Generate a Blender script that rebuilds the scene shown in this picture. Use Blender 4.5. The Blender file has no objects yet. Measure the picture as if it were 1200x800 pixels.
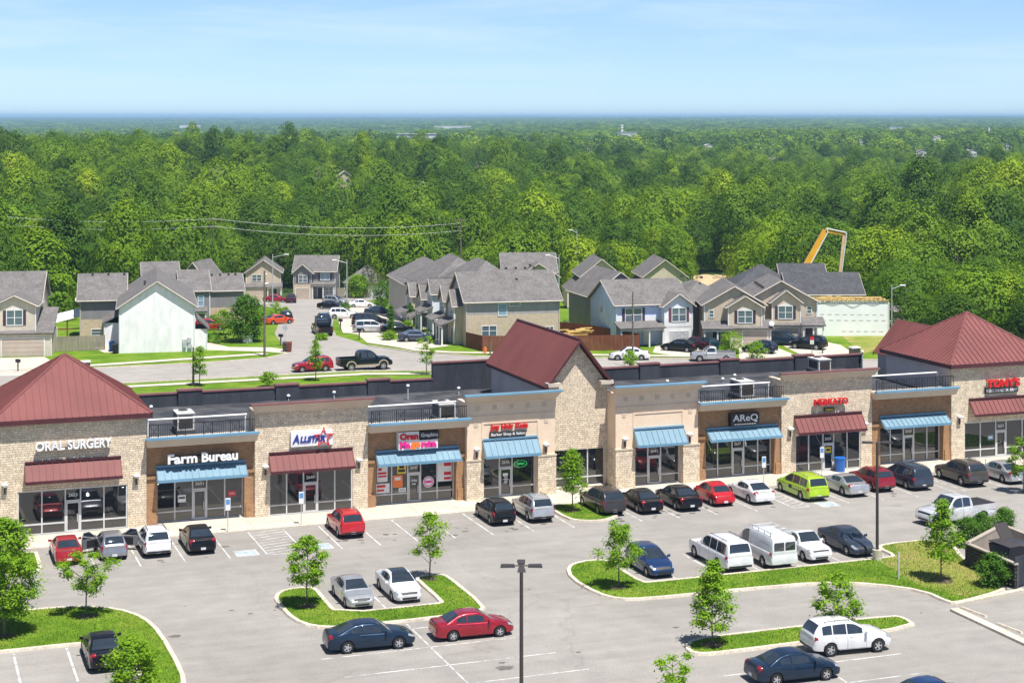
import bpy, bmesh, math, random
from mathutils import Vector, Matrix, noise
R = math.radians
SC = bpy.context.scene
COL = SC.collection
# ------------------------------------------------------------------ survey frame
# world x runs along the shop fronts, world y away behind them; camera above the origin
FPX, CAMH, YAW = 2000.0, 28.5, R(20.2)
_s, _c = math.sin(YAW), math.cos(YAW)
def tz(D): return 0.0 if D < 225 else -.065*(min(D, 345)-225)      # the housing estate falls away gently beyond 225 m
def G(px, py, z=0.0):
    if z == 0 and py < 390.2:
        D = 27750.0/(py-267.0); L = (px-600.0)*D/FPX
        return Vector((D*_s+L*_c, D*_c-L*_s, tz(D)))
    D = FPX*(CAMH-z)/(py-137.0); L = (px-600.0)*D/FPX
    return Vector((D*_s+L*_c, D*_c-L*_s, z))
def LD(L, D, z=0.0):
    return Vector((D*_s+L*_c, D*_c-L*_s, z))
def PX(px, D, z=0.0):
    return LD((px-600.0)*D/FPX, D, z)
# ------------------------------------------------------------------ objects
def link(o): COL.objects.link(o); return o
def empty(name, loc, rz=0.0, parent=None):
    o = bpy.data.objects.new(name, None); o.empty_display_size = .3
    link(o); o.location = loc; o.rotation_euler = (0, 0, rz)
    if parent: o.parent = parent
    return o
def tag(o, label=None, cat=None, group=None, kind=None):
    if label: o['label'] = label
    if cat: o['category'] = cat
    if group: o['group'] = group
    if kind: o['kind'] = kind
    return o
def thing(name, label, cat, loc=(0, 0, 0), rz=0.0, group=None):
    return tag(empty(name, loc, rz), label, cat, group)
def kids(o): return list(o.children)
KIDS = {}
def copy_tree(o, parent=None):
    c = o.copy(); link(c)
    if parent: c.parent = parent
    for k in ('label', 'group', 'category'):
        if parent is None and k in c: pass
    for ch in KIDSOF(o): copy_tree(ch, c)
    return c
_kc = {}
def KIDSOF(o):
    if o.name not in _kc: _kc[o.name] = list(o.children)
    return _kc[o.name]
def paint_tree(o, m):
    for ch in [o]+list(o.children_recursive):
        if ch.type == 'MESH':
            for s in ch.material_slots:
                if s.material and s.material.name.startswith(('paint_slot', 'car_paint')):
                    s.link = 'OBJECT'; s.material = m
class MB:
    def __init__(s): s.v = []; s.f = []; s.m = []; s.T = Matrix.Identity(4)
    def add(s, p):
        s.v.append(tuple(s.T @ Vector(p))); return len(s.v)-1
    def poly(s, pts, mat=0):
        s.f.append([s.add(p) for p in pts]); s.m.append(mat)
    def box(s, x0, x1, y0, y1, z0, z1, mat=0):
        a = [s.add((x, y, z)) for z in (z0, z1) for x, y in ((x0, y0), (x1, y0), (x1, y1), (x0, y1))]
        for q in ((3, 2, 1, 0), (4, 5, 6, 7), (0, 1, 5, 4), (1, 2, 6, 5), (2, 3, 7, 6), (3, 0, 4, 7)):
            s.f.append([a[i] for i in q]); s.m.append(mat)
    def hexa(s, lo, hi, mat=0):
        n = len(lo); a = [s.add(p) for p in lo]; b = [s.add(p) for p in hi]
        s.f.append(a[::-1]); s.m.append(mat); s.f.append(b); s.m.append(mat)
        for i in range(n):
            j = (i+1) % n; s.f.append([a[i], a[j], b[j], b[i]]); s.m.append(mat)
    def prism(s, pts2, z0, z1, mat=0):
        s.hexa([(x, y, z0) for x, y in pts2], [(x, y, z1) for x, y in pts2], mat)
    def slab(s, pts, th, mat=0):          # polygon thickened downwards along its normal
        P = [Vector(p) for p in pts]; n = (P[1]-P[0]).cross(P[2]-P[0]).normalized()
        if n.z < 0: P = P[::-1]; n = -n
        s.hexa([p-n*th for p in P], P, mat)
    def tube(s, p0, p1, r0, r1=None, n=8, mat=0, caps=True):
        r1 = r0 if r1 is None else r1
        p0 = Vector(p0); p1 = Vector(p1); d = (p1-p0).normalized()
        a = d.cross(Vector((0, 0, 1)));
        if a.length < 1e-3: a = Vector((1, 0, 0))
        a.normalize(); b = d.cross(a)
        A = []; B = []
        for i in range(n):
            t = 2*math.pi*i/n; q = a*math.cos(t)+b*math.sin(t)
            A.append(s.add(p0+q*r0)); B.append(s.add(p1+q*r1))
        for i in range(n):
            j = (i+1) % n; s.f.append([A[i], B[i], B[j], A[j]]); s.m.append(mat)
        if caps:
            s.f.append(A); s.m.append(mat); s.f.append(B[::-1]); s.m.append(mat)
    def path(s, pts, r, n=6, mat=0):
        for a, b in zip(pts, pts[1:]): s.tube(a, b, r, r, n, mat)
    def grid(s, rows, mat=0, flip=False):
        idx = [[s.add(p) for p in r] for r in rows]
        for i in range(len(idx)-1):
            for j in range(len(idx[0])-1):
                q = [idx[i][j], idx[i][j+1], idx[i+1][j+1], idx[i+1][j]]
                s.f.append(q[::-1] if flip else q); s.m.append(mat)
    def lathe(s, prof, c=(0, 0, 0), n=16, mat=0):   # prof (r, z)
        s.grid([[(c[0]+r*math.cos(2*math.pi*i/n), c[1]+r*math.sin(2*math.pi*i/n), c[2]+z) for i in range(n+1)] for r, z in prof], mat)
    def mesh(s, name, mats, smooth=None, weld=False):
        me = bpy.data.meshes.new(name); me.from_pydata(s.v, [], s.f)
        for m in mats: me.materials.append(m)
        me.polygons.foreach_set('material_index', s.m)
        if weld:
            bm = bmesh.new(); bm.from_mesh(me); bmesh.ops.remove_doubles(bm, verts=bm.verts, dist=.0008)
            bmesh.ops.recalc_face_normals(bm, faces=bm.faces); bm.to_mesh(me); bm.free()
        if smooth:
            me.polygons.foreach_set('use_smooth', [True]*len(me.polygons))
            me.set_sharp_from_angle(angle=R(smooth))
        me.update(); return me
    def build(s, name, mats, parent=None, smooth=None, weld=False, world=False):
        if not isinstance(mats, (list, tuple)): mats = [mats]
        if world and parent:
            w = parent.location.copy(); p = parent.parent
            while p: w += p.location; p = p.parent
            s.v = [(x-w.x, y-w.y, z-w.z) for x, y, z in s.v]
        o = bpy.data.objects.new(name, s.mesh(name, mats, smooth, weld)); link(o)
        if parent: o.parent = parent
        return o
def struct(mb, name, mats, **k):
    return tag(mb.build(name, mats, **k), kind='structure')
# ------------------------------------------------------------------ materials
def _new(name):
    m = bpy.data.materials.new(name); m.use_nodes = True
    nt = m.node_tree; b = nt.nodes['Principled BSDF']; return m, nt, b
def mat(name, col, rough=.6, metal=0., spec=.5, coat=0., emit=None):
    m, nt, b = _new(name)
    b.inputs['Base Color'].default_value = (*col, 1); b.inputs['Roughness'].default_value = rough
    b.inputs['Metallic'].default_value = metal; b.inputs['Specular IOR Level'].default_value = spec
    if coat: b.inputs['Coat Weight'].default_value = coat; b.inputs['Coat Roughness'].default_value = .04
    if emit: b.inputs['Emission Color'].default_value = (*emit[:3], 1); b.inputs['Emission Strength'].default_value = emit[3]
    return m
def N(nt, t, **k):
    n = nt.nodes.new(t)
    for a, v in k.items():
        if a in n.inputs.keys(): n.inputs[a].default_value = v
        else: setattr(n, a, v)
    return n
def ramp(nt, fac, stops):
    r = nt.nodes.new('ShaderNodeValToRGB'); e = r.color_ramp.elements
    while len(e) < len(stops): e.new(.5)
    for i, (p, c) in enumerate(stops): e[i].position = p; e[i].color = (*c, 1)
    nt.links.new(fac, r.inputs[0]); return r.outputs[0]
def mixc(nt, f, a, b, mode='MIX'):
    n = nt.nodes.new('ShaderNodeMix'); n.data_type = 'RGBA'; n.blend_type = mode
    for s, v in ((0, f), (6, a), (7, b)):
        if hasattr(v, 'links'): nt.links.new(v, n.inputs[s])
        elif isinstance(v, (int, float)): n.inputs[s].default_value = v
        else: n.inputs[s].default_value = (*v, 1)
    return n.outputs[2]
def objco(nt, scale=(1, 1, 1), rot=(0, 0, 0)):
    t = nt.nodes.new('ShaderNodeTexCoord'); mp = nt.nodes.new('ShaderNodeMapping')
    mp.inputs['Scale'].default_value = scale; mp.inputs['Rotation'].default_value = rot
    nt.links.new(t.outputs['Object'], mp.inputs[0]); return mp.outputs[0]
def nz(nt, co, scale, detail=4, rough=.55, dist=0.):
    n = nt.nodes.new('ShaderNodeTexNoise'); n.inputs['Scale'].default_value = scale; n.inputs['Detail'].default_value = detail
    n.inputs['Roughness'].default_value = rough; n.inputs['Distortion'].default_value = dist
    nt.links.new(co, n.inputs['Vector']); return n.outputs[0]
def bump(nt, b, h, strength, dist=.02):
    n = nt.nodes.new('ShaderNodeBump'); n.inputs['Strength'].default_value = strength; n.inputs['Distance'].default_value = dist
    nt.links.new(h, n.inputs['Height']); nt.links.new(n.outputs[0], b.inputs['Normal'])
def noisy(name, c1, c2, scale=3., rough=.8, bmp=0., fine=None, spec=.3, metal=0., lo=.35, hi=.65, stretch=(1, 1, 1), coat=0.):
    m, nt, b = _new(name); co = objco(nt, stretch)
    f = nz(nt, co, scale, 5); c = ramp(nt, f, [(lo, c1), (hi, c2)])
    if fine:
        g = nz(nt, co, fine, 3); c = mixc(nt, .5, c, ramp(nt, g, [(.3, (.55, .55, .55)), (.7, (1.3, 1.3, 1.3))]), 'MULTIPLY')
        if bmp: bump(nt, b, g, bmp)
    elif bmp: bump(nt, b, f, bmp)
    nt.links.new(c, b.inputs['Base Color']); b.inputs['Roughness'].default_value = rough; b.inputs['Specular IOR Level'].default_value = spec
    b.inputs['Metallic'].default_value = metal; b.inputs['Coat Weight'].default_value = coat
    return m
def wallco(nt):      # (x+y, z) so bricks run along any wall of the grid
    t = nt.nodes.new('ShaderNodeTexCoord'); s = nt.nodes.new('ShaderNodeSeparateXYZ'); nt.links.new(t.outputs['Object'], s.inputs[0])
    a = N(nt, 'ShaderNodeMath', operation='ADD'); nt.links.new(s.outputs[0], a.inputs[0]); nt.links.new(s.outputs[1], a.inputs[1])
    c = nt.nodes.new('ShaderNodeCombineXYZ'); nt.links.new(a.outputs[0], c.inputs[0]); nt.links.new(s.outputs[2], c.inputs[1])
    return c.outputs[0], t.outputs['Object']
def bricks(name, c1, c2, mortar, w, h, bmp=.5, var=.5, msize=.012, rough=.85, dist=0., extra=None):
    m, nt, b = _new(name); co, obj = wallco(nt)
    if dist:
        d = N(nt, 'ShaderNodeTexNoise', Scale=1.7, Detail=2.); nt.links.new(obj, d.inputs['Vector'])
        mm = N(nt, 'ShaderNodeVectorMath', operation='MULTIPLY_ADD'); nt.links.new(d.outputs['Color'], mm.inputs[0])
        mm.inputs[1].default_value = (dist, dist, 0); nt.links.new(co, mm.inputs[2]); co = mm.outputs[0]
    k = N(nt, 'ShaderNodeTexBrick', Scale=1., **{'Brick Width': w, 'Row Height': h, 'Mortar Size': msize, 'Mortar Smooth': .15, 'Bias': 0.})
    k.offset = .43; k.squash = .7; k.squash_frequency = 3
    k.inputs['Color1'].default_value = (*c1, 1); k.inputs['Color2'].default_value = (*c2, 1); k.inputs['Mortar'].default_value = (*mortar, 1)
    nt.links.new(co, k.inputs['Vector'])
    f = nz(nt, obj, 2.2, 5); g = nz(nt, obj, 14., 3)
    c = mixc(nt, var, k.outputs[0], ramp(nt, f, [(.25, (.72, .72, .74)), (.75, (1.3, 1.27, 1.22))]), 'MULTIPLY')
    c = mixc(nt, var*.8, c, ramp(nt, g, [(.3, (.6, .6, .6)), (.7, (1.3, 1.3, 1.3))]), 'MULTIPLY')
    nt.links.new(c, b.inputs['Base Color']); b.inputs['Roughness'].default_value = rough; b.inputs['Specular IOR Level'].default_value = .2
    iv = N(nt, 'ShaderNodeMath', operation='SUBTRACT'); iv.inputs[0].default_value = 1.; nt.links.new(k.outputs[1], iv.inputs[1])
    ad = N(nt, 'ShaderNodeMath', operation='MULTIPLY_ADD'); nt.links.new(g, ad.inputs[0]); ad.inputs[1].default_value = .9; nt.links.new(iv.outputs[0], ad.inputs[2])
    bump(nt, b, ad.outputs[0], bmp, .04); return m
def siding(name, col, step=.16, var=.12):
    m, nt, b = _new(name); t = nt.nodes.new('ShaderNodeTexCoord')
    w = N(nt, 'ShaderNodeTexWave', wave_type='BANDS', bands_direction='Z', wave_profile='SAW'); w.inputs['Scale'].default_value = 1/step*.3142/2*1.0
    nt.links.new(t.outputs['Object'], w.inputs['Vector'])
    f = nz(nt, objco(nt, (1, 1, .35)), 1.3, 4)
    c = mixc(nt, 1., col, ramp(nt, f, [(.3, (1-var, 1-var, 1-var)), (.7, (1+var, 1+var, 1+var))]), 'MULTIPLY')
    nt.links.new(c, b.inputs['Base Color']); b.inputs['Roughness'].default_value = .55; b.inputs['Specular IOR Level'].default_value = .3
    bump(nt, b, w.outputs[1], .12, .012); return m
def shingle(name, c1, c2):
    m, nt, b = _new(name); t = nt.nodes.new('ShaderNodeTexCoord')
    k = N(nt, 'ShaderNodeTexNoise', Scale=5., Detail=3.); mp = nt.nodes.new('ShaderNodeMapping'); mp.inputs['Scale'].default_value = (.8, .8, 2.2)
    nt.links.new(t.outputs['Object'], mp.inputs[0]); nt.links.new(mp.outputs[0], k.inputs['Vector'])
    f2 = nz(nt, t.outputs['Object'], .8, 4)
    c = ramp(nt, k.outputs[0], [(.33, c1), (.66, c2)])
    c = mixc(nt, .6, c, ramp(nt, f2, [(.3, (.7, .7, .7)), (.7, (1.25, 1.25, 1.25))]), 'MULTIPLY')
    w = N(nt, 'ShaderNodeTexWave', wave_type='BANDS', bands_direction='Z', wave_profile='SAW'); w.inputs['Scale'].default_value = 2.2
    nt.links.new(t.outputs['Object'], w.inputs['Vector']); w.inputs['Distortion'].default_value = .4
    c = mixc(nt, .25, c, w.outputs[0], 'MULTIPLY')
    nt.links.new(c, b.inputs['Base Color']); b.inputs['Roughness'].default_value = .9; b.inputs['Specular IOR Level'].default_value = .15
    bump(nt, b, k.outputs[0], .5, .03); return m
M = {}
M['stone'] = bricks('ledgestone', (.86, .73, .55), (.66, .55, .41), (.39, .325, .245), .40, .155, .8, .75, .014, dist=.12)
M['brick'] = bricks('tan_brick', (.46, .26, .13), (.34, .19, .095), (.30, .21, .14), .24, .085, .4, .45, .008)
M['stucco'] = noisy('peach_stucco', (.77, .59, .425), (.83, .655, .485), .8, .85, .15, 30.)
M['eifs'] = noisy('tan_eifs', (.56, .46, .345), (.63, .52, .40), .7, .85, .1, 26.)
M['greywall'] = noisy('grey_side_wall', (.58, .50, .455), (.66, .57, .52), .6, .8, .1, 20., stretch=(1, 1, .3))
M['redmetal'] = noisy('red_metal_roof', (.178, .064, .059), (.215, .077, .07), .35, .6, spec=.2, stretch=(1, 1, .4))
M['redtrim'] = noisy('dark_red_trim', (.075, .022, .026), (.095, .03, .034), .8, .45)
M['coping'] = noisy('maroon_coping', (.17, .075, .07), (.22, .10, .095), .9, .5)
M['bluemetal'] = noisy('blue_metal_awning', (.16, .265, .33), (.20, .31, .375), .5, .62, spec=.2)
M['bluetrim'] = noisy('blue_trim', (.13, .27, .38), (.17, .315, .43), .6, .45)
M['membrane'] = noisy('roof_membrane', (.032, .034, .04), (.105, .105, .11), .5, .75, .1, 6., lo=.38, hi=.7)
M['blackwall'] = noisy('black_parapet_wall', (.032, .037, .048), (.055, .06, .072), .5, .7, .15, 5., stretch=(1.6, 1.6, .25))
M['alu'] = noisy('aluminium_frame', (.55, .55, .54), (.66, .66, .65), 1.2, .4, spec=.5)
M['black'] = mat('black_metal', (.015, .015, .017), .5)
M['bronze'] = mat('bronze_metal', (.05, .042, .038), .45)
M['white'] = noisy('white_paint', (.74, .74, .73), (.82, .82, .81), 1.1, .5)
M['galv'] = noisy('galvanised_metal', (.42, .44, .45), (.60, .61, .61), 2.5, .5, metal=.2)
M['acgrey'] = noisy('unit_casing', (.50, .49, .45), (.62, .60, .55), 1.6, .55)
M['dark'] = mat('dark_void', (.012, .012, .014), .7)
def glassmat(name, col, r=.015, spec=1.0):
    m, nt, b = _new(name); b.inputs['Base Color'].default_value = (*col, 1)
    b.inputs['Roughness'].default_value = r; b.inputs['Specular IOR Level'].default_value = spec; b.inputs['IOR'].default_value = 1.55
    f = nz(nt, objco(nt), .9, 2); bump(nt, b, f, .02, .02); return m
M['shopglass'] = glassmat('shop_window_glass', (.018, .021, .022))
M['houseglass'] = glassmat('house_window_glass', (.10, .14, .18), .05)
M['houseglass2'] = glassmat('blue_window_glass', (.23, .36, .47), .1, .6)
M['carglass'] = glassmat('car_glass', (.022, .031, .04), .02, 1.)
# ------------------------------------------------------------------ lettering
_fc = {}
def text_geo(s, bold=0., italic=0., ext=.03, space=1.0):
    key = (s, bold, italic, ext, space)
    if key not in _fc:
        cu = bpy.data.curves.new('lettering', 'FONT'); cu.body = s; cu.size = 1.; cu.extrude = .5; cu.offset = bold; cu.shear = italic
        cu.resolution_u = 3; cu.space_character = space
        o = bpy.data.objects.new('lettering', cu); link(o); bpy.context.view_layer.update()
        me = bpy.data.meshes.new_from_object(o.evaluated_get(bpy.context.evaluated_depsgraph_get()))
        v = [tuple(x.co) for x in me.vertices]; f = [list(p.vertices) for p in me.polygons]
        bpy.data.objects.remove(o); bpy.data.curves.remove(cu); bpy.data.meshes.remove(me)
        x0 = min(p[0] for p in v); x1 = max(p[0] for p in v); y0 = min(p[1] for p in v); y1 = max(p[1] for p in v)
        v = [((p[0]-x0)/(x1-x0), (p[1]-y0)/(y1-y0), p[2]) for p in v]
        _fc[key] = (v, f)
    return _fc[key]
def letters(mb, s, x0, x1, z0, z1, y, th=.06, mat=0, bold=0., italic=0., space=1.0):
    """solid letters filling x0..x1, z0..z1 on a wall that faces -y at y"""
    v, f = text_geo(s, bold, italic, .5, space)
    b = len(mb.v)
    for p in v: mb.add((x0+p[0]*(x1-x0), y-th*.5-p[2]*th, z0+p[1]*(z1-z0)))
    for q in f: mb.f.append([b+i for i in q]); mb.m.append(mat)
M['concrete0'] = noisy('cream_cast_stone', (.55, .47, .37), (.64, .56, .45), 1.2, .8, .2, 9.)
# =================================================================== shopping strip
mall = thing('strip_mall', 'long one storey strip of shops with stone, brick and stucco fronts and red metal roofs', 'shopping strip', (50, 120, 0))
def part(mb, name, mats, smooth=None, parent=None):
    return mb.build(name, mats, parent or mall, smooth=smooth, world=True)
NUM = dict(A='2653', B='2651', C='2649', D='2647', E='2645', G='2641', H='2637', I='2635', J='2633', K='2631')
def storefront(key, us, v, door=None, z0=.1, z1=3.05, zt=.8, tint=None):
    fr = MB(); w = .045
    for i, u in enumerate(us): fr.box(u-w, u+w, v-.07, v+.05, z0, z1+.06)
    for i in range(len(us)-1):
        a, b = us[i]+w, us[i+1]-w
        fr.box(a, b, v-.06, v+.04, z1-.02, z1+.06)
        if i == door:
            fr.box(a, b, v-.06, v+.04, 2.2, 2.3)
        else:
            fr.box(a, b, v-.06, v+.04, zt-.045, zt+.045); fr.box(a, b, v-.06, v+.04, z0, z0+.07)
    f = part(fr, 'storefront_frame', M['alu'])
    g = MB()
    g.poly([(us[0], v, z0), (us[-1], v, z0), (us[-1], v, z1), (us[0], v, z1)])
    part(g, 'glass', M['shopglass'], parent=f)
    if door is not None:
        a, b = us[door]+w, us[door+1]-w
        d = MB()
        d.box(a+.01, a+.1, v-.075, v-.02, .06, 2.19); d.box(b-.1, b-.01, v-.075, v-.02, .06, 2.19)
        d.box(a+.1, b-.1, v-.075, v-.02, .06, .26); d.box(a+.1, b-.1, v-.075, v-.02, 2.08, 2.19)
        d.box(b-.2, b-.16, v-.14, v-.1, .8, 1.35)
        part(d, 'door', M['alu'], parent=f)
        n = MB(); c = (a+b)/2; letters(n, NUM[key], c-.3, c+.3, 2.52, 2.74, v-.012, .01, bold=.01)
        part(n, 'street_number', M['white'], parent=f)
    return f
def awning(u0, u1, v, zt, zb, dep, metal, trim, du=.45):
    m = MB()
    a = Vector((0, -dep, zb-zt)); n = Vector((0, a.z, dep)).normalized()
    if n.z < 0: n = -n
    k = .10
    m.box(u0, u1, v-.16, v-.004, zt, zt+.13, 1)                      # head flashing
    m.hexa([(u0, v-.01, zt-.16), (u1, v-.01, zt-.16), (u1-k, v-dep, zb-.16), (u0+k-.18, v-dep, zb-.16)][::1],
           [(u0, v-.01, zt), (u1, v-.01, zt), (u1+.02, v-dep, zb), (u0-.02, v-dep, zb)])
    c = int((u1-u0)/du)
    for i in range(c+1):
        t = (i+.5*0)/c; x = u0+.02+(u1-u0-.04)*t
        p = Vector((x, v-.02, zt)); q = Vector((x, v-dep, zb))
        s = Vector((.018, 0, 0))
        m.hexa([p-s, p+s, q+s, q-s], [p-s+n*.05, p+s+n*.05, q+s+n*.05, q-s+n*.05])
    m.box(u0-.02, u1+.02, v-dep-.03, v-dep+.02, zb-.2, zb-.002, 1)
    return part(m, 'awning', [metal, trim])
def wall_open(m, u0, u1, v0, v1, z1, ops, mat=0):
    """wall box row with openings (ua, ub, zb)"""
    x = u0
    for a, b, zb in ops:
        if a > x: m.box(x, a, v0, v1, 0, z1, mat)
        m.box(a, b, v0, v1, zb, z1, mat); x = b
    if x < u1: m.box(x, u1, v0, v1, 0, z1, mat)
def stone_bay(u0, u1, us, door, key, cap=True):
    m = MB(); wall_open(m, u0, u1, 120.0, 120.45, 7.56 if cap else 7.75, [(us[0]-.05, us[-1]+.05, 3.12)])
    if cap:
        for a, b in ((u0, u0+.4), (u1-.4, u1)): m.box(a+.002, b-.002, 120.45, 122.2, 5.4, 7.56)
    part(m, 'stone_wall', M['stone'])
    if cap:
        c = MB()
        for s, e, f0, f1 in ((u0-.02, u1+.02, 119.62, 120.5),):
            c.hexa([(s, f0+.1, 7.56), (e, f0+.1, 7.56), (e, f0+.5, 7.56), (s, f0+.5, 7.56)], [(s-.3, f0-.24, 8.08), (e+.3, f0-.24, 8.08), (e+.3, f0+.1, 8.08), (s-.3, f0+.1, 8.08)], 0)
            c.box(s-.36, e+.36, f0-.3, f0+.12, 8.083, 8.2, 1)
        part(c, 'cornice', [M['eifs'], M['coping']])
    storefront(key, us, 120.14, door)
    k = MB(); k.box(us[0]-.06, us[-1]+.06, 120.02, 120.3, 0, .1); part(k, 'sill', M['eifs'])
    for u in (u0+.75, u1-.7):
        sconce(u, 120.0, 3.55)
def sconce(u, v, z):
    m = MB(); m.box(u-.05, u+.05, v-.12, v-.004, z-.5, z+.02, 1)
    m.hexa([(u-.1, v-.34, z), (u+.1, v-.34, z), (u+.1, v-.05, z), (u-.1, v-.05, z)], [(u-.2, v-.42, z+.16), (u+.2, v-.42, z+.16), (u+.2, v-.005, z+.16), (u-.2, v-.005, z+.16)])
    m.hexa([(u-.2, v-.42, z+.16), (u+.2, v-.42, z+.16), (u+.2, v-.005, z+.16), (u-.2, v-.005, z+.16)], [(u-.1, v-.25, z+.26), (u+.1, v-.25, z+.26), (u+.1, v-.005, z+.26), (u-.1, v-.005, z+.26)])
    part(m, 'wall_lamp', [M['white'], M['bronze']])
def brick_bay(u0, u1, us, door, key):
    m = MB(); a, b = us[0]-.04, us[-1]+.04
    wall_open(m, u0, u1, 120.2, 120.55, 5.62, [(a, b, 3.12)])
    m.box(u0+.002, a, 120.55, 121.0, 0, 3.5); m.box(b, u1-.002, 120.55, 121.0, 0, 3.5)
    for p, q in ((u0+.002, a-.1), (b+.1, u1-.002)):
        m.box(p, q, 120.1, 120.197, 0, 1.0); m.box(p-.0, q+.0, 120.08, 120.197, 3.3, 3.55)
    part(m, 'brick_wall', M['brick'])
    c = MB()
    c.hexa([(u0-.01, 119.42, 5.62), (u1+.01, 119.42, 5.62), (u1+.01, 120.6, 5.62), (u0-.01, 120.6, 5.62)], [(u0-.1, 119.1, 6.17), (u1+.1, 119.1, 6.17), (u1+.1, 120.6, 6.17), (u0-.1, 120.6, 6.17)], 0)
    c.box(u0-.15, u1+.15, 119.0, 119.36, 6.173, 6.33, 1)
    part(c, 'cornice', [M['eifs'], M['bluetrim']])
    storefront(key, us, 120.8, door)
    t = MB(); t.box(a, b, 120.56, 121.0, 3.125, 3.3); part(t, 'lintel', M['bronze'])
    r = MB(); z0, z1 = 6.17, 7.2
    r.box(u0+.1, u1-.1, 119.5, 119.54, z1-.05, z1); r.box(u0+.1, u1-.1, 119.5, 119.54, z0+.08, z0+.12)
    n = int((u1-u0)/.16)
    for i in range(n+1):
        x = u0+.12+(u1-u0-.24)*i/n
        th = .03 if i % 12 in (0, 4) else .011
        r.box(x-th, x+th, 119.5-.002, 119.54+.002, z0, z1-.04)
        if i % 12 == 0 and i+4 <= n:
            x2 = u0+.12+(u1-u0-.24)*(i+4)/n
            r.tube((x, 119.48, z0+.12), (x2, 119.48, z1-.06), .014, n=4); r.tube((x2, 119.48, z0+.12), (x, 119.48, z1-.06), .014, n=4)
    part(r, 'railing', M['black'])
    p = MB(); p.tube((u0+.2, 121.4, 7.2), (u1-.3, 121.4, 7.2), .07, n=8)
    for x in (u0+.3, u1-.4): p.tube((x, 121.4, 5.4), (x, 121.4, 7.2), .05, n=8)
    part(p, 'roof_pipe', M['white'], 40)
def stucco_bay(u0, u1, us, door, key):
    v = 119.75; m = MB(); a, b = us[0]-.04, us[-1]+.04
    wall_open(m, u0, u1, v, v+.35, 7.3, [(a, b, 3.12)])
    m.box(u0+.002, a, v+.35, v+.75, 0, 3.12); m.box(b, u1-.002, v+.35, v+.75, 0, 3.12)
    m.box(u0+.001, u0+.3, v+.35, 122.0, 3.121, 7.3); m.box(u1-.3, u1-.001, v+.35, 122.0, 3.121, 7.3)
    m.box(u0+.001, u0+.3, v+.75, 122.0, 0, 3.121); m.box(u1-.3, u1-.001, v+.75, 122.0, 0, 3.121)
    m.box(u0-.03, u1+.03, v-.05, v-.002, 6.22, 6.3)                                   # moulded band
    for (x0, x1, y0, y1) in ((a-.12, a+.02, 4.4, 5.8), (b-.02, b+.12, 4.4, 5.8), (a+.02, b-.02, 5.68, 5.8)): m.box(x0, x1, v-.05, v-.002, y0, y1)
    part(m, 'stucco_wall', M['stucco'])
    for i in range(5): x = u0+.85+i*(u1-u0-1.7)/4; t = MB(); t.box(x-.17, x+.17, v-.03, v-.003, 6.72, 7.06); part(t, 'wall_tile', M['eifs'])
    for x in (u0+.7, u1-.7): t = MB(); t.box(x-.15, x+.15, v-.03, v-.003, 5.5, 5.8); part(t, 'wall_tile', M['eifs'])
    c = MB()
    c.hexa([(u0-.02, v-.12, 7.3), (u1+.02, v-.12, 7.3), (u1+.02, v+.3, 7.3), (u0-.02, v+.3, 7.3)], [(u0-.3, v-.72, 7.88), (u1+.3, v-.72, 7.88), (u1+.3, v+.3, 7.88), (u0-.3, v+.3, 7.88)], 0)
    c.box(u0-.4, u1+.4, v-.85, v-.42, 7.883, 8.0, 1); c.box(u0-.3, u1+.3, v-.42, v+.35, 7.883, 7.93, 2); part(c, 'cornice', [M['eifs'], M['bluetrim'], M['membrane']])
    for p, q, x0, x1 in ((u0-.06, a, u0-.06, u0-.002), (b, u1+.06, u1+.002, u1+.06)):
        s = MB(); s.box(p, q, v-.16, v-.002, 0, 3.0); s.box(x0, x1, v-.002, 121.2, 0, 3.0); part(s, 'stone_pilaster', M['stone'])
    for p, q in ((u0-.1, a+.0), (b, u1+.1)): k = MB(); k.box(p, q, v-.2, v-.002, 3.002, 3.12); part(k, 'stone_cap', M['eifs'])
    storefront(key, us, v+.6, door)
    for u in (u0+.75, u1-.75): sconce(u, v, 3.75)
# ---- bays
A_us = [8.52, 10.08, 11.63, 12.65, 14.22, 15.76]
K_us = [84.22, 85.79, 87.32, 88.35, 89.97, 91.5]
stone_bay(6.9, 17.1, A_us, 2, 'A', cap=False)
brick_bay(17.1, 24.7, [17.93, 19.17, 20.42, 21.41, 22.69, 23.95], 2, 'B')
stone_bay(24.7, 33.0, [25.77, 27.01, 28.24, 29.28, 30.54, 31.8], 2, 'C')
brick_bay(33.0, 40.5, [33.72, 35.0, 36.23, 37.22, 38.5, 39.76], 2, 'D')
stucco_bay(40.5, 47.5, [41.82, 43.24, 44.26, 46.05], 1, 'E')
stucco_bay(52.5, 59.5, [54.11, 55.45, 56.54, 58.1], 1, 'G')
brick_bay(59.5, 67.0, [60.44, 61.7, 62.98, 64.02, 65.26, 66.4], 2, 'H')
stone_bay(67.0, 75.3, [68.3, 69.5, 70.81, 71.79, 73.03, 74.22], 2, 'I')
brick_bay(75.3, 82.9, [76.25, 77.5, 78.75, 79.76, 81.02, 82.2], 2, 'J')
stone_bay(82.9, 93.1, K_us, 2, 'K', cap=False)
awning(8.95, 15.35, 120.0, 5.0, 3.92, .9, M['redmetal'], M['redtrim'])
awning(17.8, 24.05, 120.2, 4.08, 3.36, .95, M['bluemetal'], M['bluetrim'])
awning(25.7, 31.83, 120.0, 4.5, 3.42, .9, M['redmetal'], M['redtrim'])
awning(33.6, 39.95, 120.2, 4.05, 3.36, .95, M['bluemetal'], M['bluetrim'])
awning(41.72, 46.07, 119.75, 4.47, 3.45, .9, M['bluemetal'], M['bluetrim'])
awning(54.0, 58.23, 119.75, 4.5, 3.45, .9, M['bluemetal'], M['bluetrim'])
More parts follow.
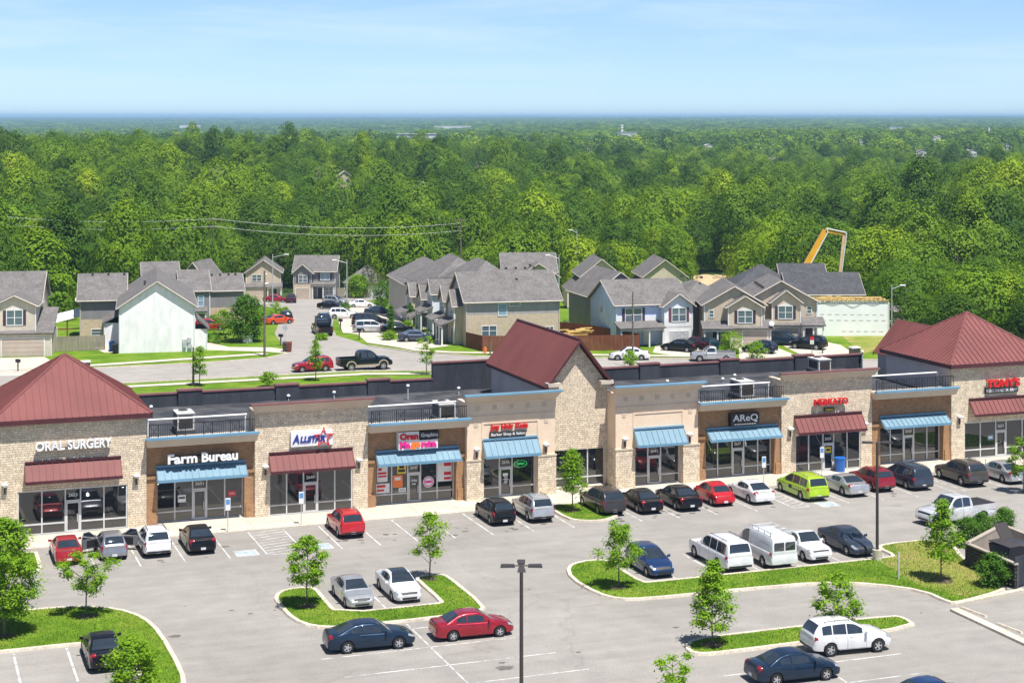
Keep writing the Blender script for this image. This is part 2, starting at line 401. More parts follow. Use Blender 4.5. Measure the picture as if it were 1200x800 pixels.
awning(60.4, 66.66, 120.2, 4.02, 3.36, .95, M['bluemetal'], M['bluetrim'])
awning(68.1, 74.3, 120.0, 4.58, 3.45, .9, M['redmetal'], M['redtrim'])
awning(76.1, 82.4, 120.2, 4.03, 3.4, .95, M['bluemetal'], M['bluetrim'])
awning(84.6, 91.4, 120.0, 5.0, 3.92, .9, M['redmetal'], M['redtrim'])
# ---- centre gable
m = MB(); V = 121.35
wall_open(m, 47.5, 52.5, V, V+.35, 7.9, [(48.1, 52.3, 2.98)])
m.hexa([(47.5, V, 7.9), (52.5, V, 7.9), (50, V, 11.1)], [(47.5, V+.35, 7.9), (52.5, V+.35, 7.9), (50, V+.35, 11.1)])
part(m, 'stone_wall', M['stone'])
m = MB(); m.box(48.1, 52.3, V-.1, V+.3, 0, .12); part(m, 'sill', M['eifs'])
for x0, x1 in ((47.3, 48.35), (51.65, 52.7)):
    m = MB(); m.box(x0, x1, V-.8, V-.003, 7.98, 8.25); m.box(x0+.12, x1-.12, V-.6, V-.004, 7.7, 7.977); part(m, 'stone_corbel', M['concrete0'])
storefront('F', [48.12, 49.5, 50.9, 52.28], V+.2, None, .12, 2.95, .8)
def ribbed(m, a, b, c, d, step, h=.05, w=.02):
    """ribs from edge a-b up to edge d-c, clipped by nothing"""
    a, b, c, d = map(Vector, (a, b, c, d)); n = (b-a).cross(d-a).normalized()
    if n.z < 0: n = -n
    L = (b-a).length; k = max(1, int(L/step)); t = (b-a).normalized()*w
    for i in range(k+1):
        p = a+(b-a)*(i/k); q = d+(c-d)*(i/k)
        if (q-p).length < .15: continue
        m.hexa([p-t, p+t, q+t, q-t], [p-t+n*h, p+t+n*h, q+t+n*h, q-t+n*h])
m = MB(); y0, y1 = 120.7, 134.6; zr, ze, hw = 11.45, 7.95, 2.78
for s in (-1, 1):
    a, b, c, d = (50+s*hw, y0, ze), (50+s*hw, y1, ze), (50, y1, zr), (50, y0, zr)
    m.slab([a, b, c, d], .1, 0); ribbed(m, a, b, c, d, .3, .04, .018)
    for yy in (y0-.05, y1): m.hexa([(50+s*(hw+.02), yy, ze-.24), (50, yy, zr-.22), (50, yy, zr+.05), (50+s*(hw+.02), yy, ze+.04)], [(50+s*(hw+.02), yy+.05, ze-.24), (50, yy+.05, zr-.22), (50, yy+.05, zr+.05), (50+s*(hw+.02), yy+.05, ze+.04)], 1)
    m.box(50+s*hw-.03, 50+s*hw+.03, y0, y1, ze-.24, ze-.02, 1)
m.tube((50, y0, zr+.02), (50, y1, zr+.02), .09, n=6, mat=1); part(m, 'gable_roof', [M['redmetal'], M['redtrim']])
m = MB()
for u in (47.6, 52.1): m.box(u, u+.3, V+.351, 134.3, 5.4, 7.75)
m.hexa([(47.62, 134.3, 5.4), (52.38, 134.3, 5.4), (52.38, 134.3, 7.9), (50, 134.3, 11.0), (47.62, 134.3, 7.9)], [(47.62, 134.4, 5.4), (52.38, 134.4, 5.4), (52.38, 134.4, 7.9), (50, 134.4, 11.0), (47.62, 134.4, 7.9)])
part(m, 'gable_side_wall', M['greywall'])
# ---- hip roofs
def hip(cu, cv, h, ze, za):
    m = MB(); ap = Vector((cu, cv, za)); cs = [Vector((cu+sx*h, cv+sy*h, ze)) for sx, sy in ((-1, -1), (1, -1), (1, 1), (-1, 1))]
    for i in range(4):
        a, b = cs[i], cs[(i+1) % 4]; m.poly([a, b, ap])
        n = (b-a).cross(ap-a).normalized(); L = (b-a).length; t = (b-a).normalized(); up = (ap-(a+b)/2)
        k = int(L/.48)
        for j in range(1, k):
            s = j/k; p = a+(b-a)*s; f = 1-abs(2*s-1); q = p+up*f
            m.hexa([p-t*.02, p+t*.02, q+t*.02, q-t*.02], [x+n*.055 for x in (p-t*.02, p+t*.02, q+t*.02, q-t*.02)])
        m.tube(a, ap, .1, .1, 6)
        m.hexa([a-Vector((0, 0, .34)), b-Vector((0, 0, .34)), b, a], [x-n*.001+((ap-(a+b)/2)*Vector((1, 1, 0))).normalized()*.05 for x in (a-Vector((0, 0, .34)), b-Vector((0, 0, .34)), b, a)], 1)
    m.box(cu-h+.05, cu+h-.05, cv-h+.05, cv+h-.05, ze-.3, ze-.25, 1)
    part(m, 'hip_roof', [M['redmetal'], M['redtrim']])
hip(12.05, 124.9, 5.4, 8.03, 11.65); hip(87.85, 124.9, 5.35, 8.05, 11.65)
m = MB()
m.box(16.75, 17.099, 120.451, 129.8, 0, 7.7); m.box(6.9, 7.2, 120.451, 129.8, 0, 7.7); m.box(7.2, 16.75, 129.5, 129.8, 0, 7.7)
part(m, 'tower_side_wall', M['greywall']); m = MB()
m.box(82.901, 83.2, 120.451, 129.8, 0, 7.7); m.box(92.7, 93.1, 120.451, 129.8, 0, 7.7); m.box(83.2, 92.7, 129.5, 129.8, 0, 7.7)
part(m, 'tower_side_wall', M['greywall'])
def small_gable(u0, hw, v0, v1, ze, zr, name='rear_gable_roof'):
    m = MB()
    for s in (-1, 1):
        a, b, c, d = (u0+s*hw, v0, ze), (u0+s*hw, v1, ze), (u0, v1, zr), (u0, v0, zr)
        m.slab([a, b, c, d], .1, 0); ribbed(m, a, b, c, d, .42, .05, .02)
        for yy in (v0-.05, v1): m.hexa([(u0+s*(hw+.02), yy, ze-.24), (u0, yy, zr-.22), (u0, yy, zr+.03), (u0+s*(hw+.02), yy, ze+.03)], [(u0+s*(hw+.02), yy+.05, ze-.24), (u0, yy+.05, zr-.22), (u0, yy+.05, zr+.03), (u0+s*(hw+.02), yy+.05, ze+.03)], 1)
    m.hexa([(u0-hw+.3, v0+.3, 0), (u0+hw-.3, v0+.3, 0), (u0+hw-.3, v0+.3, ze), (u0, v0+.3, zr-.25), (u0-hw+.3, v0+.3, ze)], [(u0-hw+.3, v1-.3, 0), (u0+hw-.3, v1-.3, 0), (u0+hw-.3, v1-.3, ze), (u0, v1-.3, zr-.25), (u0-hw+.3, v1-.3, ze)], 2)
    part(m, name, [M['redmetal'], M['redtrim'], M['greywall']])
small_gable(88.2, 2.6, 130.4, 136.2, 6.8, 9.75); small_gable(3.2, 3.1, 129.9, 136.5, 6.6, 9.9)
# ---- flat roof and rear parapet
m = MB(); m.box(17.1, 47.3, 120.7, 137.0, 5.2, 5.42); m.box(52.7, 82.9, 120.7, 137.0, 5.2, 5.42); m.box(47.3, 52.7, 121.9, 137.0, 5.2, 5.42)
part(m, 'flat_roof', M['membrane'])
m = MB()
for a, b, z in ((17.1, 43.3, 6.42), (43.3, 56.7, 7.75), (56.7, 85.0, 6.5)):
    m.box(a, b, 137.002, 137.4, 0, z, 0); m.box(a-.03*(a > 20), b, 136.94, 137.46, z+.003, z+.12, 1)
for px in (221.5, 335, 442, 758.5, 852, 939):
    x = None
    D = 137.4/(_c-(px-600)/FPX*_s); x = D*(_s+(px-600)/FPX*_c); z = 6.42 if x < 50 else 6.5
    m.box(x-.95, x+.95, 136.82, 136.998, 5.43, z+.2, 0); m.box(x-1.0, x+1.0, 136.76, 137.5, z+.203, z+.33, 1)
m.box(93.1, 95, 120.6, 137, 0, 7.4, 0); m.box(-6, 6.9, 121, 137, 0, 6.3, 0)
part(m, 'rear_parapet', [M['blackwall'], M['coping']])
# ---- roof plant and pipes: stand on the roof
def ac_unit(u, v, label, h=1.15):
    t = thing('rooftop_unit', label, 'air conditioner', (u, v, 5.42), 0, 'air conditioning units on the roof')
    b = MB(); b.box(-.62, .62, -.95, .95, .32, .32+h); b.box(-.66, .66, -1.0, 1.0, .323+h, .40+h)
    b.build('casing', M['acgrey'], t)
    g = MB(); g.box(-.5, .5, -.99, -.951, .5, .2+h); g.box(-.659, -.621, -.7, .75, .55, .2+h); g.build('grille', M['bronze'], t)
    f = MB(); f.lathe([(.0, .402+h), (.34, .402+h), (.36, .46+h), (.0, .47+h)], (0, .35, 0), 14); f.build('fan', M['bronze'], t)
    k = MB(); k.box(-.7, .7, -1.1, 1.1, .003, .318); k.build('roof_curb', M['membrane'], t)
    return t
ac_unit(20.6, 125.6, 'grey rooftop unit behind the railing next to the left hip roof')
ac_unit(39.7, 122.9, 'grey rooftop unit behind the railing above the magenta sign')
ac_unit(66.0, 124.8, 'grey rooftop unit behind the railing above the black sign with white letters')
ac_unit(79.0, 134.6, 'grey rooftop unit at the dark rear parapet, only its top showing', 1.0)
def vent(px, py, h, lab):
    p = G(px, py, 5.42); t = thing('vent_pipe', lab, 'vent', p, 0, 'vent pipes on the flat roof')
    m = MB(); m.tube((0, 0, 0), (0, 0, h), .06, n=8); m.build('pipe', M['galv'], t, 40)
    m = MB(); m.lathe([(.0, h+.16), (.13, h+.1), (.15, h), (.0, h-.02)], n=10); m.build('cap', M['white'], t, 40)
vent(172, 477, .85, 'white capped vent pipe beside the left red hip roof')
vent(177, 482, .35, 'short white capped vent beside the left red hip roof')
vent(338, 469, .35, 'white vent cap showing over the stone parapet of the star sign shop')
vent(391.5, 467, .5, 'white vent pipe right of the first over the star sign shop')
vent(478, 468, 1.1, 'tall white vent pipe on the roof over the magenta sign')
vent(537.5, 462, .5, 'white vent cap beside the unit over the magenta sign')
vent(861, 445, .4, 'white vent cap left above the black and white sign')
vent(847, 448, .3, 'low white vent left of the unit above the black and white sign')
vent(1010.5, 430, 1.4, 'tall white vent pipe beside the right grey tower wall')
vent(782, 450, .25, 'low white roof vent right of the centre gable')
# ---- signs
def sign(name, label, loc):
    return thing(name, label, 'sign', loc, 0, 'shop signs on the fronts')
M['signred'] = mat('sign_red', (.62, .012, .016), .4); M['signblue'] = mat('sign_blue', (.02, .035, .28), .4)
M['signblack'] = mat('sign_black', (.012, .012, .014), .35); M['magenta'] = mat('sign_magenta', (.72, .02, .25), .4)
M['orange'] = mat('sign_orange', (.85, .2, .03), .4); M['yellow'] = mat('sign_yellow', (.85, .62, .02), .45)
M['signgreen'] = mat('open_sign_green', (.02, .35, .08), .4, emit=(.05, .8, .2, .35)); M['tan'] = mat('sign_tan', (.5, .42, .34), .6)
def lets(t, s, x0, x1, z0, z1, y, m, th=.1, bold=.02, italic=0., nm='lettering', sp=1.):
    b = MB(); letters(b, s, x0, x1, z0, z1, y, th, 0, bold, italic, sp); return b.build(nm, m, t, world=True)
def panel(t, x0, x1, z0, z1, y0, y1, m, nm='panel'):
    b = MB(); b.box(x0, x1, y1, y0, z0, z1); return b.build(nm, m, t, world=True)
t = sign('wall_sign', 'white letters reading ORAL SURGERY above the leftmost red awning', (12.1, 119.95, 5.8))
panel(t, 9.7, 14.6, 6.05, 6.3, 119.99, 119.68, M['tan'], 'raceway'); lets(t, 'ORAL', 9.61, 11.55, 5.85, 6.5, 119.68, M['white'], .15, .03); lets(t, 'SURGERY', 11.75, 14.7, 5.85, 6.5, 119.68, M['white'], .15, .03)
t = sign('wall_sign', 'white letters reading Farm Bureau on brown brick above a blue awning', (21, 120.15, 4.3))
panel(t, 18.6, 23.3, 4.45, 4.8, 120.19, 119.63, M['bronze'], 'raceway'); lets(t, 'Farm', 18.5, 20.55, 4.36, 5.05, 119.62, M['white'], .12, .035); lets(t, 'Bureau', 20.85, 23.4, 4.36, 5.05, 119.62, M['white'], .12, .035)
t = sign('wall_sign', 'white panel sign reading ALLSTAR with a big red outlined star', (29, 119.9, 5))
panel(t, 27.25, 30.3, 4.95, 6.02, 119.99, 119.72, M['white']); lets(t, 'A', 27.35, 27.85, 5.2, 5.82, 119.715, M['signblue'], .05, .03, .2); lets(t, 'LLSTAR', 27.9, 29.75, 5.22, 5.68, 119.715, M['signblue'], .05, .05, .2)
b = MB(); cx, cz = 29.62, 5.5; ro, ri = .78, .32
for k in range(5):
    a0 = math.pi/2+k*2*math.pi/5
    P = [(a0, ro), (a0+math.pi/5, ri), (a0+2*math.pi/5, ro)]
    for (a, r), (a2, r2) in zip(P, P[1:]):
        o1 = Vector((cx+r*math.cos(a), 0, cz+r*math.sin(a))); o2 = Vector((cx+r2*math.cos(a2), 0, cz+r2*math.sin(a2)))
        i1 = Vector((cx, 0, cz))+(o1-Vector((cx, 0, cz)))*.8; i2 = Vector((cx, 0, cz))+(o2-Vector((cx, 0, cz)))*.8
        b.hexa([p+Vector((0, 119.7, 0)) for p in (o1, o2, i2, i1)], [p+Vector((0, 119.62, 0)) for p in (o1, o2, i2, i1)])
b.build('star', M['signred'], t, world=True)
t = sign('wall_sign', 'magenta, orange and black sign reading Oran Graphics Magenta', (36.8, 120.15, 4.2))
panel(t, 35.2, 36.75, 4.85, 5.5, 120.19, 119.6, M['white'], 'backing'); panel(t, 35.2, 38.2, 4.2, 4.847, 120.19, 119.6, M['white'], 'backing')
panel(t, 36.78, 38.3, 4.95, 5.45, 120.19, 119.59, M['signblack'], 'panel')
lets(t, 'Oran', 35.28, 36.7, 4.92, 5.42, 119.595, M['signred'], .05, .06); lets(t, 'Graphics', 36.9, 38.2, 5.0, 5.35, 119.585, M['white'], .03, .01)
lets(t, 'Ma', 35.28, 36.1, 4.3, 4.82, 119.595, M['magenta'], .05, .06); lets(t, 'ge', 36.12, 36.85, 4.2, 4.72, 119.595, M['orange'], .05, .06); lets(t, 'nta', 36.9, 38.1, 4.3, 4.78, 119.595, M['magenta'], .05, .06)
t = sign('wall_sign', 'red letters reading Joy Hair Cuts over a grey barber shop panel', (43.8, 119.7, 4.6))
lets(t, 'Joy Hair Cuts', 42.3, 45.3, 5.12, 5.66, 119.72, M['signred'], .12, .035); panel(t, 42.25, 45.1, 4.64, 5.06, 119.74, 119.6, M['bronze']); lets(t, 'Barber Shop & Salon', 42.35, 45.0, 4.72, 4.98, 119.595, M['white'], .03, .015)
t = sign('wall_sign', 'black panel sign with white letters reading AReQ above a blue awning', (63.6, 120.15, 4.2))
panel(t, 62.35, 64.85, 4.24, 5.22, 120.19, 119.7, M['signblack']); lets(t, 'AReQ', 62.5, 64.7, 4.5, 5.12, 119.695, M['white'], .04, .012)
b = MB()
for i in range(9): b.box(62.65+i*.215, 62.65+i*.215+.15, 119.675, 119.695, 4.33, 4.38)
b.build('rule', M['galv'], t, world=True)
t = sign('wall_sign', 'red letters reading MERKATO over a small yellow and black oval', (71.3, 119.9, 4.9))
panel(t, 69.9, 72.7, 5.55, 5.75, 119.99, 119.75, M['tan'], 'raceway'); lets(t, 'MERKATO', 69.77, 72.87, 5.42, 5.95, 119.75, M['signred'], .14, .03); panel(t, 70.8, 71.75, 4.85, 5.16, 119.98, 119.88, M['signblack']); lets(t, 'MARKET', 70.9, 71.65, 4.93, 5.08, 119.875, M['yellow'], .03, .02)
t = sign('wall_sign', "red letters reading TONY'S over a white Mexican restaurant panel", (87.8, 119.9, 5.4))
panel(t, 86.3, 89.2, 6.1, 6.4, 119.99, 119.75, M['tan'], 'raceway'); lets(t, "TONY'S", 86.13, 89.43, 5.95, 6.65, 119.75, M['signred'], .16, .05); panel(t, 86.18, 89.4, 5.45, 5.88, 119.98, 119.86, M['signblack']); lets(t, 'MEXICAN RESTAURANT', 86.25, 89.33, 5.53, 5.8, 119.855, M['white'], .04, .025)
# window posters of the graphics shop, decals
def poster(u0, u1, z0, z1, v, m, txt=None, tm=None, lab=None):
    t = tag(empty('window_poster', ((u0+u1)/2, v, z0)), lab, 'poster', 'posters stuck in shop windows')
    b = MB(); b.box(u0, u1, v-.02, v-.004, z0, z1); b.build('sheet', m, t, world=True)
    if txt:
        b = MB()
        for (s, fx0, fx1, fz0, fz1) in txt:
            xa, xb, za, zb = u0+(u1-u0)*fx0, u0+(u1-u0)*fx1, z0+(z1-z0)*fz0, z0+(z1-z0)*fz1
            if s == 'OPEN': letters(b, s, xa, xb, za, zb, v-.021, .008)
            else: b.box(xa, xb, v-.028, v-.021, za, zb)
        b.build('print', tm or M['signblack'], t, world=True)
    return t
W = M['white']
t = poster(33.9, 34.7, 1.75, 2.85, 120.8, W, [('WE', .1, .45, .75, .92), ('PRINT', .1, .9, .5, .64), ('SIGNS', .1, .9, .3, .42)], M['signred'], 'white and red poster at the upper left of the graphics shop window')
t = poster(33.82, 34.85, .92, 1.62, 120.8, W, [('BANNERS', .08, .7, .6, .85), ('CARDS', .08, .6, .2, .4)], M['signred'], 'white and red poster at the lower left of the graphics shop window')
poster(35.45, 36.1, 2.25, 2.95, 120.8, M['yellow'], [('NOW', .2, .8, .55, .85), ('HIRING', .1, .9, .15, .45)], None, 'small yellow notice in the graphics shop window')
poster(35.1, 35.85, 1.25, 2.15, 120.8, M['orange'], [('NEW', .2, .8, .6, .85)], W, 'orange and white poster below the yellow notice')
poster(35.55, 36.1, .9, 1.2, 120.8, W, [('OPEN', .15, .85, .3, .7)], None, 'small white notice beside the graphics shop door')
poster(38.55, 39.65, 1.45, 2.95, 120.8, W, [('PRINT', .45, .95, .75, .92), ('COPY', .45, .95, .3, .46), ('HERE', .45, .95, .08, .2)], M['signred'], 'large white and red poster at the right of the graphics shop window')
t = tag(empty('window_decal', (37.85, 120.8, 1.2)), 'round pink and white decal right of the graphics shop door', 'decal')
b = MB(); b.T = Matrix.Translation((37.85, 120.796, 1.5)) @ Matrix.Rotation(R(90), 4, 'X'); b.lathe([(0, .02), (.42, .02), (.42, 0)], n=20); b.build('disc', W, t, world=True)
b = MB(); b.T = Matrix.Translation((37.85, 120.77, 1.5)) @ Matrix.Rotation(R(90), 4, 'X'); b.lathe([(.3, .01), (.36, .01), (.36, 0)], n=20); b.T = Matrix.Identity(4); b.box(37.6, 38.1, 120.765, 120.77, 1.42, 1.58); b.build('print', M['magenta'], t, world=True)
poster(22.95, 23.5, 1.55, 1.95, 120.8, M['signred'], [('OPEN', .1, .9, .3, .7)], W, 'small red notice right of the door under the Farm Bureau sign')
poster(19.4, 19.95, 1.4, 1.9, 120.8, W, [('HOURS', .1, .9, .5, .75)], None, 'small white notice left of the door under the Farm Bureau sign')
poster(86.55, 87.1, 1.5, 1.95, 120.14, M['bluetrim'], [('MENU', .15, .85, .3, .7)], W, 'small blue notice left of the Mexican restaurant door')
poster(71.05, 71.55, 1.5, 1.95, 120.14, M['yellow'], [('SALE', .15, .85, .3, .7)], None, 'yellow notice on the door under the MERKATO sign')
t = tag(empty('open_sign', (44.9, 120.35, 2.4)), 'oval green lit open sign in the hair cutter window', 'sign')
b = MB(); b.T = Matrix.Translation((44.95, 120.33, 2.42)) @ Matrix.Scale(.5, 4, (0, 0, 1)) @ Matrix.Rotation(R(90), 4, 'X'); b.lathe([(.49, .0), (.52, .02), (.54, 0)], n=20); b.T = Matrix.Identity(4); letters(b, 'OPEN', 44.65, 45.25, 2.34, 2.5, 120.33, .02, 0, .02); b.build('neon', M['signgreen'], t, world=True)
t = tag(empty('window_lettering', (43.75, 120.35, 1.0)), 'white lettering on the hair cutter glass door', 'lettering')
b = MB(); b.box(43.55, 43.95, 120.327, 120.335, 1.58, 1.8)
for q in range(4): b.box(43.6+.05*(q % 2), 43.9+.04*(q % 3), 120.327, 120.335, 1.05+q*.13, 1.12+q*.13); b.build('letters', W, t, world=True)
t = tag(empty('window_lettering', (36.72, 120.78, 1.0)), 'white lettering on the graphics shop glass door', 'lettering')
b = MB(); letters(b, 'OPEN', 36.48, 36.95, 1.6, 1.75, 120.78, .008, 0, .02); b.box(36.58, 36.85, 120.77, 120.78, 1.38, 1.46); b.build('letters', W, t, world=True)
# =================================================================== car park and ground cover
def asphalt(name, c1, c2, streak=(1, 1, 1)):
    m, nt, b = _new(name); co = objco(nt)
    f = nz(nt, co, .09, 5, .6, .6); g = nz(nt, co, 11., 4); h = nz(nt, objco(nt, (.10, 1.2, 1)), 1.0, 4); p = nz(nt, co, .6, 5)
    c = ramp(nt, f, [(.33, c1), (.67, c2)])
    c = mixc(nt, .3, c, ramp(nt, h, [(.3, (.78, .78, .78)), (.7, (1.18, 1.18, 1.18))]), 'MULTIPLY')
    c = mixc(nt, .5, c, ramp(nt, p, [(.3, (.8, .8, .8)), (.7, (1.15, 1.15, 1.14))]), 'MULTIPLY')
    c = mixc(nt, .5, c, ramp(nt, g, [(.25, (.6, .6, .6)), (.75, (1.35, 1.35, 1.35))]), 'MULTIPLY')
    v = N(nt, 'ShaderNodeTexVoronoi', Scale=.055, feature='DISTANCE_TO_EDGE'); d = N(nt, 'ShaderNodeTexNoise', Scale=.5, Detail=4.)
    t = nt.nodes.new('ShaderNodeTexCoord'); nt.links.new(t.outputs['Object'], d.inputs['Vector'])
    ad = N(nt, 'ShaderNodeVectorMath', operation='MULTIPLY_ADD'); nt.links.new(d.outputs['Color'], ad.inputs[0]); ad.inputs[1].default_value = (3, 3, 0); nt.links.new(t.outputs['Object'], ad.inputs[2])
    nt.links.new(ad.outputs[0], v.inputs['Vector'])
    k = ramp(nt, v.outputs['Distance'], [(.0010, (.8, .79, .78)), (.0022, (1, 1, 1))])
    c = mixc(nt, .6, c, k, 'MULTIPLY')
    s = nz(nt, co, .33, 3, .5, .8); c = mixc(nt, 1., c, ramp(nt, s, [(.24, (.86, .85, .84)), (.34, (1, 1, 1))]), 'MULTIPLY')
    nt.links.new(c, b.inputs['Base Color']); b.inputs['Roughness'].default_value = .85; b.inputs['Specular IOR Level'].default_value = .25
    bump(nt, b, g, .3, .01); return m
M['asphalt'] = asphalt('aged_asphalt', (.265, .247, .222), (.315, .294, .268))
M['street'] = asphalt('street_asphalt', (.30, .275, .25), (.35, .325, .295))
M['concrete'] = noisy('pale_concrete', (.50, .445, .365), (.60, .54, .45), .5, .8, .1, 9.)
M['kerb'] = noisy('kerb_concrete', (.50, .44, .35), (.64, .57, .46), .7, .8, .2, 6.)
M['line'] = noisy('worn_white_line', (.30, .29, .27), (.64, .63, .61), 1.4, .75, 0, 7., lo=.36, hi=.56)
M['adablue'] = noisy('worn_blue_paint', (.28, .36, .44), (.42, .47, .5), 1.5, .7)
def grassmat(name, c1, c2, c3):
    m, nt, b = _new(name); co = objco(nt)
    f = nz(nt, co, .35, 5); g = nz(nt, co, 4., 4); h = nz(nt, co, 28., 2)
    c = ramp(nt, f, [(.34, c1), (.5, c2), (.64, c3)])
    c = mixc(nt, .6, c, ramp(nt, g, [(.3, (.6, .65, .5)), (.7, (1.3, 1.25, 1.1))]), 'MULTIPLY')
    c = mixc(nt, .6, c, ramp(nt, h, [(.3, (.5, .55, .4)), (.7, (1.4, 1.35, 1.2))]), 'MULTIPLY')
    nt.links.new(c, b.inputs['Base Color']); b.inputs['Roughness'].default_value = .9; b.inputs['Specular IOR Level'].default_value = .1
    bump(nt, b, h, .6, .05); return m
M['lawn'] = grassmat('lawn_grass', (.085, .17, .012), (.125, .225, .018), (.19, .26, .035))
M['dryturf'] = grassmat('dry_turf', (.16, .23, .03), (.25, .27, .07), (.33, .28, .12))
M['blade'] = noisy('grass_blades', (.085, .175, .014), (.165, .255, .03), .5, .8, spec=.15)
M['dryblade'] = noisy('dry_grass_blades', (.27, .27, .06), (.42, .35, .15), .8, .8, spec=.15)
M['mulch'] = noisy('brown_mulch', (.09, .06, .04), (.16, .12, .08), 5., .9, .4, 20.)
def sheet(name, pts, z, m, kind='structure'):
    b = MB(); P = [(p[0], p[1], z) for p in pts]
    n = (Vector(P[1])-Vector(P[0])).cross(Vector(P[2])-Vector(P[1]))
    A = sum(P[i][0]*P[(i+1) % len(P)][1]-P[(i+1) % len(P)][0]*P[i][1] for i in range(len(P)))
    b.poly(P if A > 0 else P[::-1]); return tag(b.build(name, m), kind=kind)
sheet('parking_lot', [(-40, 20), (150, 20), (150, 118.3), (-40, 118.3)], 0, M['asphalt'])
b = MB(); b.box(-12, 103, 116.72, 120.9, -.1, .1); b.box(-12, 103, 116.5, 116.717, -.1, .09)
struct(b, 'sidewalk', [M['concrete']])
b = MB()
for i in range(-2, 34): b.box(i*3-.008, i*3+.008, 116.75, 119.6, .1, .102)
for v in (118.2,): b.box(-12, 103, v-.008, v+.008, .1, .1015)
struct(b, 'sidewalk_joints', [M['mulch']])
# ---- painted markings (one sheet object, each stripe 4 mm above the asphalt)
b = MB()
def stripe(p, q, w=.095, z=.004):
    p = Vector((p[0], p[1], z)); q = Vector((q[0], q[1], z)); d = (q-p).normalized(); n = Vector((-d.y, d.x, 0))*w/2
    b.poly([p-n, q-n, q+n, p+n])
for u in (12.55, 15.3, 18.13, 21.0, 23.45, 25.9, 28.42, 31.05, 33.69, 36.32, 39.04, 42.0, 45.0, 50.2, 53.1, 56.1, 59.3, 62.3, 63.6, 66.9, 69.9, 72.9, 76.4, 77.4, 81.0):
    stripe((u, 109.75), (u, 116.35))
stripe((23.5, 109.8), (25.85, 109.8)); stripe((62.35, 109.8), (63.55, 109.8))
for i in range(9):
    a = 110.2+i*.7; stripe((23.55, a), (25.8, a+.55), .09, .0045)
for i in range(8):
    a = 110.2+i*.75; stripe((62.4, a), (63.5, a+.4), .09, .0045)
# rows in the middle of the lot
for u in (27.35,): stripe((u, 95.4), (u, 100.4))
for u in (45.9, 48.9, 51.7, 54.6, 57.6, 61.0): stripe((u, 95.4), (u, 100.6))
for v, a, e in ((91.2, 22.0, 28.6), (87.7, 21.6, 32.6), (84.5, 22.0, 33.6), (81.4, 28.0, 34.2), (78.2, 26, 34.5)): stripe((a, v), (e, v))
stripe((27.6, 92.2), (27.6, 74))
for v, a, e in ((78.0, 40.2, 50.8), (81.2, 47.2, 51.4), (74.9, 40, 50), (71.6, 41, 50)): stripe((a, v), (e, v))
stripe((45.6, 79.4), (45.6, 60))
for u in (-1.8, 1.0, 3.75, 6.45, 9.2): stripe((u, 88.5), (u, 94.3), .12)
for v in (78.5, 75.6, 72.6): stripe((61.3+(78.5-v)*.0, v+2.2), (70.5, v+5.2), .1)
struct(b, 'parking_lines', [M['line']])
# accessible-bay symbols
b2 = MB()
def ada(u, v):
    for w, x0, x1, y0, y1 in ((0, u-.75, u+.75, v-.75, v-.62), (0, u-.75, u+.75, v+.62, v+.75), (0, u-.75, u-.62, v-.62, v+.62), (0, u+.62, u+.75, v-.62, v+.62)):
        b2.poly([(x0, y0, .004), (x1, y0, .004), (x1, y1, .004), (x0, y1, .004)], 0)
    b2.poly([(u-.615, v-.615, .0035), (u+.615, v-.615, .0035), (u+.615, v+.615, .0035), (u-.615, v+.615, .0035)], 1)
    n = 14
    for i in range(n):
        a0, a1 = R(150+200*i/n), R(150+200*(i+1)/n)
        b2.poly([(u+r*math.cos(a)*1., v-.12+r*math.sin(a), .0075) for r, a in ((.32, a0), (.32, a1), (.24, a1), (.24, a0))], 0)
    for (x0, y0, x1, y1) in ((u-.05, v-.05, u+.03, v+.4), (u-.05, v-.02, u+.22, v+.06), (u+.15, v-.32, u+.22, v-.02), (u+.15, v-.34, u+.36, v-.27)):
        b2.poly([(x0, y0, .0085), (x1, y0, .0085), (x1, y1, .0085), (x0, y1, .0085)], 0)
    b2.poly([(u-.01+.08*math.cos(k*.785), v+.48+.08*math.sin(k*.785), .0075) for k in range(8)], 0)
ada(22.25, 110.75); ada(27.2, 110.75); ada(65.2, 109.9)
struct(b2, 'accessible_bay_symbols', [M['line'], M['adablue']])
# stains and patches
rng = random.Random(5); b = MB()
def blot(u, v, r, ell=1., seed=0):
    q = random.Random(seed); P = []
    for k in range(14):
        a = k*2*math.pi/14; rr = r*(.7+.5*q.random()); P.append((u+rr*math.cos(a)*ell, v+rr*math.sin(a), .003))
    b.poly(P)
for px, py, r in ((592, 782, .35), (588, 776, .15), (265, 640, .2), (531, 627, .25), (205, 745, .25), (150, 720, .12), (385, 630, .15), (620, 690, .1)): p = G(px, py); blot(p.x, p.y, r, 1.5, px)
for u in (14, 16.7, 19.5, 29.8, 32.4, 35, 37.7, 40.6, 43.5, 48.6, 51.7, 54.7, 57.8, 60.8, 71.4, 74.5, 79, 25.9, 28.9, 50.3, 53.2, 56.1):
    for k in range(3): blot(u+rng.uniform(-.4, .4), (97.5 if 25 < u < 29.2 and k == 2 or 50 < u < 50.5 else 111.5)+rng.uniform(-1.2, 1.0), rng.uniform(.1, .28), 1.1, int(u*10)+k)
for i in range(34): blot(rng.uniform(8, 84), rng.choice((rng.uniform(110.5, 113.5), rng.uniform(96, 100), rng.uniform(74, 92))), rng.uniform(.06, .2), 1.2, i)
M['stain'] = noisy('oil_stain', (.09, .082, .075), (.17, .155, .14), 3., .7); struct(b, 'oil_stains', [M['stain']])
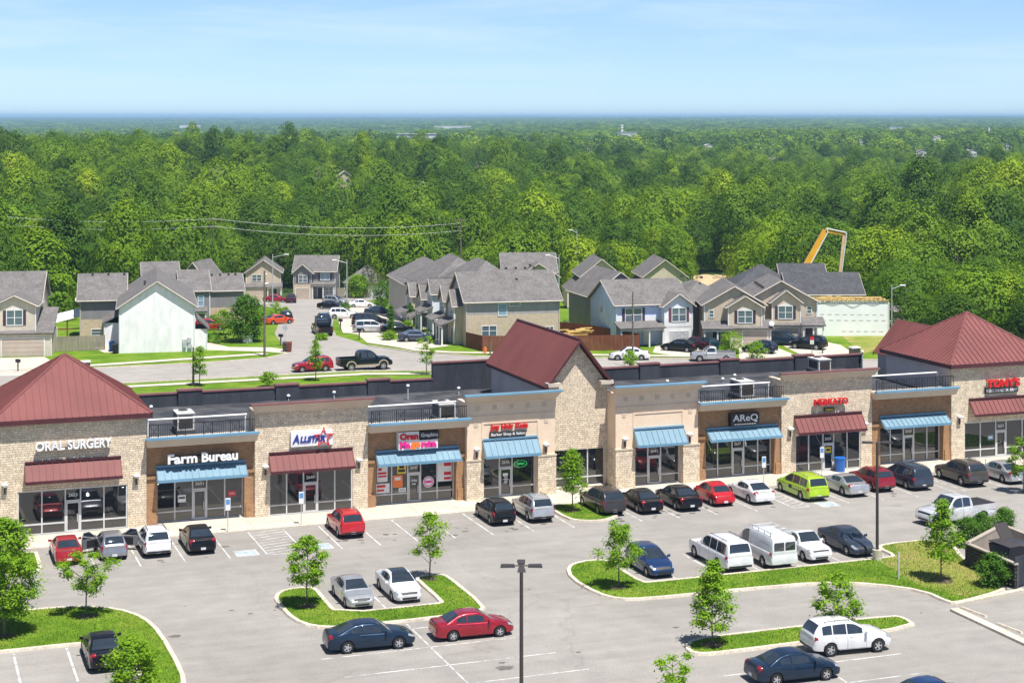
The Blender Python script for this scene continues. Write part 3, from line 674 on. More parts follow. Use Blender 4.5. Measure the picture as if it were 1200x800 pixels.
# ---- kerbed islands
def chaikin(P, n=2):
    for _ in range(n):
        Q = []
        for i in range(len(P)):
            a, c = Vector(P[i]), Vector(P[(i+1) % len(P)]); Q += [a*.75+c*.25, a*.25+c*.75]
        P = Q
    return P
def area(P): return sum(P[i][0]*P[(i+1) % len(P)][1]-P[(i+1) % len(P)][0]*P[i][1] for i in range(len(P)))/2
def inset(P, d):
    n = len(P); out = []
    for i in range(n):
        a, p, c = P[i-1], P[i], P[(i+1) % n]
        e1 = (p-a).normalized(); e2 = (c-p).normalized(); n1 = Vector((-e1.y, e1.x)); n2 = Vector((-e2.y, e2.x))
        m = (n1+n2); k = m.length
        out.append(p+(m/k)*(d/max(.5, k/2)) if k > 1e-4 else p+n1*d)
    return out
def inside(P, x, y):
    r = False; n = len(P); j = n-1
    for i in range(n):
        if (P[i][1] > y) != (P[j][1] > y) and x < (P[j][0]-P[i][0])*(y-P[i][1])/(P[j][1]-P[i][1])+P[i][0]: r = not r
        j = i
    return r
def blades(mb, P, z, dens, seed, h=.09, zone=None):
    q = random.Random(seed); xs = [p[0] for p in P]; ys = [p[1] for p in P]
    n = int((max(xs)-min(xs))*(max(ys)-min(ys))*dens)
    for _ in range(n):
        x, y = q.uniform(min(xs), max(xs)), q.uniform(min(ys), max(ys))
        if not inside(P, x, y): continue
        m = 0
        if zone: m = zone(x, y, q)
        a = q.uniform(0, 6.28); w = q.uniform(.012, .03); hh = h*q.uniform(.4, 1.15); dx, dy = math.cos(a)*w, math.sin(a)*w; lx, ly = q.uniform(-.05, .05), q.uniform(-.05, .05)
        mb.poly([(x-dx, y-dy, z), (x+dx, y+dy, z), (x+lx, y+ly, z+hh)], m)
GB = MB()
def island(P, smooth=2, kw=.28, z=.13, turf='lawn', dens=120, sharp=None, zone=None, seed=1):
    P = [Vector(p) for p in P]
    if smooth: P = chaikin(P, smooth)
    if area(P) < 0: P = P[::-1]
    I = inset(P, kw); n = len(P); k = MB()
    O = inset(P, .04)
    for i in range(n):
        j = (i+1) % n
        a, c, d, e = P[i], P[j], I[j], I[i]; a2, c2 = O[i], O[j]
        k.poly([(*a, -.02), (*c, -.02), (*c2, z), (*a2, z)]); k.poly([(*a2, z), (*c2, z), (*d, z), (*e, z)]); k.poly([(*e, z), (*d, z), (*d, z-.06), (*e, z-.06)])
    struct(k, 'kerb', [M['kerb']])
    t = MB(); t.poly([(*p, z-.025) for p in I]); struct(t, 'island_soil', [M[turf]])
    blades(GB, I, z-.025, dens, seed, .1, zone)
def GP(*pp): return [tuple(G(x, y)[:2]) for x, y in pp]
# centre island (two bays cut into it), right long island, small ones
island([(21.5, 98.0), (21.6, 99.9), (22.6, 101.3), (24.2, 101.2), (24.55, 100.6), (24.5, 98.5), (24.45, 95.25), (30.3, 95.2), (30.6, 95.4), (30.6, 100.2), (30.8, 101.2), (32.6, 101.2), (32.9, 100.5), (32.9, 93.6), (32.2, 92.6), (29, 92.4), (23.8, 92.4), (22.3, 93.2), (21.6, 95)], 1, seed=2)
def rz(x, y, q): return 1 if (x > 59.5 and q.random() < min(.85, (x-59.0)/5)) else 0
island([(39.6, 97.5), (40.4, 100.1), (41.8, 101.1), (43.4, 101), (43.7, 100.2), (43.6, 98), (43.6, 95.2), (44.2, 95.1), (52, 95.1), (60.6, 95.15), (61.4, 95.3), (61.4, 97.4), (62.4, 98.2), (66.0, 98.2), (66.9, 96.6), (65.3, 93.0), (63.6, 86.6), (63.2, 85.9), (59.0, 84.6), (58.4, 84.9), (58.4, 87.6), (56.6, 89.7), (54.0, 91.2), (48, 91.6), (42.2, 91.7), (40.6, 92.2), (39.8, 93.8)], 1, zone=rz, seed=3)
island([(40.0, 82.0), (40.7, 83.5), (42, 84.0), (48.0, 84.0), (54, 84.0), (54.5, 83.2), (54.2, 81.6), (48, 81.2), (42, 81.1), (40.6, 81.2)], 1, seed=4)
island([(-3, 94.45), (7.6, 94.5), (9.4, 94.5), (10.15, 94.4), (10.3, 93.8), (11.9, 93.7), (12.1, 92.5), (12.1, 86), (12.5, 85), (14.2, 85.5), (14.5, 88), (14.45, 95), (14, 98.3), (12.8, 100.6), (10.9, 101.9), (8, 102.2), (-3, 102.4)], 1, seed=5)
island([(-3, 110.0), (8.3, 110.0), (9.3, 110.6), (9.45, 112.5), (9.45, 116.4), (-3, 116.45)], 1, seed=6)
island([(45.25, 112.0), (45.35, 116.4), (47.7, 116.45), (49.5, 116.4), (49.6, 112.8), (49.0, 111.3), (47.5, 110.5), (46.1, 110.9)], 1, seed=7)
island([(84.3, 110.9), (84.3, 116.4), (92, 116.45), (92.2, 110.4), (88, 109.8), (85.3, 109.9)], 1, seed=8)
sheet('dry_turf_patch', [(60.2, 85.6), (62.9, 86.4), (64.6, 92.8), (66.3, 96.6), (65.6, 97.7), (63, 97.7), (61.9, 95.5), (59.8, 94.3), (59.2, 91), (58.9, 88)], .109, M['dryturf'])
# kerb with a second car park beyond, lower right
b = MB()
b.hexa([(58.6, 84.45, -.02), (58.9, 84.75, -.02), (64.3, 85.95, -.02), (64.3, 85.55, -.02)], [(58.6, 84.45, .14), (58.9, 84.75, .14), (64.3, 85.95, .14), (64.3, 85.55, .14)])
p, q = G(1118, 715), G(1210, 758); d = (q-p).normalized(); nn = Vector((-d.y, d.x, 0))*.28
b.hexa([p-nn-Vector((0, 0, .02)), q-nn-Vector((0, 0, .02)), q+nn-Vector((0, 0, .02)), p+nn-Vector((0, 0, .02))], [x+Vector((0, 0, .14)) for x in (p-nn, q-nn, q+nn, p+nn)])
struct(b, 'kerb', [M['kerb']])
for (a, c), lab in ((((1126, 712), (1156, 723)), 'concrete wheel stop nearest the grass corner by the bin enclosure'), (((1168, 731), (1198, 742)), 'concrete wheel stop farther from the grass corner, at the picture edge')):
    p, q = G(*a), G(*c); d = q-p
    t = thing('wheel_stop', lab, 'wheel stop', (p+q)/2, math.atan2(d.y, d.x), 'wheel stops by the kerb')
    m = MB(); L = d.length/2; m.hexa([(-L, -.1, 0), (L, -.1, 0), (L, .1, 0), (-L, .1, 0)], [(-L+.04, -.06, .11), (L-.04, -.06, .11), (L-.04, .06, .11), (-L+.04, .06, .11)]); m.build('block', M['kerb'], t)
# ---- lamp posts
def lamp_post(p, label, heads, h=7.7, base=True):
    t = thing('lamp_post', label, 'lamp post', p)
    m = MB(); m.tube((0, 0, .6 if base else 0), (0, 0, h-.1), .1, .085, 10); m.build('pole', M['bronze'], t, 40)
    if base: m = MB(); m.tube((0, 0, 0), (0, 0, .75), .3, .3, 14); m.build('concrete_base', M['kerb'], t, 40)
    for az in heads:
        d = Vector((math.cos(az), math.sin(az), 0)); n = Vector((-d.y, d.x, 0)); m = MB(); z = Vector((0, 0, h-.08))
        m.tube(z, z+d*.35, .03, n=6)
        a = z+d*.3; lo = [a-n*.15, a+n*.15, a+n*.2+d*.68, a-n*.2+d*.68]
        m.hexa([x-Vector((0, 0, .06)) for x in lo], [x+Vector((0, 0, .05))-(x-(a+d*.3))*.12 for x in lo]); m.build('lamp_head', M['bronze'], t)
    return t
lamp_post(G(611, 854), 'dark bronze parking lot lamp post with four flat heads, in front of the open asphalt', [R(-20), R(70), R(160), R(250)])
lamp_post(G(1028, 657), 'dark lamp post with two heads on the grass island beside the grey blue sedan', [R(-20), R(160)])
# ---- accessible parking sign posts
def sign_post(p, label):
    t = thing('accessible_parking_sign', label, 'sign post', p, 0, 'accessible parking signs along the sidewalk')
    m = MB(); m.tube((0, 0, 0), (0, 0, 2.35), .03, n=6); m.build('post', M['galv'], t)
    m = MB(); m.box(-.17, .17, -.045, -.03, 1.55, 2.4); m.build('sign_panel', M['white'], t)
    m = MB(); m.box(-.13, .13, -.052, -.046, 1.95, 2.3); m.build('blue_symbol', M['signsky'], t)
M['signsky'] = mat('sign_sky_blue', (.10, .28, .55), .5)
sign_post(G(267, 624), 'accessible parking sign on a post in front of the Farm Bureau shop'); sign_post(G(353, 616), 'accessible parking sign on a post in front of the star sign shop')
sign_post(G(895, 571), 'accessible parking sign on a post in front of the black AReQ sign'); sign_post(G(963, 559), 'accessible parking sign on a post in front of the MERKATO shop')
p = G(1053, 680); t = thing('marker_post', 'thin grey marker post standing in the grass of the long island', 'post', p)
m = MB(); m.box(-.05, .05, -.04, .04, 0, 1.75); m.build('post', M['galv'], t)
for px, py, lab in ((1155, 545, 'thin grey post left of two before the Mexican restaurant'), (1173, 547, 'thin grey post in front of the Mexican restaurant door'), (1190, 546, 'thin grey post on the right before the Mexican restaurant')):
    t = thing('bollard_post', lab, 'post', G(px, py+8), 0, 'posts before the restaurant'); m = MB(); m.tube((0, 0, 0), (0, 0, 1.1), .035, n=6); m.build('post', M['galv'], t)
# blue bin at the wall
M['binblue'] = mat('blue_plastic', (.015, .13, .48), .4)
t = thing('recycling_bin', 'blue barrel shaped bin beside the MERKATO shop door', 'bin', (71.95, 119.35, .1))
m = MB(); m.lathe([(.0, 0), (.36, 0), (.44, 1.0), (.47, 1.02), (.47, 1.12), (.0, 1.16)], n=18); m.build('barrel', M['binblue'], t, 40)
# ---- bin enclosure
t = thing('bin_enclosure', 'dark block walled bin enclosure with a dumpster at the right edge of the lot', 'enclosure', (67.5, 91.0, 0))
M['encl'] = bricks('dark_block', (.045, .042, .042), (.075, .07, .068), (.02, .02, .02), .5, .22, .9, .5, .03)
M['enclin'] = noisy('inner_wall', (.34, .29, .24), (.40, .35, .29), 1.2, .8)
P = [G(1131, 664), G(1189, 690), G(1250, 672), G(1174, 640)]
m = MB(); H = 1.45
for a, c in ((0, 1), (3, 0), (2, 3)):
    p, q = P[a], P[c]; d = (q-p).normalized(); n = Vector((-d.y, d.x, 0))
    o = [p, q, q+n*.22, p+n*.22]
    if a == 3: o = [p, q, q+n*.22, p+n*.22]
    m.hexa(o, [x+Vector((0, 0, H)) for x in o], 0)
    cap = [p-n*.04-d*.04, q-n*.04+d*.04, q+n*.26+d*.04, p+n*.26-d*.04]
    m.hexa([x+Vector((0, 0, H+.003)) for x in cap], [x+Vector((0, 0, H+.1)) for x in cap], 1)
    ii = [p+n*.223, q+n*.223, q+n*.24, p+n*.24]; m.hexa([x+Vector((0, 0, .1)) for x in ii], [x+Vector((0, 0, H)) for x in ii], 2)
m.build('block_wall', [M['encl'], M['coping'] if 0 else M['enclin'], M['enclin']], t, world=True)
p, q = P[1], P[2]; d = (q-p).normalized(); n = Vector((-d.y, d.x, 0)); m = MB()
o = [p+d*.05, q, q+n*.06, p+d*.05+n*.06]; m.hexa([x+Vector((0, 0, .12)) for x in o], [x+Vector((0, 0, 1.9)) for x in o]); m.build('gate', M['blackwall'], t, world=True)
cc = (P[0]+P[1]+P[2]+P[3])/4
t = thing('dumpster', 'dark grey dumpster with open lid inside the bin enclosure', 'dumpster', (cc.x, cc.y, 0), R(10))
m = MB(); m.hexa([(-1.1, -.6, .15), (1.1, -.6, .15), (1.1, .6, .15), (-1.1, .6, .15)], [(-1.1, -.9, 1.6), (1.1, -.9, 1.6), (1.1, .9, 1.6), (-1.1, .9, 1.6)]); m.build('body', M['blackwall'], t)
m = MB(); m.hexa([(-1.1, -.9, 1.61), (-.02, -.9, 1.61), (-.02, .9, 1.7), (-1.1, .9, 1.7)], [(-1.1, -.9, 1.65), (-.02, -.9, 1.65), (-.02, .9, 1.75), (-1.1, .9, 1.75)]); m.build('lid', M['bronze'], t)
m = MB(); m.hexa([(.02, .85, 1.62), (1.1, .85, 1.62), (1.1, .92, 1.62), (.02, .92, 1.62)], [(.02, 1.5, 2.5), (1.1, 1.5, 2.5), (1.1, 1.56, 2.5), (.02, 1.56, 2.5)]); m.build('lid', M['bronze'], t)
for k, (dx, dy) in enumerate(((.55, -.35), (.8, .1))):
    o = MB(); q = random.Random(k); o.T = Matrix.Translation((cc.x+dx+.6, cc.y+dy-.4, 1.78)); o.lathe([(0, -.28), (.28, -.18), (.34, .02), (.2, .24), (0, .28)], n=9)
    tag(o.build('cardboard_bundle', noisy('cardboard_%d' % k, (.42, .28, .15), (.52, .36, .2), 3, .8), smooth=60), 'tan bundle on top of the dumpster, %s' % ('nearer the gate' if k == 0 else 'nearer the lid'), 'bundle', 'bundles on the dumpster')
tag(GB.build('grass', [M['blade'], M['dryblade']]), kind='stuff')
# =================================================================== trees
def leafmat(name, cols, var_scale=.5, trans=.35, objrand=True):
    m, nt, b = _new(name); co = objco(nt)
    f = nz(nt, co, var_scale, 3); c = ramp(nt, f, [(.3, cols[0]), (.5, cols[1]), (.72, cols[2])])
    if objrand:
        oi = nt.nodes.new('ShaderNodeObjectInfo')
        ln = nz(nt, oi.outputs['Location'], .011, 3, .6); c = mixc(nt, 1., c, ramp(nt, ln, [(.36, (.52, .6, .66)), (.52, (.95, .96, .9)), (.66, (1.22, 1.12, .9))]), 'MULTIPLY')
        c = mixc(nt, .85, c, ramp(nt, oi.outputs['Random'], [(0., (.26, .36, .42)), (.22, (.45, .56, .6)), (.45, (.8, .85, .75)), (.75, (1.3, 1.15, .75)), (1., (1.8, 1.42, .8))]), 'MULTIPLY')
    nt.links.new(c, b.inputs['Base Color']); b.inputs['Roughness'].default_value = .65; b.inputs['Specular IOR Level'].default_value = .2
    tr = nt.nodes.new('ShaderNodeBsdfTranslucent'); hs = mixc(nt, 1., c, (1.35, 1.2, .5), 'MULTIPLY'); nt.links.new(hs, tr.inputs[0])
    mx = nt.nodes.new('ShaderNodeMixShader'); mx.inputs[0].default_value = trans
    nt.links.new(b.outputs[0], mx.inputs[1]); nt.links.new(tr.outputs[0], mx.inputs[2])
    nt.links.new(mx.outputs[0], nt.nodes['Material Output'].inputs[0]); return m
M['leaf'] = leafmat('young_leaf', ((.12, .25, .008), (.20, .37, .016), (.30, .46, .03)), 1.6, .4, False)
M['leafdark'] = leafmat('shrub_leaf', ((.045, .12, .008), (.075, .19, .012), (.13, .26, .02)), 2.2, .3, False)
M['bark'] = noisy('grey_bark', (.11, .09, .07), (.19, .16, .13), 6., .9, .3)
def leafcard(mb, p, n, s, q, mat=0):
    n = n.normalized(); a = n.cross(Vector((q.uniform(-1, 1), q.uniform(-1, 1), q.uniform(-1, 1))))
    if a.length < 1e-3: a = n.orthogonal()
    a.normalize(); b = n.cross(a); w = q.uniform(.38, .6)
    mb.poly([p-a*s, p-b*s*w+n*s*.12, p+a*s, p+b*s*w+n*s*.12], mat)
def young_tree(p, label, h, cb, rx, seed, shape='oval', leaf=.13, nclump=26, per=75, ry=None, m='leaf', clump=.42, group='young trees planted in the lot islands', lean=(0, 0), name='young_tree', rt=.055):
    q = random.Random(seed); t = thing(name, label, 'tree', p, 0, group)
    tr = MB(); lv = MB(); top = Vector((lean[0], lean[1], h*.86))
    K = [Vector((0, 0, 0)), Vector((lean[0]*.2+q.uniform(-.05, .05), lean[1]*.2, h*.3)), Vector((lean[0]*.55+q.uniform(-.08, .08), lean[1]*.5+q.uniform(-.08, .08), h*.6)), top]
    for i in range(3): tr.tube(K[i], K[i+1], rt*(1-.3*i), rt*(.7-.25*i) if i < 2 else .012, 7)
    def axis(z):
        for i in range(3):
            if z <= K[i+1].z: return K[i].lerp(K[i+1], (z-K[i].z)/(K[i+1].z-K[i].z))
        return K[3]
    H = h-cb
    for i in range(nclump):
        f = (i+q.uniform(.1, .9))/nclump
        if shape == 'oval': r = rx*math.sin(math.pi*min(.97, .16+f*.8))**.75
        elif shape == 'cone': r = rx*(1-f)**.8*min(1, .45+f*4)
        elif shape == 'vase': r = rx*(.35+.75*f**.7)*(1 if f < .8 else 1.1-f*.4)
        else: r = rx*(.75+.35*math.sin(f*9+seed))*(1-.55*f)
        a = i*2.4+q.uniform(-.5, .5); d = r*q.uniform(.45, 1.)
        z = cb+H*f; ax = axis(min(z, h*.86))
        c = Vector((ax.x+d*math.cos(a), ax.y+d*math.sin(a)*(ry or 1), z))
        bz = max(.5*cb+.2, z-d*q.uniform(.5, .9)); tr.tube(axis(min(bz, h*.8)), c, .02, .006, 5, caps=False)
        cr = clump*q.uniform(.7, 1.2)*(1 if f < .85 else .7)
        for _ in range(int(2.2*per*q.uniform(.6, 1.25))):
            g = Vector((q.gauss(0, 1), q.gauss(0, 1), q.gauss(0, .62))); g *= cr*.5
            n = (g.normalized()*.6+Vector((q.uniform(-.6, .6), q.uniform(-.6, .6), 1.0))) if g.length else Vector((0, 0, 1))
            leafcard(lv, c+g, n, .68*leaf*q.uniform(.6, 1.25), q)
    tr.build('trunk', M['bark'], t, 40); lv.build('crown', M[m], t)
    return t
def mulch(p, r, s): blot_obj(p, r, s)
T = young_tree
T(G(5, 747), 'large full leafy tree at the left edge of the lot', 6.4, 1.4, 1.75, 11, 'oval', .15, 62, 120, clump=.62, rt=.1)
T(G(101, 724), 'low spreading young tree alone on the left grass island', 3.75, 1.6, 1.75, 12, 'vase', .13, 24, 70, clump=.42)
T(G(156, 818), 'dense round young tree beside the black sedan at the bottom left', 2.9, .5, 1.3, 13, 'oval', .14, 34, 95, clump=.5)
T(G(360, 712), 'oval young tree at the left end of the centre island next to the silver sedan', 4.1, 1.5, 1.2, 14, 'oval', .14, 30, 80, clump=.42)
T(G(503, 680), 'patchy two tiered young tree behind the white coupe on the centre island', 4.0, 1.55, 1.3, 15, 'ragged', .14, 18, 80, clump=.45, lean=(.2, .3))
T(G(671, 600), 'bright green young tree in the small island before the stone gable', 4.5, 1.5, 1.25, 16, 'cone', .14, 28, 75, clump=.48)
T(G(725, 690), 'young tree in the long island hiding part of the dark blue hatchback', 4.0, 1.35, 1.45, 17, 'ragged', .13, 28, 75, clump=.45)
T(G(835, 757), 'tall loose young tree at the left tip of the narrow island', 4.55, 1.0, 1.5, 18, 'cone', .15, 30, 80, clump=.5)
T(G(980, 752), 'young tree rising behind the white sport utility car on the narrow island', 3.6, 1.0, 1.25, 19, 'oval', .15, 22, 75, clump=.45)
T(G(788, 838), 'sparse young tree just entering the picture at the bottom', 2.9, .8, 1.0, 20, 'vase', .15, 14, 45, clump=.38)
T(G(1103, 682), 'young tree standing in front of the silver pickup on the right island', 4.9, 1.5, 1.35, 21, 'cone', .14, 30, 80, clump=.5, lean=(.1, 0))
T(G(1199, 577), 'young tree cut by the right edge in front of the restaurant', 4.2, 1.2, 1.0, 22, 'oval', .14, 24, 75)
def shrub(p, label, h, r, seed, m='leafdark', n=26, per=90, group='shrubs round the bin enclosure', leaf=.11, name='shrub'):
    return young_tree(p, label, h, .25, r, seed, 'oval', leaf, n, per, m=m, clump=.42, group=group, name=name, rt=.04)
shrub(G(1163, 688), 'rounded dark green shrub in front of the dark bin enclosure wall', 2.05, .85, 31)
shrub(G(1134, 640), 'dark shrub behind the young tree, left of the bin enclosure', 1.9, .95, 32)
shrub(G(1152, 636), 'dark shrub between the silver pickup bed and the enclosure corner', 1.95, .85, 33)
shrub(G(1177, 623), 'separate dark shrub to the right behind the silver pickup', 1.55, .62, 34)
b = MB()
for px, py, r in ((101, 724, .6), (360, 712, .5), (503, 680, .5), (671, 600, .45), (725, 690, .55), (835, 757, .6), (1103, 682, .7), (6, 747, .5)):
    p = G(px, py); q = random.Random(px)
    P = [(p.x+r*(.8+.35*q.random())*math.cos(k*.5236), p.y+r*(.8+.35*q.random())*math.sin(k*.5236), .128) for k in range(12)]
    b.poly(P)
struct(b, 'mulch_rings', [M['mulch']])
# street trees behind the strip
sg = 'thin street trees behind the strip'
def st(px, py, lab, h, rx, seed, shape='oval', n=16): return T(G(px, py), lab, h, h*.3, rx, seed, shape, .17, n, 55, clump=.5, group=sg, rt=.06)
st(234, 452, 'thin street tree beside a dark pole in front of the white gable house', 4.2, .8, 41)
st(370, 446, 'slim pointed street tree in front of the red crossover', 4.3, .7, 42, 'cone')
st(500, 439, 'sparse street tree right of the black pickup truck', 4.2, .9, 43, 'vase', 11)
st(313, 453, 'low weedy bush on the verge behind the roof of the star sign shop', 1.5, .9, 44, 'oval', 10)
st(738, 432, 'small bush at the wall top right of the white car', 1.9, .6, 45, 'oval', 10)
ng = 'garden trees among the houses'
T(G(288, 400), 'big round dark green tree left of the side street', 5.6, .8, 2.7, 51, 'oval', .24, 46, 75, m='leafdark', clump=1.0, group=ng, rt=.15)
T(G(262, 392), 'smaller tree with bare stems in front of the big round tree', 3.2, .9, 1.2, 52, 'oval', .2, 16, 50, clump=.6, group=ng)
T(G(420, 349), 'wide bright green tree in front of the garage house at the street end', 4.4, .5, 2.1, 53, 'oval', .3, 34, 60, clump=1.2, group=ng, rt=.12)
T(G(447, 362), 'dark green tree at the left corner of the long townhouse row', 4.6, .6, 1.6, 54, 'oval', .25, 22, 55, m='leafdark', clump=.8, group=ng)
for px, py, h, lab in ((458, 394, 4.0, 'narrow columnar evergreen beside the silver minivan'), (481, 384, 3.4, 'narrow columnar evergreen by the blue townhouse porch')):
    T(G(px, py), lab, h, .2, .5, px, 'cone', .18, 16, 60, m='leafdark', clump=.4, group='columnar evergreens by the townhouses', name='columnar_evergreen')
T(G(333, 338), 'narrow light green tree left of the far grey house', 3.4, .3, .7, 57, 'oval', .26, 14, 50, clump=.7, group=ng)
def bush(px, py, lab, h, r, seed, m='leaf', n=12): return young_tree(G(px, py), lab, h, .2, r, seed, 'oval', .16, n, 55, m=m, clump=.5, group='front garden bushes', name='bush', rt=.04)
bush(857, 414, 'palm like yellow green bush in front of the first tan duplex', 2.6, 1.5, 61, 'leaf', 18)
bush(887, 421, 'yellow green bush in front of the dark hatchback by the tan duplex', 2.0, 1.1, 62)
bush(252, 401, 'low bush in the verge between white house and side street', 1.2, 1.6, 63, 'leafdark')
bush(249, 385, 'reddish dark bush beside the parked red cars', 1.7, 1.0, 64, 'leafdark')
bush(456, 398, 'low flowering bush by the light driveway', 1.0, .9, 65)
bush(478, 388, 'green bush in front of the long townhouse row', 1.3, .7, 66)
bush(334, 372, 'low garden bush by the side street beside the dark cars', 1.6, .9, 67)
bush(323, 370, 'yellow green bush left of the dark cars', 2.2, 1.0, 68)
bush(404, 364, 'dark low bush by the white parked cars', 1.3, .8, 69, 'leafdark')
bush(378, 398, 'weedy green bush at the kerb of the side street', .7, .7, 70)
# =================================================================== vehicles
def pchip(pts):
    xs = [p[0] for p in pts]; ys = [p[1] for p in pts]; n = len(xs)
    h = [xs[i+1]-xs[i] for i in range(n-1)]; d = [(ys[i+1]-ys[i])/h[i] for i in range(n-1)]
    m = [0.]*n; m[0] = d[0]; m[-1] = d[-1]
    for i in range(1, n-1):
        if d[i-1]*d[i] > 0:
            w1 = 2*h[i]+h[i-1]; w2 = h[i]+2*h[i-1]; m[i] = (w1+w2)/(w1/d[i-1]+w2/d[i])
    def f(x):
        if x <= xs[0]: return ys[0]
        if x >= xs[-1]: return ys[-1]
        i = 0
        while x > xs[i+1]: i += 1
        t = (x-xs[i])/h[i]; a = (1+2*t)*(1-t)**2; b = t*(1-t)**2; c = t*t*(3-2*t); e = t*t*(t-1)
        return a*ys[i]+b*h[i]*m[i]+c*ys[i+1]+e*h[i]*m[i+1]
    return f
PS = mat('paint_slot', (.5, .5, .5), .3)
M['tyre'] = mat('tyre_rubber', (.012, .012, .012), .8); M['rim'] = mat('alloy_rim', (.55, .55, .56), .3, .6)
M['head'] = mat('headlamp', (.40, .42, .44), .08, .3, 1.); M['tail'] = mat('tail_lamp', (.24, .006, .01), .15, 0, .6, .6)
M['chrome'] = mat('bright_trim', (.6, .6, .62), .2, .8); M['trim'] = mat('black_plastic', (.02, .02, .021), .55); M['plate'] = mat('licence_plate', (.6, .62, .66), .5)
def paint(name, c, metal=.0, rough=.32):
    m, nt, b = _new('car_paint_'+name); b.inputs['Base Color'].default_value = (*c, 1); b.inputs['Metallic'].default_value = metal; b.inputs['Roughness'].default_value = rough
    b.inputs['Coat Weight'].default_value = 1. if max(c) > .1 else .65; b.inputs['Coat Roughness'].default_value = .03; b.inputs['Specular IOR Level'].default_value = .3 if max(c) > .1 else .1
    f = nz(nt, objco(nt), 1.5, 4); c2 = mixc(nt, 1., c, ramp(nt, f, [(.3, (.86, .86, .86)), (.7, (1.1, 1.1, 1.1))]), 'MULTIPLY'); nt.links.new(c2, b.inputs['Base Color'])
    return m
P_ = dict(red=paint('red', (.38, .012, .022), .25), maroon=paint('maroon', (.20, .012, .03), .25), cherry=paint('cherry', (.30, .006, .02), .25), bright=paint('bright_red', (.48, .012, .018), .1),
          white=paint('white', (.72, .72, .72)), paleSilver=paint('pale_silver', (.66, .67, .68), .3), silver=paint('silver', (.50, .51, .52), .55), grey=paint('grey', (.30, .31, .34), .55), dgrey=paint('dark_grey', (.06, .056, .058), .4),
          taupe=paint('taupe', (.10, .09, .082), .45), black=paint('black', (.006, .006, .007)), navyblack=paint('blue_black', (.005, .008, .012)), navy=paint('navy', (.012, .028, .055), .3), blue=paint('blue', (.012, .04, .13), .3), teal=paint('teal', (.01, .035, .05), .3),
          slate=paint('slate', (.055, .07, .10), .45), lime=paint('lime', (.36, .56, .02)), plum=paint('plum', (.07, .02, .035), .3), orange=paint('orange_red', (.55, .07, .02)))
#  L W  axle: fx rx wr | top: body top profile from the rear | roof: roof line | side: windows x ranges | doors x ranges
S = {}
S['sedan'] = dict(L=4.75, W=1.82, fx=3.83, rx=1.03, wr=.325, top=[(0, .56), (.05, .80), (.14, .98), (.45, 1.01), (1.1, 1.0), (2.4, .95), (3.35, .94), (3.8, .90), (4.3, .79), (4.6, .66), (4.72, .56), (4.75, .5)],
    roof=[(.62, .99), (1.0, 1.18), (1.5, 1.39), (2.0, 1.46), (2.45, 1.455), (2.8, 1.38), (3.2, 1.15), (3.55, .93)], ws=(2.72, 3.45), rw=(.72, 1.42), side=[(1.28, 1.86), (1.93, 2.92)], doors=[(1.25, 1.95), (1.97, 3.1)])
S['coupe'] = dict(L=4.8, W=1.84, fx=3.85, rx=1.05, wr=.335, top=[(0, .56), (.05, .82), (.14, .96), (.4, .99), (1.0, 1.0), (2.3, .94), (3.3, .93), (3.8, .88), (4.3, .78), (4.62, .66), (4.77, .55), (4.8, .5)],
    roof=[(.5, .97), (1.0, 1.18), (1.55, 1.37), (2.05, 1.42), (2.45, 1.41), (2.8, 1.33), (3.2, 1.12), (3.5, .92)], ws=(2.68, 3.42), rw=(.6, 1.45), side=[(1.3, 1.85), (1.88, 2.9)], doors=[(1.75, 3.15)])
S['sportcoupe'] = dict(L=4.84, W=1.92, fx=3.92, rx=1.05, wr=.36, top=[(0, .56), (.04, .86), (.12, .99), (.5, 1.0), (1.0, 1.01), (2.0, .95), (3.2, .95), (4.0, .88), (4.5, .78), (4.75, .66), (4.82, .55), (4.84, .5)],
    roof=[(.62, .99), (1.1, 1.2), (1.6, 1.34), (2.1, 1.37), (2.45, 1.35), (2.8, 1.25), (3.3, .94)], ws=(2.5, 3.22), rw=(.7, 1.55), side=[(1.55, 1.8), (1.84, 2.75)], doors=[(1.75, 3.0)])
S['hatch'] = dict(L=4.25, W=1.75, fx=3.4, rx=.78, wr=.31, top=[(0, .5), (.05, .85), (.2, 1.0), (1.0, 1.02), (2.2, .97), (3.1, .95), (3.6, .86), (4.0, .74), (4.2, .58), (4.25, .5)],
    roof=[(.04, .95), (.25, 1.25), (.55, 1.47), (1.1, 1.53), (1.8, 1.53), (2.2, 1.48), (2.7, 1.25), (3.25, .94)], ws=(2.3, 3.15), rw=(.12, .5), side=[(.62, 1.0), (1.05, 1.75), (1.8, 2.65)], doors=[(.95, 1.76), (1.78, 2.85)])
S['suv'] = dict(L=4.6, W=1.85, fx=3.7, rx=.98, wr=.36, top=[(0, .55), (.05, .92), (.16, 1.08), (1.0, 1.1), (2.2, 1.05), (3.3, 1.04), (3.9, .98), (4.35, .86), (4.54, .68), (4.6, .55)],
    roof=[(.06, 1.05), (.22, 1.35), (.48, 1.6), (.9, 1.67), (1.8, 1.69), (2.3, 1.65), (2.8, 1.42), (3.35, 1.03)], ws=(2.4, 3.25), rw=(.12, .44), side=[(.55, 1.08), (1.15, 1.9), (1.96, 2.82)], doors=[(1.08, 1.92), (1.94, 3.0)], rails=True)
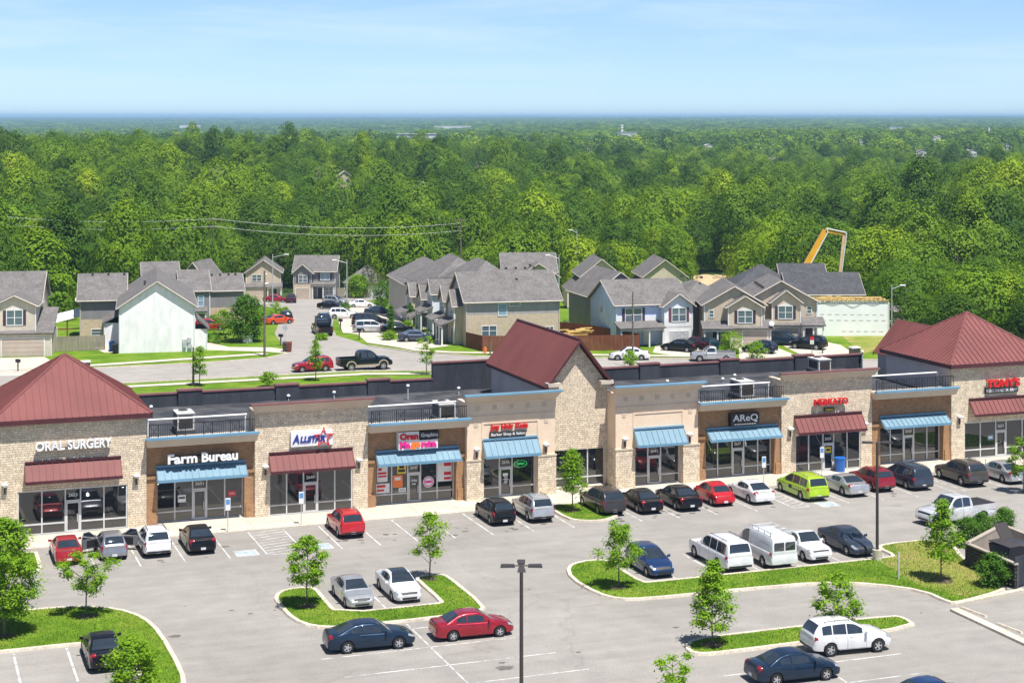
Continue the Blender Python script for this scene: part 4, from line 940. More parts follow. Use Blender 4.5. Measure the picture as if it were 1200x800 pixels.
S['bigsuv'] = dict(L=5.6, W=2.0, fx=4.55, rx=1.25, wr=.39, top=[(0, .6), (.03, 1.0), (.1, 1.12), (2.0, 1.13), (4.0, 1.12), (4.7, 1.1), (5.3, 1.02), (5.52, .85), (5.6, .62)],
    roof=[(.03, 1.1), (.12, 1.5), (.28, 1.8), (.7, 1.89), (2.4, 1.9), (3.0, 1.86), (3.5, 1.6), (4.05, 1.12)], ws=(3.05, 3.95), rw=(.07, .25), side=[(.4, 1.5), (1.6, 2.45), (2.52, 3.45)], doors=[(1.5, 2.5), (2.52, 3.65)], rails=True)
S['minivan'] = dict(L=5.1, W=1.98, fx=4.15, rx=1.1, wr=.34, top=[(0, .55), (.04, .95), (.12, 1.06), (1.5, 1.07), (3.3, 1.02), (4.1, 1.0), (4.6, .9), (4.95, .74), (5.06, .6), (5.1, .5)],
    roof=[(.04, 1.04), (.16, 1.4), (.35, 1.67), (.8, 1.74), (2.2, 1.76), (2.8, 1.71), (3.4, 1.42), (4.2, 1.0)], ws=(2.95, 4.05), rw=(.08, .32), side=[(.42, 1.35), (1.45, 2.35), (2.42, 3.5)], doors=[(1.4, 2.4), (2.42, 3.6)], rails=True)
S['cargovan'] = dict(L=5.7, W=2.02, fx=4.55, rx=1.15, wr=.37, top=[(0, .6), (.02, 1.05), (.06, 1.15), (2.0, 1.16), (4.2, 1.12), (4.9, 1.08), (5.4, .98), (5.62, .82), (5.7, .6)],
    roof=[(.02, 1.14), (.05, 1.6), (.14, 1.98), (.5, 2.06), (3.0, 2.08), (3.5, 2.02), (3.9, 1.8), (4.7, 1.1)], ws=(3.6, 4.55), rw=(.03, .11), side=[(3.1, 4.0)], doors=[(2.9, 4.2)], tumble=.12, van=True)
S['beetle'] = dict(L=4.1, W=1.73, fx=3.28, rx=.78, wr=.33, top=[(0, .5), (.1, .72), (.35, .9), (.8, .97), (2.0, .95), (2.9, .95), (3.4, .88), (3.85, .7), (4.05, .55), (4.1, .48)],
    roof=[(.35, .9), (.75, 1.18), (1.2, 1.40), (1.7, 1.50), (2.1, 1.49), (2.55, 1.36), (2.95, 1.14), (3.25, .93)], ws=(2.45, 3.1), rw=(.5, 1.05), side=[(1.1, 1.6), (1.66, 2.7)], doors=[(1.55, 2.8)])
S['pickup'] = dict(L=5.8, W=2.02, fx=4.72, rx=1.2, wr=.40, top=[(0, .62), (.03, .80), (2.04, .80), (2.06, 1.18), (3.2, 1.18), (4.2, 1.16), (4.9, 1.14), (5.45, 1.06), (5.7, .86), (5.8, .62)],
    roof=[(2.06, 1.16), (2.12, 1.6), (2.3, 1.86), (2.8, 1.92), (3.3, 1.91), (3.6, 1.82), (3.95, 1.5), (4.3, 1.16)], ws=(3.55, 4.22), rw=(2.1, 2.22), side=[(2.3, 2.95), (3.02, 3.85)], doors=[(2.15, 3.0), (3.02, 4.05)], bed=(2.04, 1.2))
S['regpickup'] = dict(L=5.2, W=1.95, fx=4.2, rx=1.1, wr=.37, top=[(0, .6), (.03, .78), (2.14, .78), (2.16, 1.08), (2.9, 1.08), (3.6, 1.07), (4.4, 1.03), (4.9, .95), (5.12, .8), (5.2, .58)],
    roof=[(2.16, 1.06), (2.22, 1.4), (2.36, 1.66), (2.7, 1.71), (2.95, 1.69), (3.25, 1.55), (3.75, 1.06)], ws=(3.02, 3.65), rw=(2.2, 2.32), side=[(2.42, 3.3)], doors=[(2.3, 3.5)], bed=(2.14, 1.1))
WHL = {}
def wheel_meshes(r, dark=False):
    k = (round(r, 3), dark)
    if k not in WHL:
        t = MB(); w = .11; prof = [(r*.62, -w), (r*.94, -w), (r, -w*.6), (r, w*.6), (r*.94, w), (r*.62, w)]
        t.T = Matrix.Rotation(R(90), 4, 'X'); t.lathe(prof, n=22)
        m = MB(); m.T = Matrix.Rotation(R(90), 4, 'X')
        for s in (1,):
            m.lathe([(0, .05), (r*.63, .05)], n=18, mat=1); m.lathe([(r*.56, .085), (r*.66, .095), (r*.66, .05)], n=18); m.lathe([(0, .10), (r*.16, .095), (r*.18, .05)], n=10)
            m.lathe([(0, -.05), (r*.63, -.05)], n=18, mat=1)
            for i in range(5):
                a = i*2*math.pi/5; c, s2 = math.cos(a), math.sin(a); d = Vector((c, s2, 0)); n = Vector((-s2, c, 0))
                m.poly([d*r*.1-n*r*.13+Vector((0, 0, .093)), d*r*.58-n*r*.1+Vector((0, 0, .085)), d*r*.58+n*r*.1+Vector((0, 0, .085)), d*r*.1+n*r*.13+Vector((0, 0, .093))])
        WHL[k] = (t.mesh('tyre', [M['tyre']], 50), m.mesh('rim', [M['trim'] if dark else M['rim'], M['trim']], 40))
    return WHL[k]
def meshobj(name, me, parent, loc=(0, 0, 0), rz=0):
    o = bpy.data.objects.new(name, me); link(o); o.parent = parent; o.location = loc; o.rotation_euler = (0, 0, rz); return o
PROTO = {}
def make_car(kind, opts=()):
    s = S[kind]; L, W = s['L'], s['W']; hw = W/2; wr = s['wr']; topf = pchip(s['top']); roof = pchip(s['roof']); rx0, rx1 = s['roof'][0][0], s['roof'][-1][0]
    H = max(p[1] for p in s['roof']); tum = s.get('tumble', .2); boxy = kind in ('bigsuv', 'cargovan', 'pickup', 'regpickup')
    e = .6 if boxy else 1.
    plan = pchip([(0, 1-.15*e), (.12, 1-.06*e), (.4, 1-.012), (.9, 1), (L-1.1, 1), (L-.5, 1-.035*e), (L-.2, 1-.11*e), (L-.06, 1-.22*e), (L, 1-.32*e)])
    low = pchip([(0, .33), (.15, .25), (.6, .2), (L-.7, .19), (L-.15, .2), (L, .26)])
    lift = .12 if kind in ('pickup',) else (.07 if boxy or kind == 'suv' else 0)
    ra = wr+.055
    def ring(x):
        w = hw*plan(x); zt = topf(x); zl = low(x)+lift; arch = 0
        for ax in (s['fx'], s['rx']):
            if abs(x-ax) < ra: arch = max(arch, wr+math.sqrt(max(0, ra*ra-(x-ax)**2)))
        h = zt-zl; cr = .025
        P = [(0, zl), (.84*w, zl), (.965*w, zl+.05), (w, zl+.42*h), (.99*w, zl+.74*h), (.955*w, zl+.93*h), (.87*w, zt), (.45*w, zt+cr), (0, zt+cr*1.3)]
        if arch > 0: P = [P[0]]+[(y, max(z, min(arch, zt-.06))) for y, z in P[1:6]]+P[6:]
        return P
    def B(x, q):
        P = ring(x); i = min(7, int(q)); f = q-i; return Vector((x, P[i][0]*(1-f)+P[i+1][0]*f, P[i][1]*(1-f)+P[i+1][1]*f))
    xs = set([0, .03, .07, .14, L-.03, L-.08, L-.16, L])
    n = int(L/.16)
    xs |= {L*i/n for i in range(n+1)}
    for ax in (s['fx'], s['rx']): xs |= {ax+ra*.999*math.cos(math.pi*i/12) for i in range(13)} | {ax-ra-.005, ax+ra+.005}
    if 'bed' in s: xs |= {s['bed'][0], s['bed'][0]+.02}
    xs = sorted(x for x in xs if 0 <= x <= L); xx = [xs[0]]
    for x in xs[1:]:
        if x-xx[-1] > .008: xx.append(x)
    b = MB(); rows = []
    for x in xx:
        P = ring(x); rows.append([(x-L/2, y, z) for y, z in P]+[(x-L/2, -y, z) for y, z in P[-2::-1]])
    b.grid(rows, 0)
    b.f.append([len(b.v)]); b.f.pop()
    for r, fl in ((rows[0], 1), (rows[-1], 0)):
        P = r[:-1]; b.poly(P if fl else P[::-1], 0)
    # greenhouse shell
    def sec(x):
        zt = topf(x)-.015; zr = max(roof(x), zt+.002); h = zr-zt; wb = hw*plan(x)*.925; k = min(1, h/(H-1.0)); wt = wb-tum*k
        e2 = min(.07, h*.35)
        return wb, zt, wt, zr, e2
    def side_pt(x, t, off=0.):
        wb, zt, wt, zr, e2 = sec(x); y = wb+(wt-wb)*t; z = zt+(zr-e2-zt)*t; return Vector((x, y+off, z+off*.25))
    def top_pt(x, q, off=0.):
        wb, zt, wt, zr, e2 = sec(x); d = .02; sl = (roof(min(x+d, rx1))-roof(max(x-d, rx0)))/(2*d); nrm = Vector((-sl, 0, 1)).normalized()
        p = Vector((x, q*(wt-.07), zr+.018*(1-q*q))); return p+nrm*off
    gx = sorted({rx0+(rx1-rx0)*i/30 for i in range(31)} | {p[0] for p in s['roof']}); rows = []
    for x in gx:
        wb, zt, wt, zr, e2 = sec(x); P = [(wb, zt-.03), (wb, zt), (wb+(wt-wb)*.5, zt+(zr-e2-zt)*.5), (wt, zr-e2), (wt-.025, zr-e2*.35), (wt-.07, zr), (wt*.5, zr+.013), (0, zr+.018)]
        rows.append([(x-L/2, y, z) for y, z in P]+[(x-L/2, -y, z) for y, z in P[-2::-1]])
    b.grid(rows, 0)
    for r, fl in ((rows[0], 1), (rows[-1], 0)): b.poly(r if fl else r[::-1], 0)
    # underbody
    b.box(-L/2+.3, L/2-.35, -hw*.66, hw*.66, .2+lift, min(.62, wr*2), 1)
    ro = empty(kind, (0, 0, 0))
    body = b.build('body', [PS, M['trim']], ro, 38)
    off = Vector((L/2, 0, 0))
    def patch(fn, x0, x1, a0, a1, n, k, o=.009, mir=False, flip=False):
        g = []
        for i in range(n+1):
            x = x0+(x1-x0)*i/n; row = []
            for j in range(k+1):
                a = a0+(a1-a0)*j/k; e = 1e-3
                p = fn(x, a); du = fn(x+e, a)-fn(x-e, a); dv = fn(x, a+e)-fn(x, a-e); nn = du.cross(dv)
                nn = nn.normalized() if nn.length > 1e-12 else Vector((0, 1, 0))
                if nn.y < 0 and abs(nn.y) > abs(nn.z): nn = -nn
                if abs(nn.y) <= abs(nn.z) and nn.z < 0 and abs(nn.x) < .9: nn = -nn
                p = p+nn*o; row.append((p.x-L/2, -p.y if mir else p.y, p.z))
            g.append(row)
        m = MB(); m.grid(g, 0, mir); return m
    # glass
    m = MB(); w0, w1 = s['ws']; g = [[top_pt(w0+(w1-w0)*i/10, -.98+1.96*j/8, .008)-off for j in range(9)] for i in range(11)]; m.grid(g, 0, True); m.build('windshield', M['carglass'], ro, 40)
    w0, w1 = s['rw']; m = MB()
    if kind == 'cargovan':
        for a0, a1 in ((-.92, -.06), (.06, .92)):
            m.grid([[Vector((.012-.004+.0*i, hw*.8*(a0+(a1-a0)*j/3), 1.25+.5*i/4))-off for j in range(4)] for i in range(5)], 0, True)
            m.f[-1]
        m.build('rear_window', M['carglass'], ro)
    else:
        m.grid([[top_pt(w0+(w1-w0)*i/8, -.95+1.9*j/8, .008)-off for j in range(9)] for i in range(9)], 0, True); m.build('rear_window', M['carglass'], ro, 40)
    for a, c in s['side']:
        for mir in (False, True):
            g = []
            for i in range(9):
                x = a+(c-a)*i/8; wb, zt, wt, zr, e2 = sec(x); h = zr-e2-zt
                t0 = .05/max(h, .06); t1 = 1-.035/max(h, .06)
                if t1 < t0+.02: t1 = t0+.02
                row = [side_pt(x, t0+(t1-t0)*j/3, .007)-off for j in range(4)]
                g.append([(p.x, -p.y, p.z) if mir else tuple(p) for p in row])
            m = MB(); m.grid(g, 0, mir); m.build('side_window', M['carglass'], ro, 40)
    # doors
    if 'nodoors' not in opts:
        for a, c in s['doors']:
            for mir in (False, True):
                m = patch(B, a, c, 2.15, 5.75, 8, 6, .006, mir)
                se = []
                for xa in (a-.012, c+.002):
                    p = patch(B, xa, xa+.012, 2.15, 5.75, 1, 6, .0075, mir); b0 = len(m.v); m.v += p.v; m.f += [[i+b0 for i in f] for f in p.f]; m.m += [1]*len(p.f)
                d = m.build('door', [PS, M['trim']], ro, 40)
                p = B(a+.22 if c-a < 1.3 else a+.3, 4.75); h = MB(); sg = -1 if mir else 1
                h.box(a+.12-L/2, a+.3-L/2, sg*p.y+.0, sg*p.y+sg*.03, p.z-.018, p.z+.018) if sg > 0 else h.box(a+.12-L/2, a+.3-L/2, -p.y-.03, -p.y, p.z-.018, p.z+.018)
                h.build('door_handle', PS, d)
    patch(B, s['rx']+ra+.02, s['fx']-ra-.02, 1.55, 2.12, 6, 2, .006).build('rocker_trim', M['trim'], ro, 40); patch(B, s['rx']+ra+.02, s['fx']-ra-.02, 1.55, 2.12, 6, 2, .006, True).build('rocker_trim', M['trim'], ro, 40)
    for xs_, nm in (((.10, .118), 'boot_seam'), ((L-.55-.0, L-.535), 'bonnet_seam')):
        m = MB(); [(lambda p, b0: (m.v.extend(p.v), m.f.extend([[i+b0 for i in f] for f in p.f]), m.m.extend([0]*len(p.f))))(patch(B, xs_[0], xs_[1], 6.2, 8, 1, 4, .006, mir), len(m.v)) for mir in (False, True)]
        m.build(nm, M['trim'], ro)
    # lamps
    for mir in (False, True):
        patch(B, L-.42, L-.08, 4.5, 6.1, 6, 4, .01, mir).build('headlight', M['head'], ro, 50)
        if boxy or kind in ('suv', 'minivan'):
            if 'bed' in s: m = MB(); y = hw*.9; m.box(-L/2-.012, -L/2+.1, min((1, -1)[mir]*y, (1, -1)[mir]*(y-.14)), max((1, -1)[mir]*y, (1, -1)[mir]*(y-.14)), .8, s['bed'][1]-.08); m.build('taillight', M['tail'], ro)
            else: patch(B, .012, .26, 4.2, 6.55, 5, 5, .012, mir).build('taillight', M['tail'], ro, 50)
        else: patch(B, .03, .26, 4.4, 6.5, 6, 5, .011, mir).build('taillight', M['tail'], ro, 50)
        sg = -1 if mir else 1; xm = s['ws'][1]-.28-L/2; y = hw*.97; zm = topf(s['ws'][1]-.25)+.08
        m = MB(); m.hexa([(xm-.05, sg*y, zm-.07), (xm+.08, sg*y, zm-.07), (xm+.06, sg*(y+.2), zm-.06), (xm-.05, sg*(y+.2), zm-.06)][::sg], [(xm-.05, sg*y, zm+.05), (xm+.06, sg*y, zm+.05), (xm+.03, sg*(y+.2), zm+.09), (xm-.05, sg*(y+.2), zm+.09)][::sg]); m.build('mirror', PS, ro)
    m = MB()
    for mir in (False, True):
        p = patch(B, L-.15, L-.02, 6.4, 8, 4, 4, .012, mir); b0 = len(m.v); m.v += p.v; m.f += [[i+b0 for i in f] for f in p.f]; m.m += [0]*len(p.f)
    zc = topf(L)
    m.box(L/2-.02, L/2+.012, -hw*.5, hw*.5, low(L)+lift+.03, low(L)+lift+.15); m.build('grille', M['trim'], ro)
    m = MB(); z = topf(0)+ (0 if 'bed' not in s else -.1); m.box(-L/2-.016, -L/2-.003, -.16, .16, z-.19, z-.04); m.build('licence_plate', M['plate'], ro)
    if 'suv' in kind or kind in ('pickup', 'minivan'):
        m = MB(); m.box(-L/2-.02, -L/2+.2, -hw*.8, hw*.8, low(0)+lift-.02, low(0)+lift+.1); m.build('rear_bumper', M['trim'], ro)
    if s.get('rails'):
        for sg in (1, -1):
            m = MB(); pts = [(x-L/2, sg*(sec(x)[2]-.1), roof(x)+.07) for x in (s['rw'][1]+.3, s['rw'][1]+.9, s['ws'][0]-.8, s['ws'][0]-.25)]; m.path(pts, .018, 6)
            for p in (pts[0], pts[-1], pts[1]): m.tube((p[0], p[1], p[2]-.08), p, .018, n=5)
            m.build('roof_rail', M['trim'], ro)
    if 'bed' in s:
        bx, bz = s['bed']; w = hw*.965
        m = MB()
        for sg in (1, -1):
            # side wall with the wheel arch cut out of it
            lo_ = .79
            m.box(-L/2+.03, bx-L/2+.01, min(sg*w, sg*(w-.09)), max(sg*w, sg*(w-.09)), lo_, bz, 0)
        m.box(-L/2+.002, -L/2+.08, -w+.003, w-.003, lo_-.1, bz-.003, 0); m.box(bx-L/2-.06, bx-L/2+.012, -w+.09, w-.09, lo_, bz-.005, 0)
        m.box(-L/2+.08, bx-L/2-.06, -w+.09, w-.09, lo_, lo_+.03, 1); bd = m.build('cargo_bed', [PS, M['trim']], ro)
        if 'cover' in opts: m = MB(); m.box(-L/2+.05, bx-L/2-.01, -w+.06, w-.06, bz+.003, bz+.04); m.build('bed_cover', M['trim'], ro)
    if kind == 'cargovan':
        m = MB()
        for x in (.5, 1.3, 2.1, 2.9): m.tube((x-L/2, -.75, 2.28), (x-L/2, .75, 2.28), .025, n=6); [m.tube((x-L/2, y, 2.02), (x-L/2, y, 2.28), .025, n=6) for y in (-.75, .75)]
        for y in (-.75, .75): m.tube((.3-L/2, y, 2.28), (3.3-L/2, y, 2.28), .025, n=6)
        m.build('roof_rack', M['galv'], ro)
    for ax in (s['fx'], s['rx']):
        for sg in (1, -1):
            wl = empty('wheel', (ax-L/2, sg*(hw*plan(ax)-.115), wr), 0 if sg < 0 else math.pi, ro)
            t, r = wheel_meshes(wr, 'darkrim' in opts); meshobj('tyre', t, wl); meshobj('rim', r, wl)
    return ro
CAR_N = {'sedan': 'parked_sedan', 'coupe': 'parked_coupe', 'sportcoupe': 'parked_sports_coupe', 'hatch': 'parked_hatchback', 'suv': 'parked_crossover', 'bigsuv': 'parked_large_suv', 'minivan': 'parked_minivan', 'cargovan': 'parked_cargo_van', 'beetle': 'parked_round_roofed_car', 'pickup': 'parked_pickup_truck', 'regpickup': 'parked_pickup_truck'}
ALLCARS = []
def car(kind, colour, p, head, label, group, opts=(), sc=1., z=0.):
    key = (kind, tuple(opts))
    if key not in PROTO: o = make_car(kind, opts); PROTO[key] = o; [KIDSOF(x) for x in [o]+list(o.children_recursive)]
    else: o = copy_tree(PROTO[key])
    o.name = CAR_N[kind]; o.location = (p[0], p[1], p[2] if isinstance(p, Vector) else z); o.rotation_euler = (0, 0, head); o.scale = (sc, sc, sc)
    c = {'pickup': 'pickup truck', 'regpickup': 'pickup truck', 'cargovan': 'van', 'minivan': 'minivan'}.get(kind, 'car')
    tag(o, label, c, group); paint_tree(o, P_[colour]); ALLCARS.append(o); return o
UP, DN, RT, LT = R(90), R(-90), 0., R(180)
g1 = 'cars parked nose in along the shop fronts'
car('sedan', 'red', (11.05, 113.7), UP, 'red sedan parked nearest the left grass corner before the shops', g1, sc=.97)
GH = car('hatch', 'grey', (13.9, 113.75), UP, 'grey hatchback with both side doors wide open', g1, opts=('nodoors',))
car('suv', 'white', (16.65, 113.6), UP, 'white crossover between the grey hatchback with open doors and the black sedan', g1, opts=())
car('sedan', 'black', (19.5, 113.5), UP, 'black sedan before the Farm Bureau shop, beside the blue symbol bay', g1)
car('suv', 'bright', (29.75, 114.1), UP, 'red crossover alone before the star sign shop', g1, sc=.98)
car('hatch', 'black', (40.6, 113.9), UP, 'black hatchback before the hair cutter, beside the silver crossover', g1, sc=1.03)
car('suv', 'silver', (43.45, 113.9), UP, 'silver crossover left of the small tree island', g1)
car('suv', 'dgrey', (48.7+.2, 114.0), UP, 'dark grey roof railed crossover right of the small tree island', g1, sc=1.05)
car('sedan', 'black', (51.75, 113.6), UP, 'black sedan between the dark grey crossover and another black sedan', g1, sc=.98)
car('sedan', 'black', (54.75, 113.5), UP, 'black sedan left of the round red car', g1, sc=1.02)
car('beetle', 'bright', (57.75, 113.7), UP, 'bright red round roofed small car', g1)
car('coupe', 'white', (60.75, 113.55), UP, 'white coupe between the round red car and the lime minivan', g1)
LM = car('minivan', 'lime', (65.0, 113.3), UP, 'lime green minivan with dark emblems on its side', g1)
car('sportcoupe', 'silver', (68.6, 113.35), UP, 'silver sports coupe between the lime minivan and the red crossover', g1)
car('suv', 'cherry', (71.4, 113.9), UP, 'dark red crossover before the blue barrel bin', g1, sc=.97)
car('minivan', 'slate', (74.4, 113.7), UP, 'dark blue grey minivan behind the lamp post', g1, sc=.98)
car('suv', 'taupe', (79.05, 113.2), UP, 'grey brown off road wagon parked left of a silver sedan', g1, sc=1.07)
car('sedan', 'silver', (82.6, 112.9), UP, 'silver sedan at the right edge before the restaurant', g1, opts=())
g2 = 'cars parked in the middle rows'
car('sedan', 'silver', (25.95, 97.8), DN, 'silver sedan facing out on the centre island, left of the white coupe', g2, sc=.94)
WC = car('coupe', 'white', (28.9, 98.2), DN, 'white coupe with dark glass roof on the centre island', g2, opts=('roofglass',), sc=.97)
car('hatch', 'blue', (45.2, 97.75), DN, 'dark blue hatchback half hidden by a young tree', g2)
car('bigsuv', 'white', (50.2, 97.9), UP, 'long white sport utility wagon beside the ladder van', g2)
car('cargovan', 'white', (53.2, 97.7), UP, 'white van carrying a metal ladder rack', g2)
car('regpickup', 'white', (56.2, 97.85), DN, 'white pickup truck facing out between the van and the grey blue sedan', g2, sc=.93)
car('sedan', 'slate', (59.6, 98.1), DN, 'grey blue sedan beside the lamp post', g2)
car('pickup', 'paleSilver', (70.9, 102.2), R(187), 'silver pickup truck with a black bed cover', g2, opts=('cover',))
g3 = 'cars parked in the near rows'
car('sedan', 'black', (10.75, 91.6), UP, 'black sedan by the dense round tree at the bottom left', g3)
car('coupe', 'navy', (24.5, 88.9), R(-3), 'dark navy coupe parked left of the red sedan', g3)
car('sedan', 'cherry', (30.35, 88.95), R(-2), 'red sedan parked right of the dark navy coupe, before the lamp post', g3, sc=.95)
car('suv', 'white', (48.35, 79.6), R(-4), 'white crossover on the near right, before the narrow island', g3, sc=1.02)
car('sedan', 'navy', (43.35, 76.5), R(-2), 'dark navy sedan at the bottom edge left of the white crossover', g3)
car('sedan', 'blue', (47.4, 70.2), R(-2), 'dark blue car of which only the roof shows at the bottom edge', g3)
# open doors of the grey hatchback
for sg in (1, -1):
    xh = 2.85-S['hatch']['L']/2; y = .85; hinge = Vector((xh, sg*y, 0)); ang = R(-62*sg)
    mt = Matrix.Translation(hinge) @ Matrix.Rotation(-ang*-1 if 0 else (R(62) if sg < 0 else R(-62)), 4, 'Z')
    m = MB(); m.T = mt; m.hexa([(-1.05, -.04, .32), (0, -.04, .3), (0, .04, .3), (-1.05, .04, .32)], [(-1.1, -.04, .96), (0, -.04, .94), (0, .04, .94), (-1.1, .04, .96)])
    for a, c in (((-1.1, 0, .96), (-.95, 0, 1.38)), ((-.95, 0, 1.38), (-.55, 0, 1.4)), ((-.55, 0, 1.4), (0, 0, .96))): m.tube(a, c, .035, n=6)
    m.box(-.75, -.1, (-.06 if sg > 0 else .041), (-.041 if sg > 0 else .06), .4, .85, 1)
    d = m.build('open_door', [PS, M['trim']], GH); d.data.materials[0] = P_['grey']
    m = MB(); m.T = mt; m.hexa([(-1.05, -.008, .97), (-.05, -.008, .97), (-.05, .008, .97), (-1.05, .008, .97)], [(-.93, -.008, 1.36), (-.55, -.008, 1.37), (-.55, .008, 1.37), (-.93, .008, 1.36)]); m.build('door_window', M['carglass'], d)
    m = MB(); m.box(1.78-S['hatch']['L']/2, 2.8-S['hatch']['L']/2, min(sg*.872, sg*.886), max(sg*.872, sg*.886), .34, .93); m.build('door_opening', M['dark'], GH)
# dark glass roof of the white coupe
m = MB(); L = S['coupe']['L']; f = pchip(S['coupe']['roof']); g = [[(x-L/2, y, f(x)+.03) for y in (-.5, -.25, 0, .25, .5)] for x in (1.5, 1.75, 2.0, 2.3, 2.6, 2.72)]; m.grid(g, 0, True); m.build('glass_roof', M['carglass'], WC, 40)
for sg in (-1, 1):
    m = MB(); y = sg*.992
    m.hexa([(.05+.28*math.cos(k*.5236), y, .74+.16*math.sin(k*.5236)) for k in range(12)], [(.05+.28*math.cos(k*.5236), y+sg*.006, .74+.16*math.sin(k*.5236)) for k in range(12)])
    m.box(-1.2, -.3, min(y, y+sg*.006), max(y, y+sg*.006), .62, .68); m.build('side_emblem', M['trim'], LM)
# =================================================================== housing estate behind the strip
M['shingle'] = shingle('grey_shingles', (.135, .125, .12), (.225, .21, .20)); M['shingledk'] = shingle('dark_shingles', (.06, .062, .068), (.115, .115, .12))
M['sd_white'] = siding('white_siding', (.84, .825, .82)); M['sd_tan'] = siding('tan_siding', (.56, .47, .355)); M['sd_beige'] = siding('beige_siding', (.60, .53, .43)); M['sd_grey'] = siding('grey_siding', (.36, .335, .325))
M['sd_blue'] = siding('blue_siding', (.56, .66, .90)); M['sd_slate'] = siding('slate_siding', (.23, .225, .235)); M['sd_lblue'] = siding('pale_blue_siding', (.72, .77, .86)); M['tanbrick'] = bricks('pale_tan_brick', (.62, .50, .36), (.53, .42, .30), (.45, .4, .33), .3, .1, .3, .4, .01)
M['trimw'] = noisy('white_trim', (.68, .68, .67), (.76, .76, .75), 1., .5); M['fascia'] = noisy('beige_fascia', (.42, .37, .32), (.5, .45, .39), 1., .6)
M['garage'] = noisy('garage_door_paint', (.44, .36, .30), (.50, .42, .35), .8, .5); M['shut'] = mat('purple_black_shutter', (.055, .03, .055), .5); M['shutr'] = mat('maroon_shutter', (.16, .05, .07), .5); M['doorp'] = mat('dark_door', (.03, .025, .028), .5)
M['wood'] = noisy('brown_fence_wood', (.15, .045, .025), (.22, .075, .04), 1.5, .7, .3, 12., stretch=(3, 3, .4)); M['woodgrey'] = noisy('weathered_fence_wood', (.26, .23, .18), (.34, .30, .23), 1.5, .8, .3, 12., stretch=(3, 3, .4))
def bisect(bm, D):
    bmesh.ops.bisect_plane(bm, geom=bm.verts[:]+bm.edges[:]+bm.faces[:], plane_co=Vector((D*_s, D*_c, 0)), plane_no=Vector((_s, _c, 0)))
def drape(name, pts, dz, m, kind='structure'):
    bm = bmesh.new(); P = [(p[0], p[1], 0) for p in pts]
    if area([Vector(p) for p in P]) < 0: P = P[::-1]
    bm.faces.new([bm.verts.new(p) for p in P])
    for D in (225, 345): bisect(bm, D)
    for v in bm.verts: v.co.z = tz(v.co.x*_s+v.co.y*_c)+dz
    bmesh.ops.triangulate(bm, faces=[f for f in bm.faces if len(f.verts) > 4])
    me = bpy.data.meshes.new(name); bm.to_mesh(me); bm.free(); me.materials.append(m)
    o = bpy.data.objects.new(name, me); link(o); return tag(o, kind=kind) if kind else o
def gp(*pp): return [tuple(G(x, y)[:2]) for x, y in pp]
drape('lawn', [(-70, 137.6), (150, 137.6), (140, 150), tuple(PX(1075, 214)[:2]), tuple(PX(1052, 236)[:2]), tuple(PX(1000, 300)[:2]), tuple(PX(700, 338)[:2]), tuple(PX(450, 344)[:2]), tuple(PX(300, 344)[:2]), tuple(PX(60, 262)[:2]), tuple(PX(-150, 250)[:2]), (-70, 200)], -.012, M['lawn'])
MS = [(-70, 185.9), (20, 185.9), (50, 185.6), (66, 180.2), (79, 174.2), (92, 168.2), (125, 153.5), (130, 164.5), (92.4, 179.9), (78.8, 185.9), (66.3, 191.9), (60.4, 197.6), (56.6, 205.5)]
drape('main_street', MS+[tuple(G(340, 414)[:2]), tuple(G(312, 420)[:2]), tuple(G(240, 425.3)[:2]), (22, 197.8), (-70, 197.8)], 0, M['street'])
drape('side_street', gp((338, 416), (331, 404), (322, 391), (327, 378), (331, 368), (327, 362), (300, 357), (302, 353), (330, 351.5), (364, 349.5), (433, 347), (452, 349.5), (420, 354), (402, 359), (392, 369), (389, 384), (394, 393), (418, 400), (432, 405.5)), .004, M['street'])
def walk(pts, w, name='sidewalk', dz=.05, m='concrete'):
    P = [Vector((p[0], p[1])) for p in pts]; A = []; B = []
    for i, p in enumerate(P):
        d = (P[min(i+1, len(P)-1)]-P[max(i-1, 0)]).normalized(); n = Vector((-d.y, d.x)); A.append(tuple(p+n*w/2)); B.append(tuple(p-n*w/2))
    return drape(name, A+B[::-1], dz, M[m])
walk([(-70, 183.4), (50, 183.2), (66, 177.8), (79, 171.8), (92, 165.8), (124, 151)], 1.4); walk([(-70, 200.3), (23, 200.3), tuple(G(312, 414.5)[:2])], 1.5)
walk(gp((433, 401), (470, 406.5), (490, 410.5), (530, 413), (600, 414), (697, 416), (770, 417), (845, 418)), 1.3)
# kerbs of the main street
def kerbline(pts, w=.22, h=.12):
    b = MB()
    for a, c in zip(pts, pts[1:]):
        a = Vector((*a, 0)); c = Vector((*c, 0)); d = (c-a).normalized(); n = Vector((-d.y, d.x, 0))*w/2
        za = tz(a.x*_s+a.y*_c); zc = tz(c.x*_s+c.y*_c); Z = Vector((0, 0, 1))
        b.hexa([a-n+Z*(za-.05), c-n+Z*(zc-.05), c+n+Z*(zc-.05), a+n+Z*(za-.05)], [a-n+Z*(za+h), c-n+Z*(zc+h), c+n+Z*(zc+h), a+n+Z*(za+h)])
    struct(b, 'kerb', [M['kerb']])
kerbline([(-70, 185.8), (20, 185.8), (50, 185.5), (66, 180.1), (79, 174.1), (92, 168.1), (125, 153.4)]); kerbline([(-70, 197.9), (22, 197.9)]+gp((240, 425.3), (312, 420), (338, 414.5)))
kerbline(gp((560, 417.8), (488, 413.3), (455, 408.5), (432, 405.3))); kerbline([(66.3, 191.9), (78.8, 185.9), (92.4, 179.9), (130, 164.5)])
def pad(*pp, dz=.012, m='concrete', n='driveway'): return drape(n, gp(*pp), dz, M[m])
pad((-20, 420), (52, 418), (62, 424), (40, 440), (-30, 441)); pad((240, 400), (268, 406.5), (318, 407), (333, 409), (336, 414), (312, 412), (240, 410))
